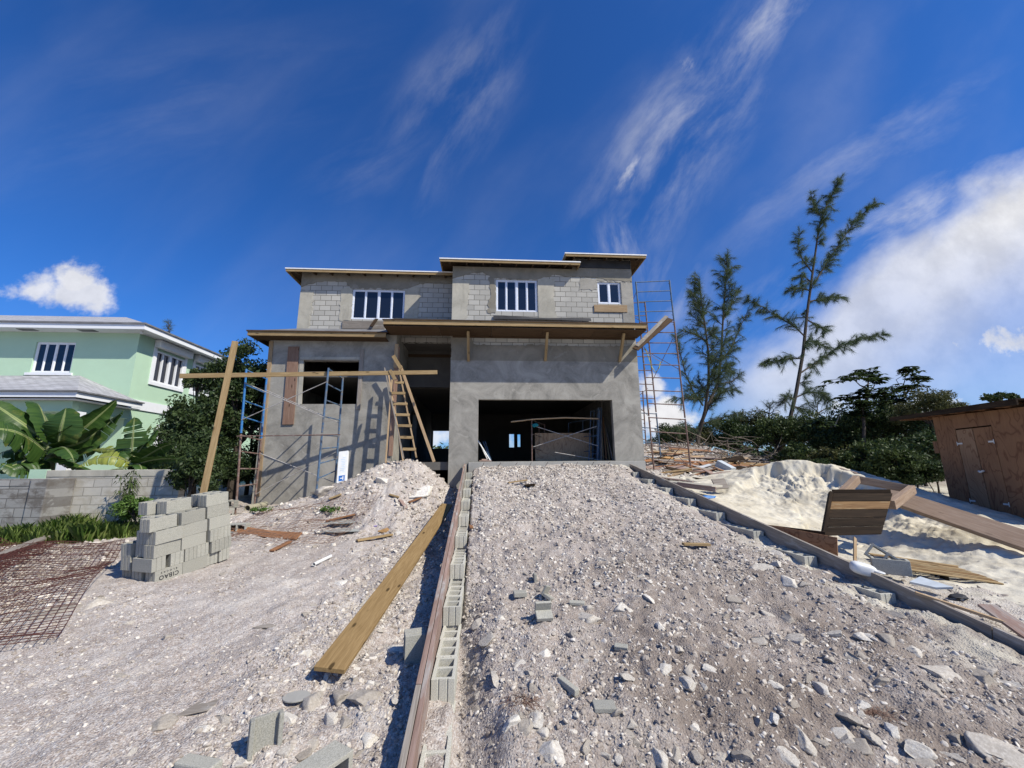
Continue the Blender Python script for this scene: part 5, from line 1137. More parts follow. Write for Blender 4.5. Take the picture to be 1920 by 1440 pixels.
def make_right_scaffold():
    S = thing('scaffold', 'very tall narrow tube scaffold of stacked rusty frames beside the right house corner', 'scaffold', at(1260, 890, 13.3))
    def run(T, Bm, Yt, n, tiers, m_top, m_low, rungs):
        pass
    def tier(l0, l1, r0, r1, m_, n, lb=None):
        mb = MB(); mb.tube([l0, l1], 0.030, 10); mb.tube([r0, r1], 0.030, 10)
        for i in range(n): t = (i+0.06)/n; mb.tube([l0.lerp(l1, t), r0.lerp(r1, t)], 0.020, 8)
        for t in (0.10, 0.5, 0.88):
            for p, q, s in ((l0, l1, 1), (r0, r1, -1)): c = p.lerp(q, t); mb.tube([c, c+Vector((0.07*s, 0, 0.05))], 0.010, 6)
        o = mb.build('end_frame', M[m_], S)
        if lb: o['label'] = lb
    y0 = 14.5
    l0, l1 = at(1192, 527, y0), at(1227, 888, y0); r0, r1 = at(1255, 524, y0), at(1297, 895, y0)
    n = 4; cuts = [0, 0.225, 0.45, 0.72, 1.0]; mats = ['steel_bluegrey', 'steel_rust', 'steel_rust', 'steel_rust']; nr = [4, 4, 4, 4]
    for i in range(4): tier(l0.lerp(l1, cuts[i]+0.004), l0.lerp(l1, cuts[i+1]), r0.lerp(r1, cuts[i]+0.004), r0.lerp(r1, cuts[i+1]), mats[i], nr[i], 'worn blue top frame' if i == 0 else None)
    y1 = 16.6
    l0b, l1b = at(1170, 567, y1), at(1208, 884, y1); r0b, r1b = at(1209, 566, y1), at(1242, 888, y1)
    for i in range(3):
        a, b = i/3, (i+1)/3; tier(l0b.lerp(l1b, a), l0b.lerp(l1b, b-0.005), r0b.lerp(r1b, a), r0b.lerp(r1b, b-0.005), 'steel_rust' if i < 2 else 'steel_bluegrey', 4)
    y2 = 18.8; l0c, l1c = at(1185, 733, y2), at(1190, 872, y2); r0c, r1c = at(1205, 733, y2), at(1214, 878, y2)
    tier(l0c, l0c.lerp(l1c, 0.5), r0c, r0c.lerp(r1c, 0.5), 'steel_rust', 4); tier(l0c.lerp(l1c, 0.51), l1c, r0c.lerp(r1c, 0.51), r1c, 'steel_rust', 4)
    def br(p, q): MB().tube([p, q], 0.012, 8).build('cross_brace', M['steel_rust'], S)
    br(at(1262, 634, y0), at(1225, 710, y1)); br(at(1207, 655, y1), at(1272, 692, y0)); br(at(1240, 822, y1), at(1296, 880, y0)); br(at(1276, 838, y0), at(1241, 878, y1)); br(at(1188, 560, y1), at(1194, 545, y0)); br(at(1188, 594, y1), at(1205, 604, y0)); br(at(1200, 740, y2), at(1212, 730, y1)); br(at(1200, 765, y2), at(1216, 780, y1)); br(at(1207, 868, y1), at(1222, 880, y0))
    for p in (l1, r1, l1b, r1b): 
        g = gz(p.x, p.y); MB().box((p.x-0.12, p.y-0.10, g-0.03), (p.x+0.12, p.y+0.10, g+0.03)).build('sole_board', M['lumber_grey'], S)
        post(S, p+Vector((0, 0, 0.05)), Vector((p.x, p.y, g+0.02)), 'steel_rust', name='base_jack')
    prop('scaffold_plank', at(1191, 655, 13.55), at(1257, 598, 14.35), 0.24, 0.04, 'soffit_wood', 'reddish-brown plank stuck through the tall scaffold beside the canopy', 'plank', up=(0.3, -0.6, 1), group='planks stuck through the tall scaffold')
    prop('scaffold_plank', at(1194, 649, 13.6), at(1250, 593, 14.35), 0.14, 0.04, 'lumber_grey', 'grey plank lying on the reddish plank in the tall scaffold', 'plank', up=(0.3, -0.6, 1), group='planks stuck through the tall scaffold')
    o = MB().tube([at(1207, 650, 14.6), at(1214, 664, 14.6), at(1222, 688, 14.5), at(1229, 698, 14.5), at(1236, 690, 14.4), at(1238, 679, 14.4)], 0.014, 6).build('strap', M['tape']); tag(o, 'yellowish strap hanging in loops from the tall scaffold', 'strap')
    o = MB().tube([at(1207, 650, 14.6), at(1216, 662, 14.5), at(1231, 674, 14.4), at(1243, 680, 14.4)], 0.010, 6).build('rope', M['lumber_pale']); tag(o, 'pale rope slung between the posts of the tall scaffold', 'rope')
make_right_scaffold()
def make_garage_things():
    Y = 14.9
    S = thing('scaffold', 'low rusty scaffold frame with crossed braces inside the dark garage', 'scaffold', at(1060, 868, Y))
    z = SL
    def P(px, py, y): return at(px, py, y)
    mb = MB(); a0, a1 = P(997, 785, Y), P(997.5, 868, Y); a1.z = z; mb.tube([a0, a1], 0.024, 10); c0, c1 = P(1021, 795, Y+1.4), P(1021, 866, Y+1.4); c1.z = z; mb.tube([c0, c1], 0.022, 8); mb.tube([a0.lerp(a1, 0.03), c0.lerp(c1, 0.03)], 0.016, 8); mb.tube([a0.lerp(a1, 0.36), c0.lerp(c1, 0.38)], 0.016, 8); mb.tube([a0.lerp(a1, 0.69), c0.lerp(c1, 0.72)], 0.016, 8)
    m1, m2 = a0.lerp(c0, 0.55), a0.lerp(a1, 0.69).lerp(c0.lerp(c1, 0.72), 0.55); mb.tube([m1, m2], 0.013, 8); mb.build('end_frame', M['steel_rust'], S)
    b0, b1 = P(1124, 768, Y), P(1121, 866, Y); b1.z = z; d0, d1 = P(1066, 793, Y+2.2), P(1067, 845, Y+2.2); d1.z = z
    mb = MB(); mb.tube([b0, b1], 0.024, 10); mb.tube([d0, d1], 0.02, 8); mb.tube([b0.lerp(b1, 0.16), d0], 0.016, 8); mb.tube([b0.lerp(b1, 0.5), d0.lerp(d1, 0.4)], 0.014, 8); mb.tube([b0.lerp(b1, 0.8), d0.lerp(d1, 0.75)], 0.014, 8); m1, m2 = b0.lerp(b1, 0.16).lerp(d0, 0.5), b0.lerp(b1, 0.8).lerp(d0.lerp(d1, 0.75), 0.5); mb.tube([m1, m2], 0.013, 8); mb.build('end_frame', M['steel_bluegrey'], S)
    for (p, q) in (((1000, 838), (1119, 799)), ((1006, 800), (1121, 836)), ((1040, 848), (1150, 867))): MB().tube([P(*p, Y-0.04), P(*q, Y-0.04)], 0.013, 8).build('cross_brace', M['steel_grey'], S)
    o = MB().tube([P(958, 791, Y-0.1), P(1000, 786, Y-0.1), P(1060, 783, Y-0.1), P(1122, 785, Y-0.1)], 0.028, 8).build('pole', M['lumber_pale']); tag(o, 'slightly bent pole lying across the scaffold in the garage', 'pole')
    # cloth
    V, Fc = stone_shape(3, np.random.default_rng(4), 7, 0.15); me = npmesh('rag', V*np.array([0.16, 0.10, 0.2]), Fc, M['teal'], True); o = link('rag', me, None, Matrix.Translation(P(1001, 797, Y-0.05))); tag(o, 'teal rag hanging on the scaffold post in the garage', 'cloth')
    p0, p1 = P(1003, 812, 15.9), P(1108, 812, 15.9); mb = MB().box((p0.x, 15.9, z), (p1.x, 15.93, p0.z)); o = mb.build('plywood_sheet', M['plywood_tan']); tag(o, 'large plywood sheet standing in the garage behind the scaffold', 'plywood sheet')
    # leaning lumber right
    xs = [(1127, 775, 1131, 867), (1130, 780, 1137, 867), (1131, 784, 1143, 867), (1132, 788, 1149, 868), (1128, 752, 1127, 866), (1133, 800, 1151, 868)]
    for i, (a, b, c, d) in enumerate(xs):
        p, q = P(a, b, 15.6+0.05*i), P(c, d, 14.75-0.02*i); q.z = z+0.01
        prop('leaning_board', p, q, 0.07+0.02*(i % 3), 0.03, ['lumber_pale', 'lumber_orange', 'lumber', 'lumber_red', 'lumber_grey', 'lumber'][i], f'thin board leaning inside the right garage jamb, {ORD[i]} of six from the left', 'board', up=(1, 0, 0.1), group='boards leaning inside the right garage jamb')
    # stacked blue frames
    r = random.Random(8)
    Sf = thing('spare_scaffold_frames', 'bundle of spare blue scaffold frames leaning at the right side of the garage', 'scaffold frames', P(1118, 866, 15.4))
    for i in range(3):
        t0, t1 = P(1108+i*6, 770+i*2, 15.5+0.12*i), P(1104+i*7, 866, 15.2+0.12*i); u0, u1 = P(1122+i*3, 764, 14.95+0.1*i), P(1120+i*2, 868, 14.9+0.1*i); t1.z = z; u1.z = z
        mb = MB(); mb.tube([t0, t1], 0.02, 8); mb.tube([u0, u1], 0.02, 8)
        for k in range(6): mb.tube([t0.lerp(t1, k/6+0.03), u0.lerp(u1, k/6+0.03)], 0.014, 6)
        mb.build('frame', M['steel_bluegrey'], Sf)
    # white trim boards leaning left
    for i, (a, b, c, d, m_) in enumerate(((896, 826, 920, 867, 'white'), (899, 828, 915, 866, 'offwhite'), (906, 828, 920, 865, 'steel_bluegrey'), (910, 828, 921, 862, 'steel_bluegrey'))):
        p, q = P(a, b, 14.9+0.15*i), P(c, d, 14.6+0.15*i); q.z = z+0.02
        prop('trim_board', p, q, 0.10, 0.02, m_, ['bright white trim board leaning inside the left garage jamb', 'off-white trim board behind the bright one at the left garage jamb', 'bluish strip leaning at the left side of the garage, left of its twin', 'bluish strip leaning at the left side of the garage, right of its twin'][i], 'trim board', up=(1, -0.4, 0.1))
    for i, (a, b) in enumerate(((898, 921), (902, 915))):
        prop('offcut', Vector((at(a, 860, 14.5).x, 14.45+0.1*i, z+0.03+0.045*i)), Vector((at(b, 862, 14.5).x, 14.6+0.1*i, z+0.03+0.045*i)), 0.1, 0.04, 'lumber_red', ['reddish offcut on the garage floor by the left jamb', 'upper reddish offcut on the garage floor by the left jamb'][i], 'offcut')
make_garage_things()
def make_carton():
    p = at(645, 900, 11.3); p0 = at(641, 906, 12.5); p1 = at(645, 847, 12.9); mw, ln = frame(p0, p1, (0, -1, 0.3))
    B = MB().box((0, -0.14, -0.05), (ln, 0.14, 0.05)).build('long_carton', M['pvc'], None, mw, bevel=0.01); tag(B, 'long white carton with pale blue print leaning on the scaffold', 'carton')
    def pr_(x0, x1, y0, y1, m_, nm='print'): return MB().box((x0, y0, 0.0505), (x1, y1, 0.0525)).build(nm, m_, B, mw)
    pr_(0.05, 0.22, -0.085, 0.085, M['ink_blue'], 'blue_logo_square')
    pr_(0.09, 0.13, -0.055, -0.01, M['pvc'], 'logo_mark') if False else None
    mb = MB(); mb.box((0.08, -0.05, 0.0530), (0.19, -0.02, 0.0540)); mb.box((0.12, -0.0195, 0.0530), (0.15, 0.045, 0.0540)); mb.build('logo_mark', M['pvc'], B, mw)
    mb = MB(); r = random.Random(1)
    for i in range(9): x = 0.32+i*0.058; mb.box((x, -0.07, 0.0505), (x+0.018, -0.07+r.uniform(0.06, 0.14), 0.0525))
    mb.build('printed_lines', M['paper_print'], B, mw)
make_carton()
# ------------------------------------------------------------------ loose blocks and debris on the ground
def make_loose():
    # block behind the left form board, standing on end
    p = Vector((float(XL(3.75))-0.13, 3.78, gz(-0.62, 3.78)-0.03))
    block(p, 0, 'upright concrete block tucked against the outer side of the left form board', None, mw=Matrix.Translation(onG(776, 1232)+Vector((0, 0, -0.17))) @ Matrix.Rotation(0.25, 4, 'Z') @ Matrix.Rotation(-PI/2, 4, 'Y') @ Matrix.Translation((0.195, 0, -0.095)))
    # big block lying at the bottom edge (600,1400)
    q = onG(610, 1425)
    block(q, 0, 'bluish-grey concrete block lying on its side at the bottom edge, nearest to the viewer', None, mw=Matrix.Translation((-1.02, 3.0, gz(-1.02, 3.0)+0.06)) @ Matrix.Rotation(math.radians(55), 4, 'Z') @ Matrix.Rotation(math.radians(90), 4, 'X') @ Matrix.Translation((0, 0, -0.095)))
    # broken upright half block (490,1370): channel shape
    q = onG(492, 1405); mb = MB().cells([-0.10, -0.07, 0.07, 0.10], [-0.015, 0.015, 0.06], lambda i, j: j == 0 or i != 1, 0, 0.22)
    o = mb.build('broken_block', M['block'], None, Matrix.Translation((q.x, q.y+0.02, q.z-0.03)) @ Matrix.Rotation(math.radians(212), 4, 'Z') @ Matrix.Rotation(0.06, 4, 'X'), bevel=0.006); tag(o, 'broken half concrete block standing upright near the bottom edge', 'concrete block')
    q = onG(375, 1436); o = MB().box((-0.14, -0.05, -0.03), (0.14, 0.05, 0.03)).build('broken_block', M['block'], None, Matrix.Translation((q.x, q.y-0.02, q.z+0.01)) @ Matrix.Rotation(-0.3, 4, 'Z'), bevel=0.01); tag(o, 'piece of concrete block cut by the bottom edge, left of the upright half block', 'concrete block')
    def shard(px, py, w, d, h, rz, lab, rx=0, ry=0, L_=False, dz=0.0):
        q = onG(px, py); mb = MB()
        mb.cells([-w/2, w/2-0.03, w/2], [-d/2, d/2-0.03, d/2], lambda i, j: True, 0, h)
        if L_: mb.box((-w/2, d/2+0.001, 0), (w/2, d/2+0.03, h+0.08)); 
        if L_ == 2: mb.box((w/2+0.001, -d/2, 0), (w/2+0.03, d/2, h+0.06))
        o = mb.build('block_shard', M['block'], None, Matrix.Translation((q.x, q.y, q.z+dz-0.005)) @ Matrix.Rotation(rz, 4, 'Z') @ Matrix.Rotation(rx, 4, 'X') @ Matrix.Rotation(ry, 4, 'Y'), bevel=0.006); tag(o, lab, 'block shard', 'broken pieces of concrete block on the ramp'); return o
    shard(975, 1117, 0.15, 0.11, 0.05, 0.05, 'square pale block shard, leftmost of the group on the ramp')
    shard(1003, 1092, 0.03, 0.09, 0.11, 0.1, 'narrow upright block shard standing on the ramp')
    shard(1028, 1122, 0.13, 0.10, 0.035, 0.9, 'bluish block shard with a ridge, between the square one and the flat one', 0.4, 0.3, True)
    shard(1082, 1133, 0.17, 0.07, 0.035, -0.25, 'flat pale block shard above the large grey rock', 0.1)
    shard(1020, 1162, 0.17, 0.11, 0.04, 0.08, 'largest block shard with a raised rim below the other shards', 0.45, 0, True, 0.02)
    shard(1165, 1217, 0.12, 0.06, 0.04, -0.4, 'small pale blue shard alone below the group of shards', 0.2)
    shard(1133, 1328, 0.16, 0.11, 0.035, -0.1, 'flat pale shard near the bottom middle of the ramp', 0.05)
    shard(1065, 1292, 0.05, 0.20, 0.05, 0.55, 'bluish long shard near the bottom middle of the ramp', 0.1)
    # discs, slabs and odd bits
    def flat(name, px, py, pts, m_, lab, cat, th=0.012, rz=0, tilt=0.0, lift=0.01):
        q = onG(px, py); n = len(pts); mb = MB(); mb.v = [(x, y, 0) for x, y in pts]+[(x, y, th) for x, y in pts]; mb.f = [tuple(range(n))[::-1], tuple(range(n, 2*n))]+[(i, (i+1) % n, n+(i+1) % n, n+i) for i in range(n)]; mb.m = [0]*len(mb.f)
        o = mb.build(name, M[m_], None, Matrix.Translation((q.x, q.y, q.z+lift)) @ Matrix.Rotation(rz, 4, 'Z') @ Matrix.Rotation(tilt, 4, 'X'), bevel=0.002); tag(o, lab, cat); return o
    flat('round_cover', 555, 1313, [(0.105*math.cos(a*PI/12), 0.085*math.sin(a*PI/12)) for a in range(24)], 'slab', 'round pale lid lying flat on the ground near the bottom of the yard', 'lid', 0.012)
    flat('paper_scrap', 372, 1330, [(-0.09, -0.13), (0.10, -0.06), (0.13, 0.12), (0.0, 0.13), (-0.05, 0.05)], 'lumber_grey', 'brownish torn square scrap lying in the lower left yard', 'scrap', 0.008)
    flat('paper_scrap', 497, 1177, [(-0.12, -0.03), (0.03, -0.04), (0.12, 0.0), (0.04, 0.04), (-0.05, 0.03)], 'lumber_grey', 'small dark grey scrap in the middle of the yard', 'scrap', 0.012, 0, 0.1)
    flat('cement_board', 650, 998, [(-0.55, -0.10), (-0.2, -0.22), (0.42, -0.12), (0.62, 0.10), (0.1, 0.25), (-0.2, 0.16)], 'wallboard', 'grey broken cement board lying at the edge of the wire mesh, lower of two', 'board', 0.015, 0.0, 0.06, 0.03)
    flat('cement_board', 645, 988, [(-0.5, -0.12), (0.15, -0.12), (0.42, 0.2), (-0.15, 0.24)], 'wallboard', 'grey broken cement board lying on top of the other one by the wire mesh', 'board', 0.015, 0.1, 0.10, 0.09)
    q = onG(722, 997); V, Fc = stone_shape(3, np.random.default_rng(44), 10, 0.2); o = link('paper_bag', npmesh('paper_bag', V*np.array([0.2, 0.14, 0.12]), Fc, M['cardboard']), None, Matrix.Translation((q.x, q.y, q.z+0.03))); tag(o, 'crumpled brown paper bag in the yard right of the cement boards', 'paper bag')
    q = onG(704, 988); o = link('wrapper', npmesh('wrapper', V*np.array([0.10, 0.06, 0.03]), Fc, simple('purple_wrapper', (0.28, 0.22, 0.42), 0.5)), None, Matrix.Translation((q.x, q.y, q.z+0.02))); tag(o, 'small purple wrapper beside the brown paper bag', 'wrapper')
    # pipes
    a, b = onG(588, 1063), onG(620, 1047); a.z += 0.035; b.z += 0.035; o = MB().tube([a, b], 0.027, 14, cap=False).build('pipe', M['pvc']); so = o.modifiers.new('wall', 'SOLIDIFY'); so.thickness = 0.004; tag(o, 'short white plastic pipe lying in the middle of the yard', 'pipe')
    a, b = onG(463, 958), onG(497, 950); a.z += 0.07; b.z += 0.07; o = MB().tube([a, b], 0.085, 16, cap=False).build('pipe', simple('sand_coloured_pipe', (0.30, 0.28, 0.20), 0.7)); so = o.modifiers.new('wall', 'SOLIDIFY'); so.thickness = 0.008; tag(o, 'thick sand-coloured pipe lying at the foot of the scaffold', 'pipe')
    # wood pieces on the ground
    def lay(name, px, py, qx, qy, w, t, m_, lab, lift=0.03, up=(0, 0, 1), **k):
        a, b = onG(px, py), onG(qx, qy); a.z += lift; b.z += lift; prop(name, a, b, w, t, m_, lab, 'board', up=up, **k)
    lay('board', 433, 996, 560, 1012, 0.19, 0.035, 'lumber_orange', 'bowed orange-brown board on the ground right of the block stack', 0.07, up=(0, -0.7, 1), sag=-0.05)
    lay('board', 509, 1036, 544, 1018, 0.09, 0.03, 'lumber_orange', 'short orange-brown piece sticking out under the bowed board', 0.03)
    lay('board', 611, 982, 665, 970, 0.12, 0.03, 'lumber_orange', 'brown board lying across the wire mesh', 0.06)
    lay('board', 669, 1017, 735, 1005, 0.09, 0.035, 'lumber', 'yellow board piece on the ground below the paper bag', 0.03)
    lay('board', 617, 941, 639, 932, 0.10, 0.045, 'lumber', 'small yellow block of wood on the boulder under the scaffold', 0.06)
    lay('board', 730, 930, 748, 936, 0.09, 0.035, 'lumber', 'yellow wood offcut on the heap, leftmost of three', 0.04)
    lay('board', 750, 940, 762, 958, 0.09, 0.03, 'lumber_red', 'reddish wood offcut on the heap, middle of three', 0.04)
    lay('board', 766, 946, 789, 937, 0.09, 0.03, 'lumber_orange', 'orange wood offcut on the heap, rightmost of three', 0.05)
    lay('board', 1281, 1026, 1331, 1027, 0.09, 0.035, 'lumber', 'short yellow board lying alone on the right half of the ramp', 0.04)
    lay('board', 953, 908, 988, 903, 0.07, 0.03, 'lumber', 'thin yellow stick near the top of the ramp', 0.04)
    lay('board', 984, 914, 1003, 912, 0.13, 0.05, 'lumber_dark', 'short brown chunk of wood near the top of the ramp', 0.05)
    lay('board', 878, 975, 884, 996, 0.06, 0.03, 'lumber_orange', 'short orange stick beside the left block row', 0.06)
    lay('board', 118, 998, 158, 984, 0.24, 0.03, 'lumber', 'curled brown board lying where the grass meets the rubble', 0.10, up=(0.2, -0.5, 1))
    lay('board', 0, 1052, 117, 1003, 0.16, 0.04, 'lumber_grey', 'long grey board lying along the edge of the grass under the rusty mesh', 0.10)
    a = onG(382, 1001)
    # items behind the stack
    p = at(400, 935, 9.8); g = gz(p.x, p.y)
    for i, (px, py, Y, rz, lab) in enumerate(((432, 922, 11.9, 0.1, 'upper light block behind the stack, lying so its two holes face the street'), (425, 935, 11.6, 0.5, 'lower light block behind the stack at the scaffold foot'), (452, 950, 9.7, 0.05, 'light block lying on its side right behind the stack'))):
        q = at(px, py, Y); q.z = gz(q.x, q.y) + (0.2 if i == 0 else 0.0)
        block(q, 0, lab, None, mw=Matrix.Translation(q+Vector((0, 0, 0.095))) @ Matrix.Rotation(rz, 4, 'Z') @ Matrix.Rotation(PI/2, 4, 'X') @ Matrix.Translation((0, 0, -0.095)))
    flat('cement_board', 408, 925, [(-0.4, -0.3), (0.5, -0.2), (0.05, 0.6)], 'wallboard', 'triangular grey board leaning behind the block stack', 'board', 0.02, 0.2, 1.0, 0.2)
    # right side odds and ends
    j = onG(1622, 1088); J = thing('plastic_jug', 'white plastic jug with a loop handle lying on the blocks at the right form', 'jug', j)
    mwj = Matrix.Translation(j+Vector((0, 0, 0.13))) @ Matrix.Rotation(-0.55, 4, 'Z') @ Matrix.Rotation(0.25, 4, 'Y')
    V, Fc = ico(4); P_ = 4.0; V = np.sign(V)*np.abs(V)**0.62; V = V*np.array([0.135, 0.095, 0.075]); V[:, 1] *= 1-0.25*(V[:, 0]/0.13); link('jug_body', npmesh('jug_body', V, Fc, M['pvc'], True), J, mwj)
    hp = [(0.16+0.075*math.cos(a), 0.0+0.02*math.sin(a), -0.01+0.06*math.sin(a)) for a in [k*2*PI/16 for k in range(17)]]
    hp = [(0.13+0.075*math.cos(k*2*PI/16), 0.055*math.sin(k*2*PI/16), 0.0) for k in range(17)]
    MB().tube([Vector(h)+Vector((0, -0.01, 0.02)) for h in hp], 0.013, 8, cap=False).build('handle', M['pvc'], J, mwj, smooth=True)
    # two concrete blocks by the box
    q = at(1672, 1075, 5.55); block(q, 0, 'whole concrete block with two open holes standing beyond the right form board', None, mw=Matrix.Translation((q.x, q.y, q.z)) @ Matrix.Rotation(math.radians(-38), 4, 'Z'))
    q = at(1655, 1037, 5.75); block(q, 0, 'concrete block tipped on edge against the wooden box', None, mw=Matrix.Translation(q+Vector((0, 0.0, -0.08))) @ Matrix.Rotation(math.radians(-50), 4, 'Z') @ Matrix.Rotation(math.radians(35), 4, 'Y') @ Matrix.Rotation(math.radians(75), 4, 'X'))
    q = at(1655, 1082, 5.1); block(q, 0, 'concrete block sunk to its rim just behind the right form board', None, mw=Matrix.Translation((q.x, q.y, gz(q.x, q.y)-0.13)) @ Matrix.Rotation(math.radians(-45), 4, 'Z'))
    # foam piece, black bucket, thin stick, rail
    flat('foam_board', 1745, 1112, [(-0.2, -0.03), (0.02, -0.11), (0.20, -0.07), (-0.04, 0.11)], 'foam_blue', 'pale bluish foam board leaning behind the right form board', 'foam board', 0.03, -0.5, 0.35, 0.10)
    q = onG(1800, 1128, 4.3); V, Fc = stone_shape(3, np.random.default_rng(9), 8, 0.1); o = link('black_rag', npmesh('black_bundle', V*np.array([0.12, 0.08, 0.08]), Fc, M['black_rubber']), None, Matrix.Translation((q.x, q.y, q.z+0.05))); tag(o, 'crumpled black plastic bundle beyond the right form board', 'plastic bundle')
    a, b = at(1716, 1113, 4.62), at(1905, 1178, 4.15); a.z = rt2_(4.62)+0.02; b.z += 0.02; prop('stick', a, b, 0.05, 0.03, 'lumber_pale', 'thin wooden stick lying across the top of the right form board', 'stick')
    a, b = at(1850, 1135, 4.45), at(1950, 1205, 3.9); prop('board', a, b, 0.16, 0.03, 'lumber_red', 'reddish board lying flat behind the right form board near the picture edge', 'board', up=(0, 0.1, 1))
make_loose()
# ------------------------------------------------------------------ sand heap
def make_sand():
    C_ = [(1340, 925, 11.3), (1385, 895, 11.8), (1445, 865, 12.0), (1505, 864, 11.6), (1565, 872, 11.0), (1640, 896, 9.8), (1710, 928, 8.6), (1800, 975, 7.4), (1900, 1025, 6.3), (1990, 1075, 5.4)]
    cr = [at(*c) for c in C_]
    xs = np.arange(5.02, 13.5, 0.026); ys = np.arange(3.6, 15.5, 0.026); X, Y = np.meshgrid(xs, ys, indexing='ij')
    best = np.full(X.shape, 1e9); zc = np.zeros_like(X); sd_ = np.zeros_like(X)
    wx = X + 0.30*fbm(X*1.7, Y*1.7, 3, 61) + 0.10*fbm(X*5, Y*5, 3, 62); wy = Y + 0.30*fbm(X*1.7+7, Y*1.7, 3, 63) + 0.10*fbm(X*5+3, Y*5, 3, 64)
    tt = np.zeros_like(X)
    for i in range(len(cr)-1):
        a, b = cr[i], cr[i+1]; dx, dy = b.x-a.x, b.y-a.y; L2 = dx*dx+dy*dy
        t = np.clip(((wx-a.x)*dx+(wy-a.y)*dy)/L2, 0, 1); px = a.x+t*dx; py = a.y+t*dy; d = np.hypot(wx-px, wy-py)
        side = np.sign((wx-a.x)*dy-(wy-a.y)*dx)   # + on the viewer side
        m = d < best; best = np.where(m, d, best); zc = np.where(m, a.z+t*(b.z-a.z), zc); sd_ = np.where(m, side*d, sd_); tt = np.where(m, i+t, tt)
    base = G0(X, Y)
    hgt = zc - base
    f = np.clip(sd_, 0, None); bk = np.clip(-sd_, 0, None)
    cl = 0.40 + 0.20*fbm(X*0.9, Y*0.9, 2, 66)                                   # how much of the height is cliff
    front = 1 - cl*sstep(0.05, 0.28, f) - (1-cl)*np.clip((f-0.25)/3.3, 0, 1)**0.9
    soft = sstep(5.0, 6.5, tt); front = front*(1-soft) + (1-np.clip(f/1.6, 0, 1))*soft
    back = 1 - np.clip(bk/3.2, 0, 1)
    h = hgt*np.where(sd_ > 0, np.clip(front, 0, 1), back)
    lump = 0.24*fbm(X*2.2, Y*2.2, 4, 71) + 0.12*np.abs(fbm(X*5, Y*5, 4, 72, 0.6)) - 0.03 + 0.05*fbm(X*14, Y*14, 3, 75, 0.6)
    gul = 0.11*np.abs(fbm(tt*9.0, f*0.8, 3, 73))*sstep(0.1, 0.4, f)*(1-sstep(1.4, 2.0, f))
    lump = lump*(0.18 + 0.82*sstep(0.12, 0.45, f))
    h = h + lump*np.clip(h*1.6, 0, 1) - gul*np.clip(h*2, 0, 1) + 0.04*fbm(X*3, Y*3, 4, 74)
    Z = base + h; edge = np.minimum.reduce([sstep(5.02, 5.25, X), 1-sstep(12.6, 13.4, X), sstep(3.6, 4.2, Y), 1-sstep(14.4, 15.4, Y)])
    Z = Z*edge + (base-0.15)*(1-edge); Z = np.where(h < 0.012, base-0.06, Z)
    nx, ny = len(xs), len(ys); i, j = np.meshgrid(np.arange(nx-1), np.arange(ny-1), indexing='ij'); a = (i*ny+j).ravel()
    V = np.stack([X, Y, Z], -1).reshape(-1, 3); Fc = np.stack([a, a+ny, a+ny+1, a+1], -1)
    o = link('sand_heap', npmesh('sand_heap', V, Fc, M['sand'], smooth=True)); tag(o, 'heap of pale building sand with a dug-out crumbling face beyond the right ramp form', 'sand heap')
    global SANDZ
    SANDZ = lambda x, y: float(Z[min(max(int((x-xs[0])/0.026), 0), nx-1), min(max(int((y-ys[0])/0.026), 0), ny-1)])
make_sand()
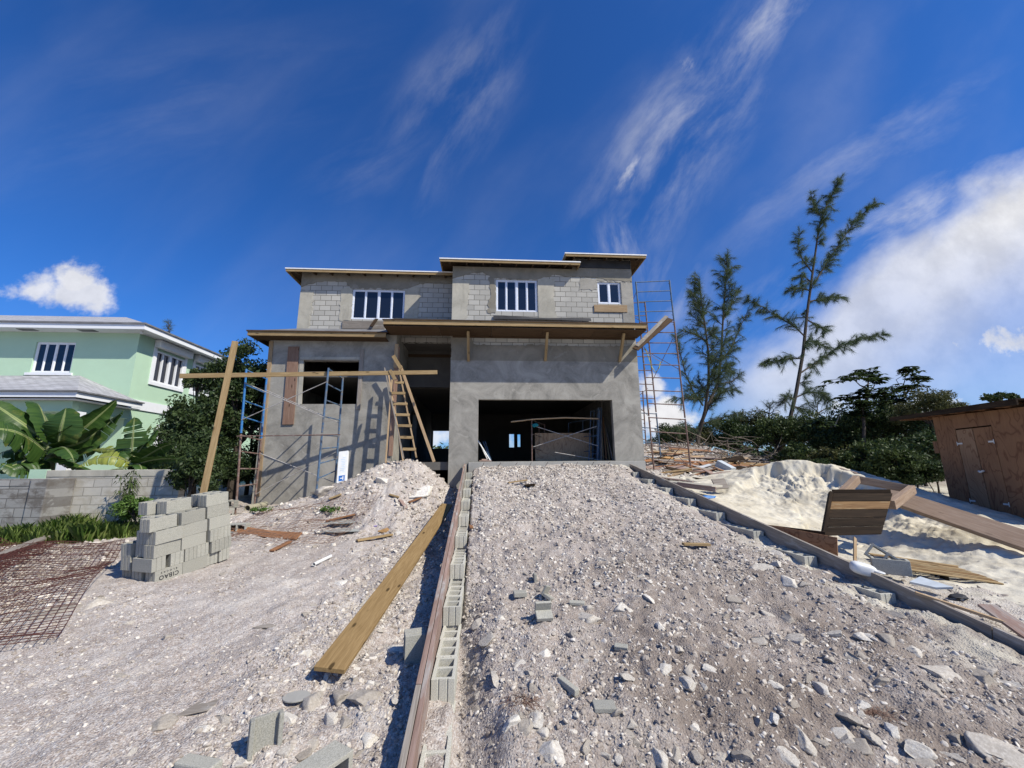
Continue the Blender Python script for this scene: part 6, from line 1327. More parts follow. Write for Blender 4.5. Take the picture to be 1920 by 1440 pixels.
def make_box_things():
    Y = 6.75
    # slatted dark panel leaning, facing the ramp
    tl, tr, bl, br_ = at(1562, 925, 7.0), at(1673, 925, 6.75), at(1546, 1005, 6.8), at(1652, 1002, 6.55)
    P_ = thing('wooden_box', 'dark weathered box side of five horizontal planks standing in the sand', 'mortar box', (bl+br_)/2)
    up = (tr-tl).cross(tl-bl).normalized(); 
    n = 5
    for i in range(n):
        t0, t1 = (i+0.03)/n, (i+0.97)/n; Q_ = [tl.lerp(bl, t0), tr.lerp(br_, t0), tr.lerp(br_, t1), tl.lerp(bl, t1)]; mwp, _l = frame(Q_[3], Q_[2], up); inv = mwp.inverted(); mb = MB(); mb.v = [tuple(inv @ (q + up*s_)) for s_ in (-0.015, 0.015) for q in Q_]; mb.f = [(0,1,2,3), (7,6,5,4), (0,4,5,1), (1,5,6,2), (2,6,7,3), (3,7,4,0)]; mb.m = [0]*6; o = mb.build('plank', M['lumber_dark'], P_, mwp, bevel=0.003)
        if i == 1: o.data.materials[0] = M['plank_brown']; o['label'] = 'lighter brown second plank'
    board('side_batten', tl+Vector((-0.03, 0.01, 0.02)), bl+Vector((-0.03, 0.01, -0.02)), 0.05, 0.09, M['lumber_dark'], up=up, parent=P_); board('side_batten', tl+Vector((0.05, 0.06, 0)), bl+Vector((0.05, 0.06, 0)), 0.05, 0.05, M['lumber_dark'], up=up, parent=P_)
    board('top_batten', tl+Vector((0.02, 0.03, 0.02)), tr+Vector((0, 0.03, 0.02)), 0.04, 0.09, M['lumber_dark'], up=(0, 0, 1), parent=P_)
    # pale square frame behind it
    A, B = at(1600, 898, 8.0), at(1703, 917, 7.6); C1, D1 = at(1572, 933, 7.15), at(1672, 947, 6.85); 
    E1, F1 = at(1530, 985, 6.9), at(1640, 990, 6.5)
    F_ = thing('lumber_box', 'pale rectangular frame of heavy lumber propped up behind the dark plank box', 'wooden frame', (A+B)/2)
    board('rail', A, B, 0.12, 0.15, M['frame_wood'], up=(0, 0, 1), parent=F_); board('side_rail', A+Vector((0, -0.08, 0)), C1, 0.10, 0.15, M['frame_wood'], up=(0, 0, 1), parent=F_); board('side_rail', B+Vector((0, -0.08, 0)), D1, 0.10, 0.15, M['frame_wood'], up=(0, 0, 1), parent=F_)
    # plywood sides below
    a, b = at(1400, 985, 7.7), at(1700, 1000, 6.1); 
    a = at(1432, 988, 7.2); b = at(1568, 1010, 6.3); a.z -= 0.1; b.z -= 0.13
    prop('plywood_strip', a, b, 0.30, 0.02, 'plywood', 'reddish plywood strip standing on edge between form board and sand', 'plywood strip', up=(-0.5, -1, 0))
    prop('stake', at(1603, 1008, 6.0), at(1603, 1062, 5.75), 0.05, 0.02, 'lumber_pale', 'thin upright stake between the right form board and the plank box', 'stake', up=(0, -1, 0))
    prop('board', at(1445, 990, 7.3), at(1548, 1003, 6.7), 0.03, 0.10, 'lumber_dark', 'thin dark board edge along the sand above the reddish plywood strip', 'board')
    # pallet lying flat
    c0, c1, c2 = at(1672, 1006, 6.4), at(1672, 1030, 5.8), at(1795, 1047, 5.3)
    Pl = thing('pallet', 'yellowish slatted pallet lying on the sand to the right of the plank box', 'pallet', c1)
    o_ = Vector((c1.x, c1.y, SANDZ(c1.x, c1.y)+0.16)); u = Vector((1.10, -0.38, -0.14)); w = Vector((0.42, 0.85, 0.02))
    for i in range(9): s = i/8; board('slat', o_+w*s*0.95, o_+w*s*0.95+u, 0.085, 0.018, M['plank_brown'] if i % 2 else M['lumber'], up=(0, 0, 1), parent=Pl)
    for s in (0.02, 0.5, 0.98): board('bearer', o_+u*s-Vector((0, 0, 0.065)), o_+u*s+w*0.95-Vector((0, 0, 0.065)), 0.04, 0.09, M['lumber_dark'], up=(0, 0, 1), parent=Pl)
    # the long grey form panel sloping towards the shed
    A = at(1662, 912, 8.9); B = at(1935, 1018, 6.2); up2 = (-0.42, -0.35, 0.85)
    prop('plywood_form', at(1655, 925, 8.3), at(1945, 1022, 5.9), 0.40, 0.08, 'frame_wood', 'long grey form panel lying on the sand from the frame towards the shed', 'form panel', up=(-0.45, -0.55, 0.8))
    prop('board', at(1568, 877, 11.0), at(1665, 905, 9.6), 0.10, 0.05, 'lumber_red', 'reddish board end poking over the crest of the sand heap', 'board', up=(0, -1, 0.6))
    # boards bridging at the left foot of the sand
    prop('cement_sheet', at(1248, 903, 11.9), at(1345, 912, 10.6), 0.55, 0.05, 'render_pale', 'pale grey panel lying flat between the form board and the sand heap', 'panel', up=(0, 0, 1))
    prop('board', at(1270, 908, 10.7), at(1342, 918, 10.0), 0.04, 0.12, 'lumber_red', 'board edge under the pale panel at the left foot of the sand', 'board')
    prop('board', at(1338, 908, 11.2), at(1362, 906, 11.2), 0.3, 0.04, 'lumber_grey', 'small tan board touching the left edge of the sand heap', 'board', up=(0, -1, 0.6))
    q = at(1322, 932, 9.6); V, Fc = stone_shape(3, np.random.default_rng(19), 8, 0.1); o = link('plastic_sheet', npmesh('plastic_sheet', V*np.array([0.25, 0.12, 0.09]), Fc, M['blue_sheet']), None, Matrix.Translation(q)); tag(o, 'blue plastic scrap under the pale panel by the sand heap', 'plastic scrap')
M['plank_brown'] = wood('brown_plank', (0.33, 0.20, 0.09), (0.17, 0.095, 0.045), weather=(0.42, 0.33, 0.19), wf=0.5)
make_box_things()

# ------------------------------------------------------------------ debris heap behind the scaffold
def make_debris():
    r = random.Random(21); mats = ['lumber_red', 'lumber_grey', 'lumber_dark', 'lumber_orange', 'lumber_pale', 'plywood', 'plank_brown', 'lumber_grey']
    k = 0
    spots = [(r.randint(1222, 1425), r.randint(862, 894)) for _ in range(34)] + [(1225, 870), (1245, 880), (1262, 865), (1280, 878), (1300, 868), (1312, 882), (1325, 870), (1335, 885), (1348, 872), (1362, 880), (1375, 868), (1388, 882), (1400, 874), (1410, 884), (1330, 862), (1355, 862), (1290, 890), (1310, 893), (1270, 893), (1370, 888), (1240, 862), (1395, 864), (1345, 892), (1420, 872), (1365, 873), (1318, 875), (1285, 870), (1383, 875), (1300, 880), (1340, 877), (1258, 886), (1405, 878), (1352, 884), (1275, 884), (1372, 862), (1295, 862)]
    desc = {'lumber_red': 'reddish', 'lumber_grey': 'grey', 'lumber_dark': 'dark', 'lumber_orange': 'orange-brown', 'lumber_pale': 'pale', 'plywood': 'plywood', 'plank_brown': 'brown'}
    for i, (px, py) in enumerate(spots):
        t = (895-py)/35; Y = 13.6 + 4.2*t; p = at(px, py+2, Y); g = gz(p.x, p.y); p.z = max(p.z, g+0.05) if p.z < g+0.6 else g+0.4
        a = r.uniform(-0.6, 0.6); L_ = r.uniform(0.7, 2.2); d = Vector((math.cos(a), math.sin(a), r.uniform(-0.2, 0.2)))
        m_ = mats[i % len(mats)]; w = r.choice([0.1, 0.15, 0.2, 0.3])
        prop('scrap_board', p-d*L_/2, p+d*L_/2, w, 0.03, m_, f"{desc[m_]} scrap board lying in the debris heap beyond the tall scaffold", 'scrap board', up=(r.uniform(-0.3, 0.3), r.uniform(-0.7, -0.1), 1), group=f"{desc[m_]} boards in the debris heap")
    # special pieces
    p = at(1360, 876, 14.8); o = MB().box((-0.16, -0.3, -0.13), (0.16, 0.3, 0.13)).build('foam_box', M['foam_blue'], None, Matrix.Translation(p) @ Matrix.Rotation(0.5, 4, 'Z') @ Matrix.Rotation(0.5, 4, 'X'), bevel=0.01); tag(o, 'white and pale blue carton lying on the debris heap', 'carton')
    p = at(1315, 877, 14.5); mb = MB(); n = 10
    for i in range(n): t = i/(n-1); x = -0.35+0.7*t; mb.v += [(x, -0.10, 0.10*abs(t-0.5)*2), (x, 0.1, 0.04+0.1*abs(t-0.5)*2)]; 
    for i in range(n-1): mb.f.append((2*i, 2*i+1, 2*i+3, 2*i+2)); mb.m.append(0)
    o = mb.build('white_tray', M['pvc'], None, Matrix.Translation(p)); so = o.modifiers.new('t', 'SOLIDIFY'); so.thickness = 0.01; tag(o, 'curved white plastic piece on the debris heap left of the carton', 'plastic piece')
    p = at(1252, 859, 15.6); V, Fc = stone_shape(3, np.random.default_rng(33), 8, 0.1); o = link('orange_board', npmesh('board_piece', V*np.array([0.42, 0.3, 0.13]), Fc, M['cardboard']), None, Matrix.Translation(p)); tag(o, 'orange crumpled board behind the tall scaffold', 'board piece')
    # blue metal frame
    S = thing('steel_rack', 'twisted light blue metal frame sticking up from the debris heap', 'metal frame', at(1350, 858, 17.5)); Y = 17.5
    Q = [at(1323, 859, Y), at(1338, 838, Y+0.3), at(1376, 849, Y), at(1368, 860, Y-0.5)]
    def tb(a, b, r_=0.02, nm='tube'): MB().tube([a, b], r_, 6).build(nm, simple_blue, S)
    for a, b in ((Q[0], Q[1]), (Q[1], Q[2]), (Q[2], Q[3]), (Q[0]+Vector((0.1, 0.1, 0)), Q[1]+Vector((0.1, 0.1, 0.0))), (Q[2].lerp(Q[1], 0.3), Q[3]), (Q[2].lerp(Q[1], 0.1), Q[3]+Vector((-0.1, 0, 0)))): tb(a, b)
    # dead branch pile and root plate
    rr = np.random.default_rng(12)
    def branches(name, c, n, L0, sx, sy, sz, lab, seed, up=0.3):
        mb = MB(); q = random.Random(seed)
        for i in range(n):
            p = Vector(c)+Vector((q.gauss(0, sx), q.gauss(0, sy), abs(q.gauss(0, sz)))); a = q.uniform(0, 2*PI); L_ = L0*q.uniform(0.4, 1.3); d = Vector((math.cos(a), math.sin(a)*0.6, q.uniform(-up, up*1.6))).normalized()
            pts = [p]; 
            for k in range(4): d = (d+Vector((q.uniform(-.3, .3), q.uniform(-.3, .3), q.uniform(-.3, .25)))).normalized(); pts.append(pts[-1]+d*L_/4)
            mb.tube(pts, [0.022, 0.018, 0.013, 0.009, 0.004], 4, cap=False)
        o = mb.build(name, M['branch_dead']); tag(o, lab, 'brush pile'); return o
    p = at(1315, 850, 18.5); branches('brush_pile', (p.x, p.y, p.z-0.5), 160, 1.5, 0.9, 0.6, 0.45, 'grey brush pile of dead branches at the back of the debris heap', 5)
    p = at(1355, 858, 17.0); branches('brush_pile', (p.x, p.y, p.z-0.35), 120, 0.9, 0.5, 0.4, 0.25, 'small tangle of dead twigs inside the blue metal frame', 6)
    p = at(1430, 858, 17.5); branches('brush_pile', (p.x, p.y, p.z-0.4), 130, 1.4, 1.3, 0.5, 0.3, 'low dead brush behind the crest of the sand heap', 7, 0.2)
    p = at(1740, 960, 10.6); branches('brush_pile', (p.x, p.y, p.z-0.35), 60, 1.0, 0.5, 0.4, 0.2, 'dead branches on the ground at the corner of the shed', 8, 0.2)
    V, Fc = stone_shape(4, np.random.default_rng(70), 5, 0.35); p = at(1302, 848, 19.0); o = link('tree_stump', npmesh('tree_stump', V*np.array([1.3, 0.6, 0.55]), Fc, M['branch_dead']), None, Matrix.Translation(p-Vector((0, 0, 0.15)))); tag(o, 'grey uprooted stump lying behind the debris heap', 'stump')
    # long thin boards near the scaffold foot
    for i, (a, b, c, d, m_, lb) in enumerate(((1235, 893, 1300, 905, 'lumber_red', 'long reddish board on the ground at the scaffold foot'), (1300, 885, 1345, 897, 'lumber_dark', 'long dark board on the ground right of the scaffold foot'), (1240, 899, 1330, 903, 'lumber_grey', 'long grey board on the ground in front of the scaffold foot'))):
        p, q = at(a, b, 13.2), at(c, d, 12.4); p.z = gz(p.x, p.y)+0.05; q.z = gz(q.x, q.y)+0.06; prop('scrap_board', p, q, 0.14, 0.03, m_, lb, 'scrap board')
simple_blue = simple('light_blue_metal', (0.26, 0.42, 0.52), 0.5, var=0.1)
make_debris()

# ------------------------------------------------------------------ reinforcing mesh sheets
def wire_mesh(name, c, ux, uy, nx, ny, r_, m_, lab, wave=0.08, seed=0, drop=0.0):
    """curling sheet of crossed wires; c corner, ux/uy side vectors"""
    mb = MB(); q = random.Random(seed); ux = Vector(ux); uy = Vector(uy)
    def P(s, t):
        p = Vector(c)+ux*s+uy*t; p = p + Vector((0.10*math.sin(5*t+seed)*s, 0.22*math.sin(4.2*t+seed*2)*s + 0.04*math.sin(6*s), 0)); w = wave*(math.sin(3.1*s*2+seed)+math.sin(4.3*t*2+1+seed)+0.6*math.sin(9*s+5*t))*0.5
        p.z = gz(p.x, p.y)+0.05+abs(w); return p
    for i in range(nx+1): s = i/nx; mb.tube([P(s, t/14) for t in range(15)], r_, 4, cap=False)
    for j in range(ny+1): t = j/ny; mb.tube([P(s/14, t)+Vector((0, 0, 0.006)) for s in range(15)], r_, 4, cap=False)
    o = mb.build(name, M[m_]); return tag(o, lab, 'wire mesh')
def make_meshes():
    wire_mesh('steel_mesh', (-10.6, 8.2, 0), (2.8, -4.1, 0), (3.5, 0.8, 0), 64, 56, 0.0040, 'rebar', 'wide rusty steel reinforcing mesh lying on the rubble at the left picture edge', 0.10, 1)
    wire_mesh('steel_mesh', (-10.1, 8.0, 0), (2.2, -3.5, 0), (2.0, 0.7, 0), 56, 40, 0.0042, 'rebar', 'second rusty steel mesh lying on top of the wide one at the left picture edge', 0.22, 2)
    wire_mesh('steel_mesh', (-5.7, 8.3, 0), (2.75, 0.3, 0), (0.3, 2.4, 0), 26, 22, 0.0032, 'rebar_mid', 'brown wire mesh crumpled between the block stack and the heap', 0.15, 3)
make_meshes()

# ------------------------------------------------------------------ vegetation
def leaf_quads(P, size, r, droop=0.0, aspect=2.2, n_hint=None):
    """diamond leaves (two triangles folded) at points P"""
    n = len(P); R = rot3(n, r)
    if n_hint is not None:
        pass
    s = size*(0.6+0.8*r.uniform(0, 1, n))
    base = np.array([[-0.5, 0, 0], [0, 0.5/aspect, 0.06], [0.5, 0, 0], [0, -0.5/aspect, 0.06]])
    V = np.einsum('nij,kj->nki', R, base)*s[:, None, None]; V = V + P[:, None, :]
    Fc = (np.arange(n)*4)[:, None]+np.array([[0, 1, 2, 3]]); return V.reshape(-1, 3), Fc
def crown_points(c, rad, n, r, clumps=26, csize=0.42, hollow=0.35):
    """points in clumps near the surface of an uneven ellipsoid"""
    c = np.array(c); rad = np.array(rad); u = r.normal(size=(clumps, 3)); u /= np.linalg.norm(u, axis=1)[:, None]; u[:, 2] = np.abs(u[:, 2])*1.0 - 0.35*r.uniform(0, 1, clumps)
    rr = r.uniform(hollow, 1.0, clumps)**0.6; cc = u*rr[:, None]*rad; cs = csize*r.uniform(0.55, 1.3, clumps)
    k = r.integers(0, clumps, n); d = r.normal(size=(n, 3)); d /= np.linalg.norm(d, axis=1)[:, None]; d *= (r.uniform(0, 1, n)**0.45)[:, None]
    P = cc[k] + d*cs[k][:, None]*rad.mean()*np.array([1, 1, 0.75]); return P + c, cc + c
def tree(name, label, cat, base, crown_c, rad, n, leaf, m_leaf, seed, clumps=26, csize=0.42, trunk=0.09, m_bark='bark', group=None, hollow=0.35, aspect=2.2):
    r = np.random.default_rng(seed); base = Vector(base); T = thing(name, label, cat, base, group=group)
    P, cc = crown_points(crown_c, rad, n, r, clumps, csize, hollow); V, Fc = leaf_quads(P, leaf, r, aspect=aspect)
    link('crown', npmesh('crown', V, Fc, M[m_leaf]), T)
    mb = MB(); q = random.Random(seed); top = Vector(crown_c); mid = base.lerp(top, 0.5)+Vector((q.uniform(-.15, .15), 0, 0)); mb.tube([base-Vector((0, 0, 0.2)), mid, top], [trunk, trunk*0.75, trunk*0.4], 8)
    idx = r.permutation(len(cc))[:14]
    for k in idx: e = Vector(cc[k]); m_ = mid.lerp(top, q.random()); mb.tube([m_, m_.lerp(e, 0.5)+Vector((0, 0, 0.1)), e], [trunk*0.4, trunk*0.25, trunk*0.1], 5, cap=False)
    mb.build('trunk', M[m_bark], T); return T
def needles_along(pts, r, n, L_, wid, spread=0.5, gravity=0.6):
    """drooping needle sprays along a branch polyline"""
    pts = np.array([tuple(p) for p in pts]); seg = np.linalg.norm(np.diff(pts, axis=0), axis=1); cum = np.concatenate([[0], np.cumsum(seg)]); s = r.uniform(0, cum[-1], n)
    k = np.clip(np.searchsorted(cum, s)-1, 0, len(seg)-1); t = (s-cum[k])/seg[k]; P = pts[k]+(pts[k+1]-pts[k])*t[:, None]; D = (pts[k+1]-pts[k])/seg[k][:, None]
    d = D*0.55 + r.normal(size=(n, 3))*spread; d[:, 2] -= gravity*r.uniform(0.2, 1, n); d /= np.linalg.norm(d, axis=1)[:, None]
    l = L_*r.uniform(0.4, 1.1, n); side = np.cross(d, r.normal(size=(n, 3))); side /= np.linalg.norm(side, axis=1)[:, None]; w = wid*0.8
    tip = P + d*l[:, None] + np.array([0, 0, -0.12])*(l**1.0)[:, None]
    V = np.stack([P-side*w/2, P+side*w/2, tip], 1).reshape(-1, 3); Fc = (np.arange(n)*3)[:, None]+np.array([[0, 1, 2]]); return V, Fc
def casuarina(label, stems, branches_, Y, seed, nd, L_, rad, twig=1.0, autob=0, autol=1.0):
    """stems and branches: pixel polylines with depth; each gets sub-twigs and needle sprays"""
    r = np.random.default_rng(seed); q = random.Random(seed)
    st = [[at(px, py, Y+dy) for (px, py, dy) in s] for s in stems]; br_ = [[at(px, py, Y+dy) for (px, py, dy) in s] for s in branches_]
    T = thing('casuarina_tree', label, 'tree', st[0][0]); mb = MB(); tw = []
    for i, s in enumerate(st): n = len(s); mb.tube(s, [rad[i]*(1-0.88*k/(n-1)) for k in range(n)], 8)
    for s in br_: n = len(s); mb.tube(s, [0.05*(1-0.8*k/(n-1)) for k in range(n)], 6, cap=False)
    def along(s, t):
        t = t*(len(s)-1); k = min(int(t), len(s)-2); return s[k].lerp(s[k+1], t-k), (s[k+1]-s[k]).normalized()
    for s in st:                       # extra side branches
        for k in range(autob):
            t = 0.22+0.76*k/autob; p, d = along(s, t); a = q.uniform(0, 2*PI); o = Vector((math.cos(a), math.sin(a), q.uniform(0.3, 1.1))).normalized(); ln = autol*(1.15-0.8*t)*q.uniform(0.6, 1.2)
            br_.append([p, p+o*ln*0.5, p+(o+Vector((0, 0, 0.25))).normalized()*ln]); mb.tube(br_[-1], [0.025, 0.016, 0.006], 5, cap=False)
    Vs, Fs, off = [], [], 0
    for s in br_ + [x[max(1, int(len(x)*0.62)):] for x in st if len(x[max(1, int(len(x)*0.62)):]) > 1]:
        ln = sum((s[i+1]-s[i]).length for i in range(len(s)-1)); nt = max(3, int(ln*4.2*twig))
        for k in range(nt):
            p, d = along(s, 0.12+0.88*(k+q.random()*0.6)/nt if nt > 0 else 1); t_ = (k+1)/nt; a = Vector((q.gauss(0, 1), q.gauss(0, 1), q.gauss(0.2, 0.8))).normalized(); o = (d*0.8+a*0.8).normalized(); l2 = (0.75-0.35*t_)*q.uniform(0.5, 1.1)*autol**0.3
            tp = [p, p+o*l2*0.5, p+o*l2+Vector((0, 0, -0.05))]; mb.tube(tp, [0.010, 0.007, 0.003], 4, cap=False)
            V, Fc = needles_along(tp, r, nd, L_, 0.010, 0.34, 0.45); Vs.append(V); Fs.append(Fc+off); off += len(V)
    mb.build('trunk', M['bark'], T); link('foliage', npmesh('foliage', np.concatenate(Vs), np.concatenate(Fs), M['needle']), T); return T
def make_casuarinas():
    casuarina('tall slender casuarina with sparse feathery branches, tallest tree in the picture', [[(1455, 862, 0), (1478, 800, 0), (1493, 735, 0), (1506, 660, 0), (1513, 590, 0), (1521, 530, 0), (1528, 480, 0), (1535, 430, 0), (1545, 395, 0), (1560, 365, 0), (1576, 334, 0)]],
        [[(1526, 532, 0), (1548, 497, 0.3), (1575, 455, 0.5), (1605, 412, 0.7), (1644, 378, 0.9)], [(1524, 512, 0), (1505, 488, -0.4), (1496, 462, -0.6), (1500, 436, -0.7)], [(1541, 408, 0), (1528, 390, 0.4), (1520, 362, 0.7)],
         [(1510, 632, 0), (1490, 612, -0.6), (1462, 596, -1.0), (1430, 576, -1.4), (1400, 560, -1.7)], [(1500, 700, 0), (1530, 680, 0.6), (1570, 652, 1.0), (1610, 634, 1.4), (1660, 626, 1.8)],
         [(1518, 565, 0), (1545, 560, 0.5), (1580, 556, 1.0)], [(1505, 672, 0), (1480, 672, -0.5), (1455, 676, -0.9), (1432, 680, -1.2)], [(1492, 745, 0), (1515, 735, 0.5), (1540, 738, 0.9), (1555, 750, 1.0)], [(1490, 750, 0), (1478, 742, -0.5), (1470, 755, -0.8)],
         [(1514, 600, 0), (1535, 612, 0.5), (1550, 622, 0.8)], [(1520, 545, 0), (1500, 540, -0.5), (1480, 542, -0.8)], [(1522, 530, 0), (1508, 518, -0.3), (1496, 520, -0.5)], [(1508, 640, 0), (1530, 640, 0.6), (1545, 650, 0.8)], [(1488, 762, 0), (1500, 765, 0.3), (1502, 772, 0.5)]],
        22, 31, 150, 0.40, [0.12], 2.3, autob=9, autol=1.2)
    casuarina('bushy double-stemmed casuarina right of the tall scaffold', [[(1308, 832, 0), (1312, 800, 0), (1328, 760, 0), (1345, 720, 0.2), (1352, 670, 0.3), (1355, 610, 0.3), (1358, 560, 0.3), (1362, 515, 0.3), (1364, 478, 0.3)], [(1310, 815, 0), (1322, 770, -0.3), (1329, 715, -0.6), (1328, 660, -0.8), (1322, 610, -1.0), (1315, 565, -1.0), (1311, 518, -1.0)]],
        [[(1318, 760, 0), (1300, 735, -0.6), (1285, 700, -1.0), (1275, 660, -1.3), (1268, 630, -1.5)], [(1350, 680, 0.3), (1370, 655, 0.8), (1385, 620, 1.1), (1402, 582, 1.5)], [(1326, 640, -0.9), (1305, 628, -1.1), (1278, 620, -1.3)], [(1330, 760, 0), (1352, 735, 0.7), (1380, 730, 1.2)], [(1325, 745, -0.3), (1302, 748, -1), (1262, 745, -1.6)],
         [(1312, 795, 0), (1335, 790, 0.8), (1365, 780, 1.2), (1398, 772, 1.6)], [(1356, 600, 0.3), (1370, 575, 0.6), (1385, 545, 1.0)], [(1320, 600, -1), (1308, 575, -1.2), (1296, 545, -1.4)], [(1352, 690, 0.3), (1366, 690, 0.6), (1378, 700, 0.8)], [(1348, 720, 0.3), (1372, 716, 0.8), (1390, 700, 1.0)], [(1310, 808, 0), (1290, 800, -0.7), (1265, 810, -1)]],
        20, 32, 95, 0.34, [0.11, 0.09], 2.4, autob=30, autol=1.25)
    casuarina('small hazy young casuarina between the tall one and the umbrella-crowned tree', [[(1530, 800, 0), (1532, 770, 0), (1535, 735, 0)]], [[(1532, 785, 0), (1515, 775, -.3), (1505, 765, -.5)], [(1533, 775, 0), (1550, 765, .3), (1560, 768, .5)]], 27, 33, 40, 0.35, [0.07], 1.2, autob=12, autol=1.3)
    casuarina('small casuarina sprig rising at the left of the scrub line', [[(1440, 800, 0), (1442, 775, 0), (1445, 755, 0)]], [[(1441, 775, 0), (1425, 770, -.3), (1405, 772, -.8)]], 22, 34, 40, 0.35, [0.05], 1.2, autob=6, autol=0.8)
    casuarina('tip of a distant casuarina above the green house roof', [[(318, 640, 0), (317, 620, 0), (316, 600, 0)]], [[(317, 618, 0), (312, 612, 0.2)], [(317, 612, 0), (321, 606, 0.2)]], 40, 35, 30, 0.4, [0.08], 1.2, autob=8, autol=0.7)
make_casuarinas()
def make_trees():
    # between the houses
    TA, TB, TC = tuple(at(452, 775, 14.8)), tuple(at(378, 825, 13.6)), tuple(at(372, 722, 14.6)); TA, TB, TC = Vector(TA), Vector(TB), Vector(TC)
    tree('evergreen_tree', 'large dark evergreen tree standing between the green house and the unfinished house', 'tree', (TA.x, TA.y, 0.7), TA, (1.35, 1.2, 2.8), 15000, 0.12, 'leaf_dark', 101, 75, 0.25, 0.16, group=None)
    tree('evergreen_tree', 'dark leafy tree crown just left of the leaning yellow board', 'tree', (TB.x, TB.y, 0.6), TB, (1.15, 1.0, 1.7), 11000, 0.12, 'leaf_dark', 102, 62, 0.26, 0.12)
    tree('evergreen_tree', 'small leafy tree top just left of the leaning board, in front of the green wall', 'tree', (TC.x, TC.y, 0.7), TC, (0.75, 0.6, 0.55), 2200, 0.12, 'leaf_mid', 103, 14, 0.4, 0.06)
    tree('shrub', 'bright green weed bush at the foot of the boundary wall behind the block stack', 'shrub', (-7.7, 9.8, 0.5), (-7.7, 9.8, 0.85), (0.62, 0.35, 0.42), 3800, 0.075, 'leaf_bright', 104, 22, 0.35, 0.02)
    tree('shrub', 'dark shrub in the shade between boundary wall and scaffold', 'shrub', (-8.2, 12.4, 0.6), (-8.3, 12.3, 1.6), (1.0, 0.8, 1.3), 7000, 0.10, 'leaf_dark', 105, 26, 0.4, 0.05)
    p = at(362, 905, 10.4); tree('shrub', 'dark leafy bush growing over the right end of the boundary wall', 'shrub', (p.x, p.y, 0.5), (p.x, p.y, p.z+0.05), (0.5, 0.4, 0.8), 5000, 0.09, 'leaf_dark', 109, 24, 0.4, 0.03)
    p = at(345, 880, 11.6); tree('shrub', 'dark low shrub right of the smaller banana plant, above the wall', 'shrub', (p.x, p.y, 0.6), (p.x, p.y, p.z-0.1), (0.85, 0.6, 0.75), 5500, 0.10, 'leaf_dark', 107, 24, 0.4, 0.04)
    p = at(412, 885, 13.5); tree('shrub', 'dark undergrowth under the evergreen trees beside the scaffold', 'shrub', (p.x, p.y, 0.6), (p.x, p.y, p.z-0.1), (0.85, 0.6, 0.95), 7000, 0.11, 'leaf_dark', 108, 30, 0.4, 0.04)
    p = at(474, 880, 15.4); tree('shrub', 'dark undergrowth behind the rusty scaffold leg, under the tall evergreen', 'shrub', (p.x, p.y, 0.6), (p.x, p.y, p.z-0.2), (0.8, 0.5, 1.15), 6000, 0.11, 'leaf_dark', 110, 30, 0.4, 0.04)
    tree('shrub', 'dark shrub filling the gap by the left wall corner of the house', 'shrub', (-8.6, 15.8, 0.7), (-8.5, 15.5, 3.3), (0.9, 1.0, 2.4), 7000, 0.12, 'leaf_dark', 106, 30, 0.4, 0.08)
    # scrub line on the right
    items = [(1262, 800, 858, 24, 'leaf_mid', 1.3), (1300, 812, 858, 21, 'leaf_olive', 1.1), (1345, 795, 862, 23, 'leaf_mid', 1.3), (1390, 800, 868, 20, 'leaf_dark', 1.2), (1425, 775, 870, 22, 'leaf_olive', 1.4), (1462, 785, 872, 19, 'leaf_mid', 1.2),
             (1500, 790, 876, 21, 'leaf_olive', 1.3), (1540, 782, 880, 18.5, 'leaf_mid', 1.3), (1580, 790, 885, 17, 'leaf_dark', 1.2), (1610, 775, 890, 18.5, 'leaf_mid', 1.3), (1655, 770, 895, 16.5, 'leaf_dark', 1.4), (1690, 745, 900, 18, 'leaf_mid', 1.5), (1725, 760, 905, 15.5, 'leaf_dark', 1.4), (1740, 820, 920, 13.5, 'leaf_dark', 0.9), (1640, 835, 910, 13.6, 'leaf_mid', 0.8), (1570, 850, 895, 14.8, 'leaf_olive', 0.7), (1500, 845, 885, 16.0, 'leaf_mid', 0.7), (1690, 850, 925, 12.6, 'leaf_mid', 0.8)]
    pos = ['leftmost of the scrub line, behind the tall scaffold', 'low in the scrub line under the double-stemmed casuarina', 'in the scrub line right of the double-stemmed casuarina', 'in the scrub line behind the debris heap', 'in the scrub line left of the tall casuarina foot', 'in the scrub line right at the tall casuarina foot', 'behind the left end of the sand crest', 'in the scrub line behind the middle of the sand crest', 'in the scrub line left of the umbrella-crowned tree trunk', 'in the scrub line around the umbrella-crowned tree', 'in the scrub line right of the umbrella-crowned tree', 'rising tall right of the umbrella-crowned tree', 'nearest the roof edge of the shed', 'low against the shed wall', 'low in front of the scrub line above the wooden frame', 'low and olive coloured above the reddish board end', 'low just behind the sand crest', 'low between the wooden frame and the shed']
    names = {'leaf_mid': 'green', 'leaf_olive': 'olive green', 'leaf_dark': 'dark green'}
    for i, ((px, pt, pb, Y, m_, w), ps) in enumerate(zip(items, pos)):
        top = at(px, pt-14, Y); bot = at(px, pb, Y); g = gz(bot.x, bot.y); h = top.z-g
        tree('scrub_tree', f"{names[m_]} scrub tree {ps}", 'tree', (bot.x, Y, g), (bot.x, Y, g+h*0.50), (w*1.05, w*0.8, h*0.52), 6500 if h > 2 else 3800, 0.12, m_, 200+i, 34, 0.38, 0.06, group='scrub trees along the right')
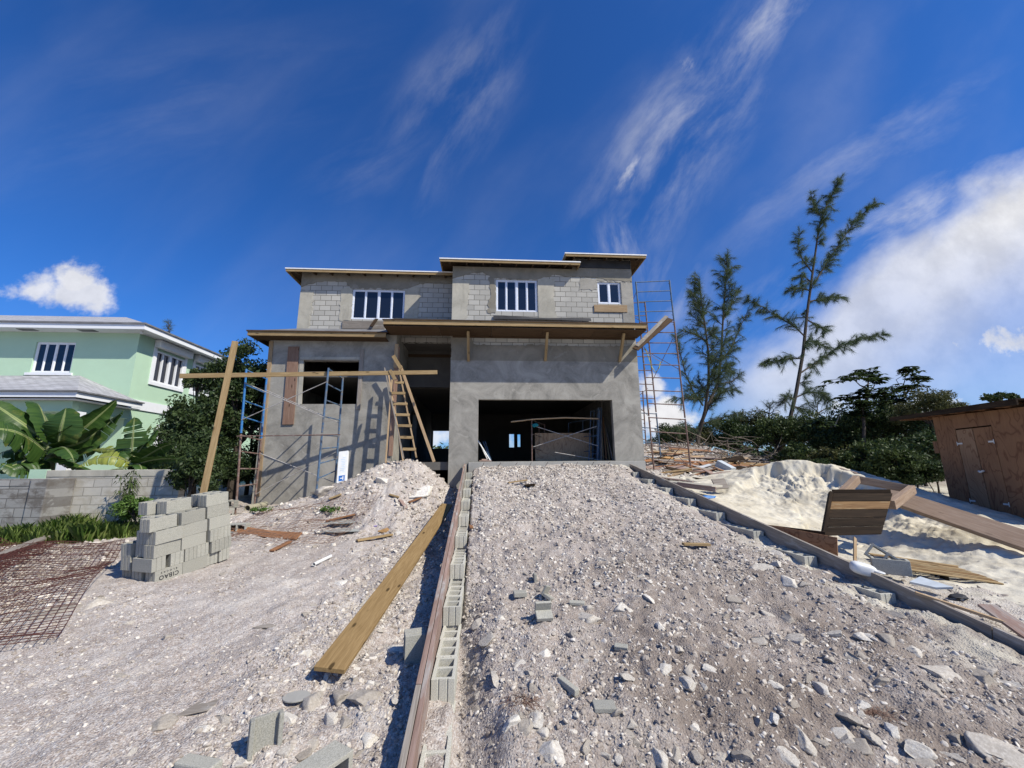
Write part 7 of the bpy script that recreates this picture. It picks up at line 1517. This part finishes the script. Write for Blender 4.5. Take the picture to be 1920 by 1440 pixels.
    for i, (px, py, Y, w, h, lb) in enumerate(((1545, 880, 14.2, 0.7, 0.35, 'dark low bush just behind the sand crest, leftmost of five'), (1610, 890, 13.6, 0.7, 0.4, 'dark low bush behind the sand crest below the umbrella-crowned tree'), (1668, 905, 12.8, 0.7, 0.45, 'dark low bush behind the propped lumber frame'), (1718, 915, 12.4, 0.6, 0.5, 'dark low bush above the long sloping panel'), (1760, 925, 12.2, 0.6, 0.55, 'dark low bush squeezed against the left wall of the shed'))):
        p = at(px, py, Y); g = gz(p.x, p.y); tree('shrub', lb, 'shrub', (p.x, Y, g), (p.x, Y, g+h), (w, 0.5, h*1.2), 3500, 0.10, 'leaf_dark', 260+i, 20, 0.4, 0.03, group='low bushes behind the sand')
    # vine-covered tree by the shed
    p = at(1735, 760, 14.5); g = gz(p.x, p.y); t = at(1762, 735, 14.5); tree('vine_tree', 'dark vine-draped tree leaning right above the roof of the shed', 'tree', (p.x, 14.5, g), (t.x-0.55, 14.5, t.z-0.9), (1.25, 0.9, 1.0), 8000, 0.13, 'leaf_olive', 240, 30, 0.36, 0.09, aspect=5)
    p = at(1872, 742, 17); g = gz(p.x, p.y); tree('scrub_tree', 'small rounded tree crown peeping over the shed roof', 'tree', (p.x, 17, g), (p.x, 17, p.z-0.1), (0.62, 0.5, 0.22), 900, 0.16, 'leaf_mid', 241, 12, 0.4, 0.05)
    # umbrella-crowned tree
    def umbrella(label, stem, tops, Y, seed, n, lf, rad):
        q = random.Random(seed); r = np.random.default_rng(seed); S_ = [at(a, b, Y) for a, b in stem]; T = thing('umbrella_tree', label, 'tree', S_[0]); mb = MB(); k = len(S_); mb.tube(S_, [rad*(1-0.5*i/(k-1)) for i in range(k)], 8); P = []
        for (a, b, w, h, fx, fy) in tops:
            c = at(a, b, Y+q.uniform(-0.4, 0.4)); s0 = at(fx, fy, Y); mb.tube([s0, s0.lerp(c, 0.5)+Vector((0, 0, -0.1)), c], [rad*0.5, rad*0.3, rad*0.15], 6, cap=False)
            for _ in range(n):
                e = c+Vector((q.gauss(0, 0.45)*w, q.gauss(0, 0.4)*w, q.gauss(0, 0.3)*h)); mb.tube([c, e], [rad*0.1, rad*0.06], 4, cap=False)
                m_ = 9; ang = r.uniform(0, 2*PI, m_); rr = lf*0.55; P.append((e, ang, rr))
        V, Fs, off = [], [], 0
        for e, ang, rr in P:
            for a in ang:
                d = np.array([math.cos(a), math.sin(a), -0.45+0.3*q.random()]); s = np.array([-math.sin(a), math.cos(a), 0]); b = np.array(tuple(e)); L_ = rr*q.uniform(0.7, 1.2)
                V += [b, b+d*L_*0.55+s*L_*0.22+np.array([0, 0, .02]), b+d*L_, b+d*L_*0.55-s*L_*0.22+np.array([0, 0, .02])]; Fs.append([off, off+1, off+2, off+3]); off += 4
        mb.build('trunk', M['bark'], T); link('crown', npmesh('crown', np.array(V), np.array(Fs), M['leaf_dark']), T)
    umbrella('thin pale-stemmed tree with flat umbrella clusters of leaves right of the tall casuarina', [(1620, 885), (1619, 840), (1620, 800), (1618, 765), (1625, 745)], [(1597, 708, 0.7, 0.25, 1626, 728), (1628, 697, 0.55, 0.35, 1627, 725), (1645, 712, 0.4, 0.3, 1627, 735), (1600, 745, 0.6, 0.35, 1620, 760), (1628, 735, 0.7, 0.4, 1622, 755), (1660, 742, 0.7, 0.4, 1624, 762), (1612, 775, 0.4, 0.3, 1619, 790), (1615, 755, 0.4, 0.3, 1619, 780)], 15.5, 51, 26, 0.46, 0.075)
    umbrella('dark big-leaved tree with an arching branch between umbrella tree and shed', [(1700, 860), (1698, 800), (1688, 765), (1680, 745)], [(1700, 692, 0.35, 0.2, 1690, 732), (1722, 706, 0.5, 0.3, 1700, 735), (1705, 725, 0.5, 0.3, 1690, 745), (1675, 750, 0.6, 0.5, 1680, 750), (1710, 755, 0.9, 0.6, 1685, 760), (1665, 790, 0.6, 0.6, 1690, 785), (1535, 792, 0.5, 0.3, 1560, 800)], 16, 52, 26, 0.46, 0.06)
    mb = MB().tube([at(1565, 800, 16), at(1578, 770, 16), at(1595, 757, 16), at(1612, 758, 16)], [0.02, 0.018, 0.015, 0.01], 6); mb.tube([at(1660, 752, 16), at(1672, 735, 16), at(1690, 728, 16), at(1680, 712, 16), at(1700, 700, 16)], [0.03, 0.025, 0.02, 0.012, 0.01], 6)
    o = mb.build('bare_branch', M['bark_pale']); tag(o, 'bare arching branches rising out of the scrub beside the umbrella-crowned tree', 'branch')
    # thin dead stems in front of the scrub
    for i, (a, b, c, d, Y) in enumerate(((1635, 870, 1660, 905, 14), (1672, 850, 1685, 905, 13.4), (1690, 860, 1705, 880, 13), (1738, 900, 1758, 938, 12.2), (1560, 842, 1580, 862, 16))):
        mb = MB().tube([at(a, b, Y), at((a+c)/2+2, (b+d)/2, Y), at(c, d, Y)], [0.012, 0.014, 0.016], 5); o = mb.build('dead_stem', M['branch_dead']); tag(o, f"thin pale dead stem leaning in front of the scrub, {ORD[i]} of five from the tallest", 'stem', 'dead stems before the scrub')
    # the wood farther away, one mass
    r = np.random.default_rng(77); Ps = []
    for i in range(46):
        a = math.radians(-38+i*2.4+r.uniform(-1, 1)); D = r.uniform(30, 42); c = (math.sin(a)*D, math.cos(a)*D, 1.6); P, _ = crown_points(c, (2.6, 2.0, 1.9), 900, r, 12, 0.5); Ps.append(P)
    V, Fc = leaf_quads(np.concatenate(Ps), 0.42, r); o = link('woodland', npmesh('woodland', V, Fc, M['leaf_mid'])); tag(o, 'far low woodland closing the view behind the houses', None, kind='stuff')
make_trees()

# ------------------------------------------------------------------ banana plants
def banana_leaf(parent, path, width, m_='banana', fold=0.35, twist=0.0, seed=0, tear=0.5, label=None, side=None):
    """broad blade along a midrib path (list of points); width in metres"""
    q = random.Random(seed); n = 30; pts = []
    P_ = [Vector(p) for p in path]
    def cr(t):
        m = len(P_)-1; k = min(int(t*m), m-1); u = t*m-k; p0 = P_[max(k-1, 0)]; p1 = P_[k]; p2 = P_[k+1]; p3 = P_[min(k+2, m)]
        return 0.5*((2*p1)+(p2-p0)*u+(2*p0-5*p1+4*p2-p3)*u*u+(3*p1-p0-3*p2+p3)*u**3)
    pts = [cr(i/n) for i in range(n+1)]; V, F, UV = [], [], []
    look = (pts[n//2]-CAM_P).normalized(); tears = sorted(q.uniform(0.1, 0.95) for _ in range(int(10*tear))); gap = 0.0
    cols = 5
    ang = {1: 0.0, -1: 0.0}
    rows = {}
    for sgn in (1, -1):
        droop = fold; prev = None
        for i in range(n+1):
            t = i/n; d = (pts[min(i+1, n)]-pts[max(i-1, 0)]).normalized(); s = d.cross(Vector((0, 0, 1)) if side is None else Vector(side))
            if s.length < 0.2: s = d.cross(look)
            s.normalize(); nn = s.cross(d).normalized(); c, sn = math.cos(twist), math.sin(twist); s2 = s*c+nn*sn; n2 = nn*c-s*sn
            wv = width*0.5*(math.sin(min(1, t*1.02+0.03)**0.62*PI))**0.55*(0.96+0.04*math.sin(t*40+seed))
            if t < 0.07: wv *= t/0.07
            if i and any((i-1)/n < tt <= i/n for tt in tears): droop = fold+q.uniform(-0.25, 0.35); prev = None if tear > 0.3 else prev
            row = []
            for k in range(cols):
                u = k/(cols-1); a = droop*u; p = pts[i] + s2*sgn*wv*u*math.cos(a) - n2*wv*u*math.sin(a) + n2*(0.012*math.sin(t*55+sgn)*u); row.append(len(V)); V.append(p); UV.append((t, u*sgn*0.5))
            if prev is not None:
                for k in range(cols-1): F.append((prev[k], prev[k+1], row[k+1], row[k]) if sgn > 0 else (prev[k+1], prev[k], row[k], row[k+1]))
            elif i:
                # start a new strip: repeat the previous row with the new droop
                t0 = (i-1)/n; row0 = []; wv0 = width*0.5*(math.sin(min(1, t0*1.02+0.03)**0.62*PI))**0.55
                if t0 < 0.07: wv0 *= t0/0.07
                for k in range(cols): u = k/(cols-1); a = droop*u; p = pts[i-1]+d*0.015 + s2*sgn*wv0*u*math.cos(a)-n2*wv0*u*math.sin(a); row0.append(len(V)); V.append(p); UV.append((t0, u*sgn*0.5))
                for k in range(cols-1): F.append((row0[k], row0[k+1], row[k+1], row[k]) if sgn > 0 else (row0[k+1], row0[k], row[k], row0[k+1] if False else row[k+1]))
            prev = row
    me = bpy.data.meshes.new('leaf'); F = [f for f in F if len(set(f)) == 4]; me.from_pydata([tuple(v) for v in V], [], F); me.materials.append(M[m_]); uv = me.uv_layers.new(name='UVMap')
    for li, l in enumerate(me.loops): uv.data[li].uv = UV[l.vertex_index]
    me.polygons.foreach_set('use_smooth', [True]*len(me.polygons)); o = link('leaf', me, parent)
    MB().tube([pts[i] for i in range(0, n, 3)]+[pts[n]], [0.018]+[0.014]*6+[0.008]*(len(range(0, n, 3))-6-1+1-1)+[0.003], 6).build('midrib', M['banana_stem'], o) if False else None
    ks = list(range(0, n+1, 3)); MB().tube([pts[i] for i in ks], [0.02*(1-0.85*i/n) for i in ks], 6).build('midrib', M['banana_stem'], o)
    if label: o['label'] = label
    return o
def make_banana():
    A = thing('banana_plant', 'big banana plant with broad torn leaves behind the wall at the left edge', 'banana plant', (-11.2, 12.0, 0.6))
    Y = 12.0
    b0 = at(90, 885, Y); MB().tube([Vector((b0.x, Y, 0.5)), b0, at(95, 845, Y), at(97, 815, Y)], [0.15, 0.13, 0.10, 0.06], 12).build('stem', M['banana_stem'], A, smooth=True)
    def L_(par, pp, w, **k): banana_leaf(par, [at(px, py, Y_) for px, py, Y_ in pp], w*1.4, **k)
    L_(A, [(92, 840, 12), (62, 808, 11.8), (30, 785, 11.6), (-30, 745, 11.4)], 0.75, seed=1, twist=0.9, fold=0.15, tear=0.2)
    L_(A, [(94, 835, 12), (85, 790, 12), (72, 758, 12.1), (60, 765, 12.2)], 0.55, seed=2, twist=-0.6, fold=0.4)
    L_(A, [(110, 828, 11.8), (114, 805, 11.7), (119, 785, 11.7), (124, 764, 11.8)], 0.80, seed=3, fold=0.05, tear=0.15, side=(0, -1, 0.2), label='bright round leaf seen flat on')
    L_(A, [(100, 835, 12), (145, 812, 12), (185, 780, 12.1), (221, 748, 12.3)], 0.52, seed=4, twist=0.8, fold=0.3)
    L_(A, [(100, 842, 12), (150, 830, 12.1), (195, 800, 12.3), (233, 768, 12.6)], 0.52, seed=5, twist=0.7, fold=0.4)
    L_(A, [(90, 850, 12), (60, 825, 11.5), (25, 808, 11.0), (-25, 802, 10.6)], 0.75, seed=6, twist=1.0, fold=0.3, tear=0.9)
    L_(A, [(92, 845, 12), (75, 820, 11.9), (60, 810, 11.8), (40, 822, 11.6)], 0.55, seed=7, twist=0.5, fold=0.5)
    L_(A, [(96, 840, 12), (93, 812, 12.2), (88, 790, 12.4), (82, 775, 12.7)], 0.6, seed=8, fold=0.3, side=(0.4, -1, 0))
    L_(A, [(98, 845, 11.9), (118, 838, 11.5), (132, 850, 11.2), (140, 868, 11.1)], 0.40, seed=9, fold=0.4)
    L_(A, [(92, 862, 12), (55, 862, 11.6), (25, 872, 11.3), (-10, 885, 11.1)], 0.55, seed=10, twist=0.3, fold=0.5)
    L_(A, [(90, 868, 12), (62, 880, 11.6), (30, 878, 11.3), (0, 868, 11.1)], 0.5, seed=11, twist=0.8, fold=0.3)
    L_(A, [(100, 840, 12), (108, 815, 12.4), (125, 800, 12.8), (150, 795, 13.2)], 0.55, seed=12, fold=0.4)
    L_(A, [(88, 855, 12.2), (70, 835, 12.3), (45, 825, 12.4), (5, 830, 12.4)], 0.6, seed=13, twist=0.6, fold=0.4)
    L_(A, [(95, 850, 12.2), (125, 848, 12.2), (155, 845, 12.3), (190, 835, 12.5)], 0.55, seed=14, twist=0.6, fold=0.4)
    L_(A, [(95, 855, 12.2), (120, 862, 11.9), (150, 872, 11.7), (178, 884, 11.6)], 0.4, seed=15, twist=0.6, fold=0.5)
    L_(A, [(92, 835, 12.2), (70, 805, 12.5), (50, 790, 12.7), (20, 795, 12.9)], 0.6, seed=16, twist=0.8, fold=0.4)
    L_(A, [(60, 890, 12.2), (40, 850, 12.0), (15, 845, 11.8), (-20, 860, 11.7)], 0.6, seed=17, twist=0.5, fold=0.4)
    B = thing('banana_plant', 'smaller banana plant with yellowing drooping leaves right of the big one', 'banana plant', (-8.9, 11.2, 0.6)); Y = 11.3
    b0 = at(248, 880, Y); MB().tube([Vector((b0.x, Y, 0.5)), b0, at(250, 855, Y)], [0.10, 0.09, 0.05], 12).build('stem', M['banana_stem'], B, smooth=True)
    L_(B, [(246, 862, Y), (248, 835, Y), (250, 808, Y), (252, 781, 11.4)], 0.55, seed=21, fold=0.08, side=(0, -1, 0.1), tear=0.6, label='upright split leaf')
    L_(B, [(250, 860, Y), (266, 838, Y), (282, 820, 11.4), (298, 801, 11.5)], 0.26, seed=22, fold=0.6, twist=0.6)
    L_(B, [(252, 868, Y), (280, 852, 11.2), (305, 838, 11.1), (331, 830, 11.0)], 0.34, seed=23, twist=0.7, fold=0.3)
    L_(B, [(252, 872, Y), (285, 863, 11.0), (315, 860, 10.9), (352, 864, 10.8)], 0.30, seed=24, twist=0.75, fold=0.3)
    L_(B, [(246, 868, Y), (215, 857, 11.0), (180, 860, 10.9), (144, 876, 10.8)], 0.32, seed=25, twist=0.85, fold=0.25, m_='banana_yellow', tear=0.7, label='yellowing drooping leaf')
    L_(B, [(246, 864, Y), (225, 846, 11.4), (200, 842, 11.6), (172, 843, 11.8)], 0.28, seed=26, twist=0.8, fold=0.3, m_='banana_yellow')
    L_(B, [(250, 862, Y), (262, 835, 11.5), (272, 812, 11.6), (284, 795, 11.7)], 0.2, seed=27, fold=0.9, tear=1.0)
    L_(B, [(252, 870, Y), (262, 872, 10.9), (266, 882, 10.8), (262, 893, 10.8)], 0.22, seed=28, fold=0.3)
    L_(B, [(248, 866, Y), (242, 845, 11.4), (232, 838, 11.6), (222, 850, 11.8)], 0.36, seed=29, fold=0.5)
    L_(B, [(250, 874, Y), (232, 878, 11.0), (212, 880, 10.95), (190, 884, 10.9)], 0.3, seed=30, fold=0.5, twist=0.4)
make_banana()
def make_weeds():
    r = np.random.default_rng(3); q = random.Random(4)
    # drooping weed in front of the wall
    Y = 10.2; T = thing('tall_weed', 'tall dark weed with drooping narrow leaves growing in front of the boundary wall', 'weed', at(235, 950, Y)); mb = MB(); V, Fs, off = [], [], 0
    for s in range(7):
        x = 235+q.uniform(-16, 18); p0 = at(235+q.uniform(-8, 8), 958, Y); p0.z = gz(p0.x, p0.y); p1 = at(x, 880+q.uniform(0, 26), Y-0.05); mb.tube([p0, p0.lerp(p1, 0.5), p1], [0.009, 0.007, 0.004], 5, cap=False)
        for k in range(60):
            b = p0.lerp(p1, q.uniform(0.15, 1)); a = q.uniform(0, 2*PI); L_ = q.uniform(0.12, 0.26); d = Vector((math.cos(a), math.sin(a)*0.6, 0.1)); sd2 = Vector((-math.sin(a), math.cos(a), 0))*0.014
            m_ = b+d*L_*0.6; e = b+d*L_+Vector((0, 0, -L_*0.55)); V += [b, m_+sd2, e, m_-sd2]; Fs.append([off, off+1, off+2, off+3]); off += 4
    mb.build('stems', M['banana_stem'], T); link('leaves', npmesh('leaves', np.array([tuple(v) for v in V]), np.array(Fs), M['leaf_mid']), T)
    # grass strip
    n = 110000; x = r.uniform(-13, -6.2, n); y = r.uniform(7.2, 10.4, n); lim = 9.35 + 0.10*(x+9.0) + 0.35*fbm(x*1.5, y*1.5, 3, 91)
    nearedge = 8.8 + 0.5*(x+9.2) + 0.4*fbm(x*1.3, y*1.3, 3, 91); k = (y > nearedge) & (r.uniform(0, 1, n) < 0.3+0.9*sstep(-0.2, 0.3, fbm(x*1.8, y*1.8, 3, 92))) & (x < -7.4 + 0.6*(y-9.2)); k &= y < np.where(x < -9.6, 9.85, 10.45); x, y = x[k], y[k]; n = len(x); z = G(x, y)
    a = r.uniform(0, 2*PI, n); h = (0.05 + 0.30*r.uniform(0, 1, n)**2.2)*(0.6+0.7*sstep(-0.3, 0.4, fbm(x, y, 3, 93))); w = 0.006; ln = r.uniform(0.1, 0.7, n)*h
    b = np.stack([x, y, z-0.01], -1); s = np.stack([-np.sin(a)*w, np.cos(a)*w, np.zeros(n)], -1); m_ = b+np.stack([np.cos(a)*ln*0.3, np.sin(a)*ln*0.3, h*0.65], -1); t = b+np.stack([np.cos(a)*ln, np.sin(a)*ln, h], -1)
    Vv = np.stack([b-s, b+s, m_+s*0.7, t, m_-s*0.7], 1).reshape(-1, 3); Fc = (np.arange(n)*5)[:, None]+np.array([[0, 1, 2, 3, 4]]); o = link('grass', npmesh('grass', Vv, Fc, M['grass'])); tag(o, 'green grass growing along the foot of the boundary wall', None, kind='stuff')
    # a few creeping weeds among the rubble
    for i, (px, py, lab) in enumerate(((490, 962, 'small green weed at the foot of the scaffold'), (620, 962, 'tiny weed beside the boulder under the scaffold'))):
        p = onG(px, py); tree('weed', lab, 'weed', p, (p.x, p.y, p.z+0.06), (0.28, 0.14, 0.07), 350, 0.06, 'leaf_bright', 400+i, 8, 0.5, 0.004)
    # dry roots near bottom
    for i, (px, py, lab) in enumerate(((985, 1318, 'tuft of dry brown roots on the lower ramp'), (1640, 1340, 'dry brown root tangle in the dark soil at lower right'))):
        p = onG(px, py); mb = MB()
        for k in range(80): a = q.uniform(0, 2*PI); L_ = q.uniform(0.06, 0.16); c = p+Vector((q.gauss(0, .05), q.gauss(0, .03), 0.005)); mb.tube([c, c+Vector((math.cos(a)*L_*.5, math.sin(a)*L_*.5, q.uniform(0, .03))), c+Vector((math.cos(a)*L_, math.sin(a)*L_, 0))], 0.0015, 3, cap=False)
        o = mb.build('dry_roots', M['rebar_mid']); tag(o, lab, 'dry roots')
make_weeds()
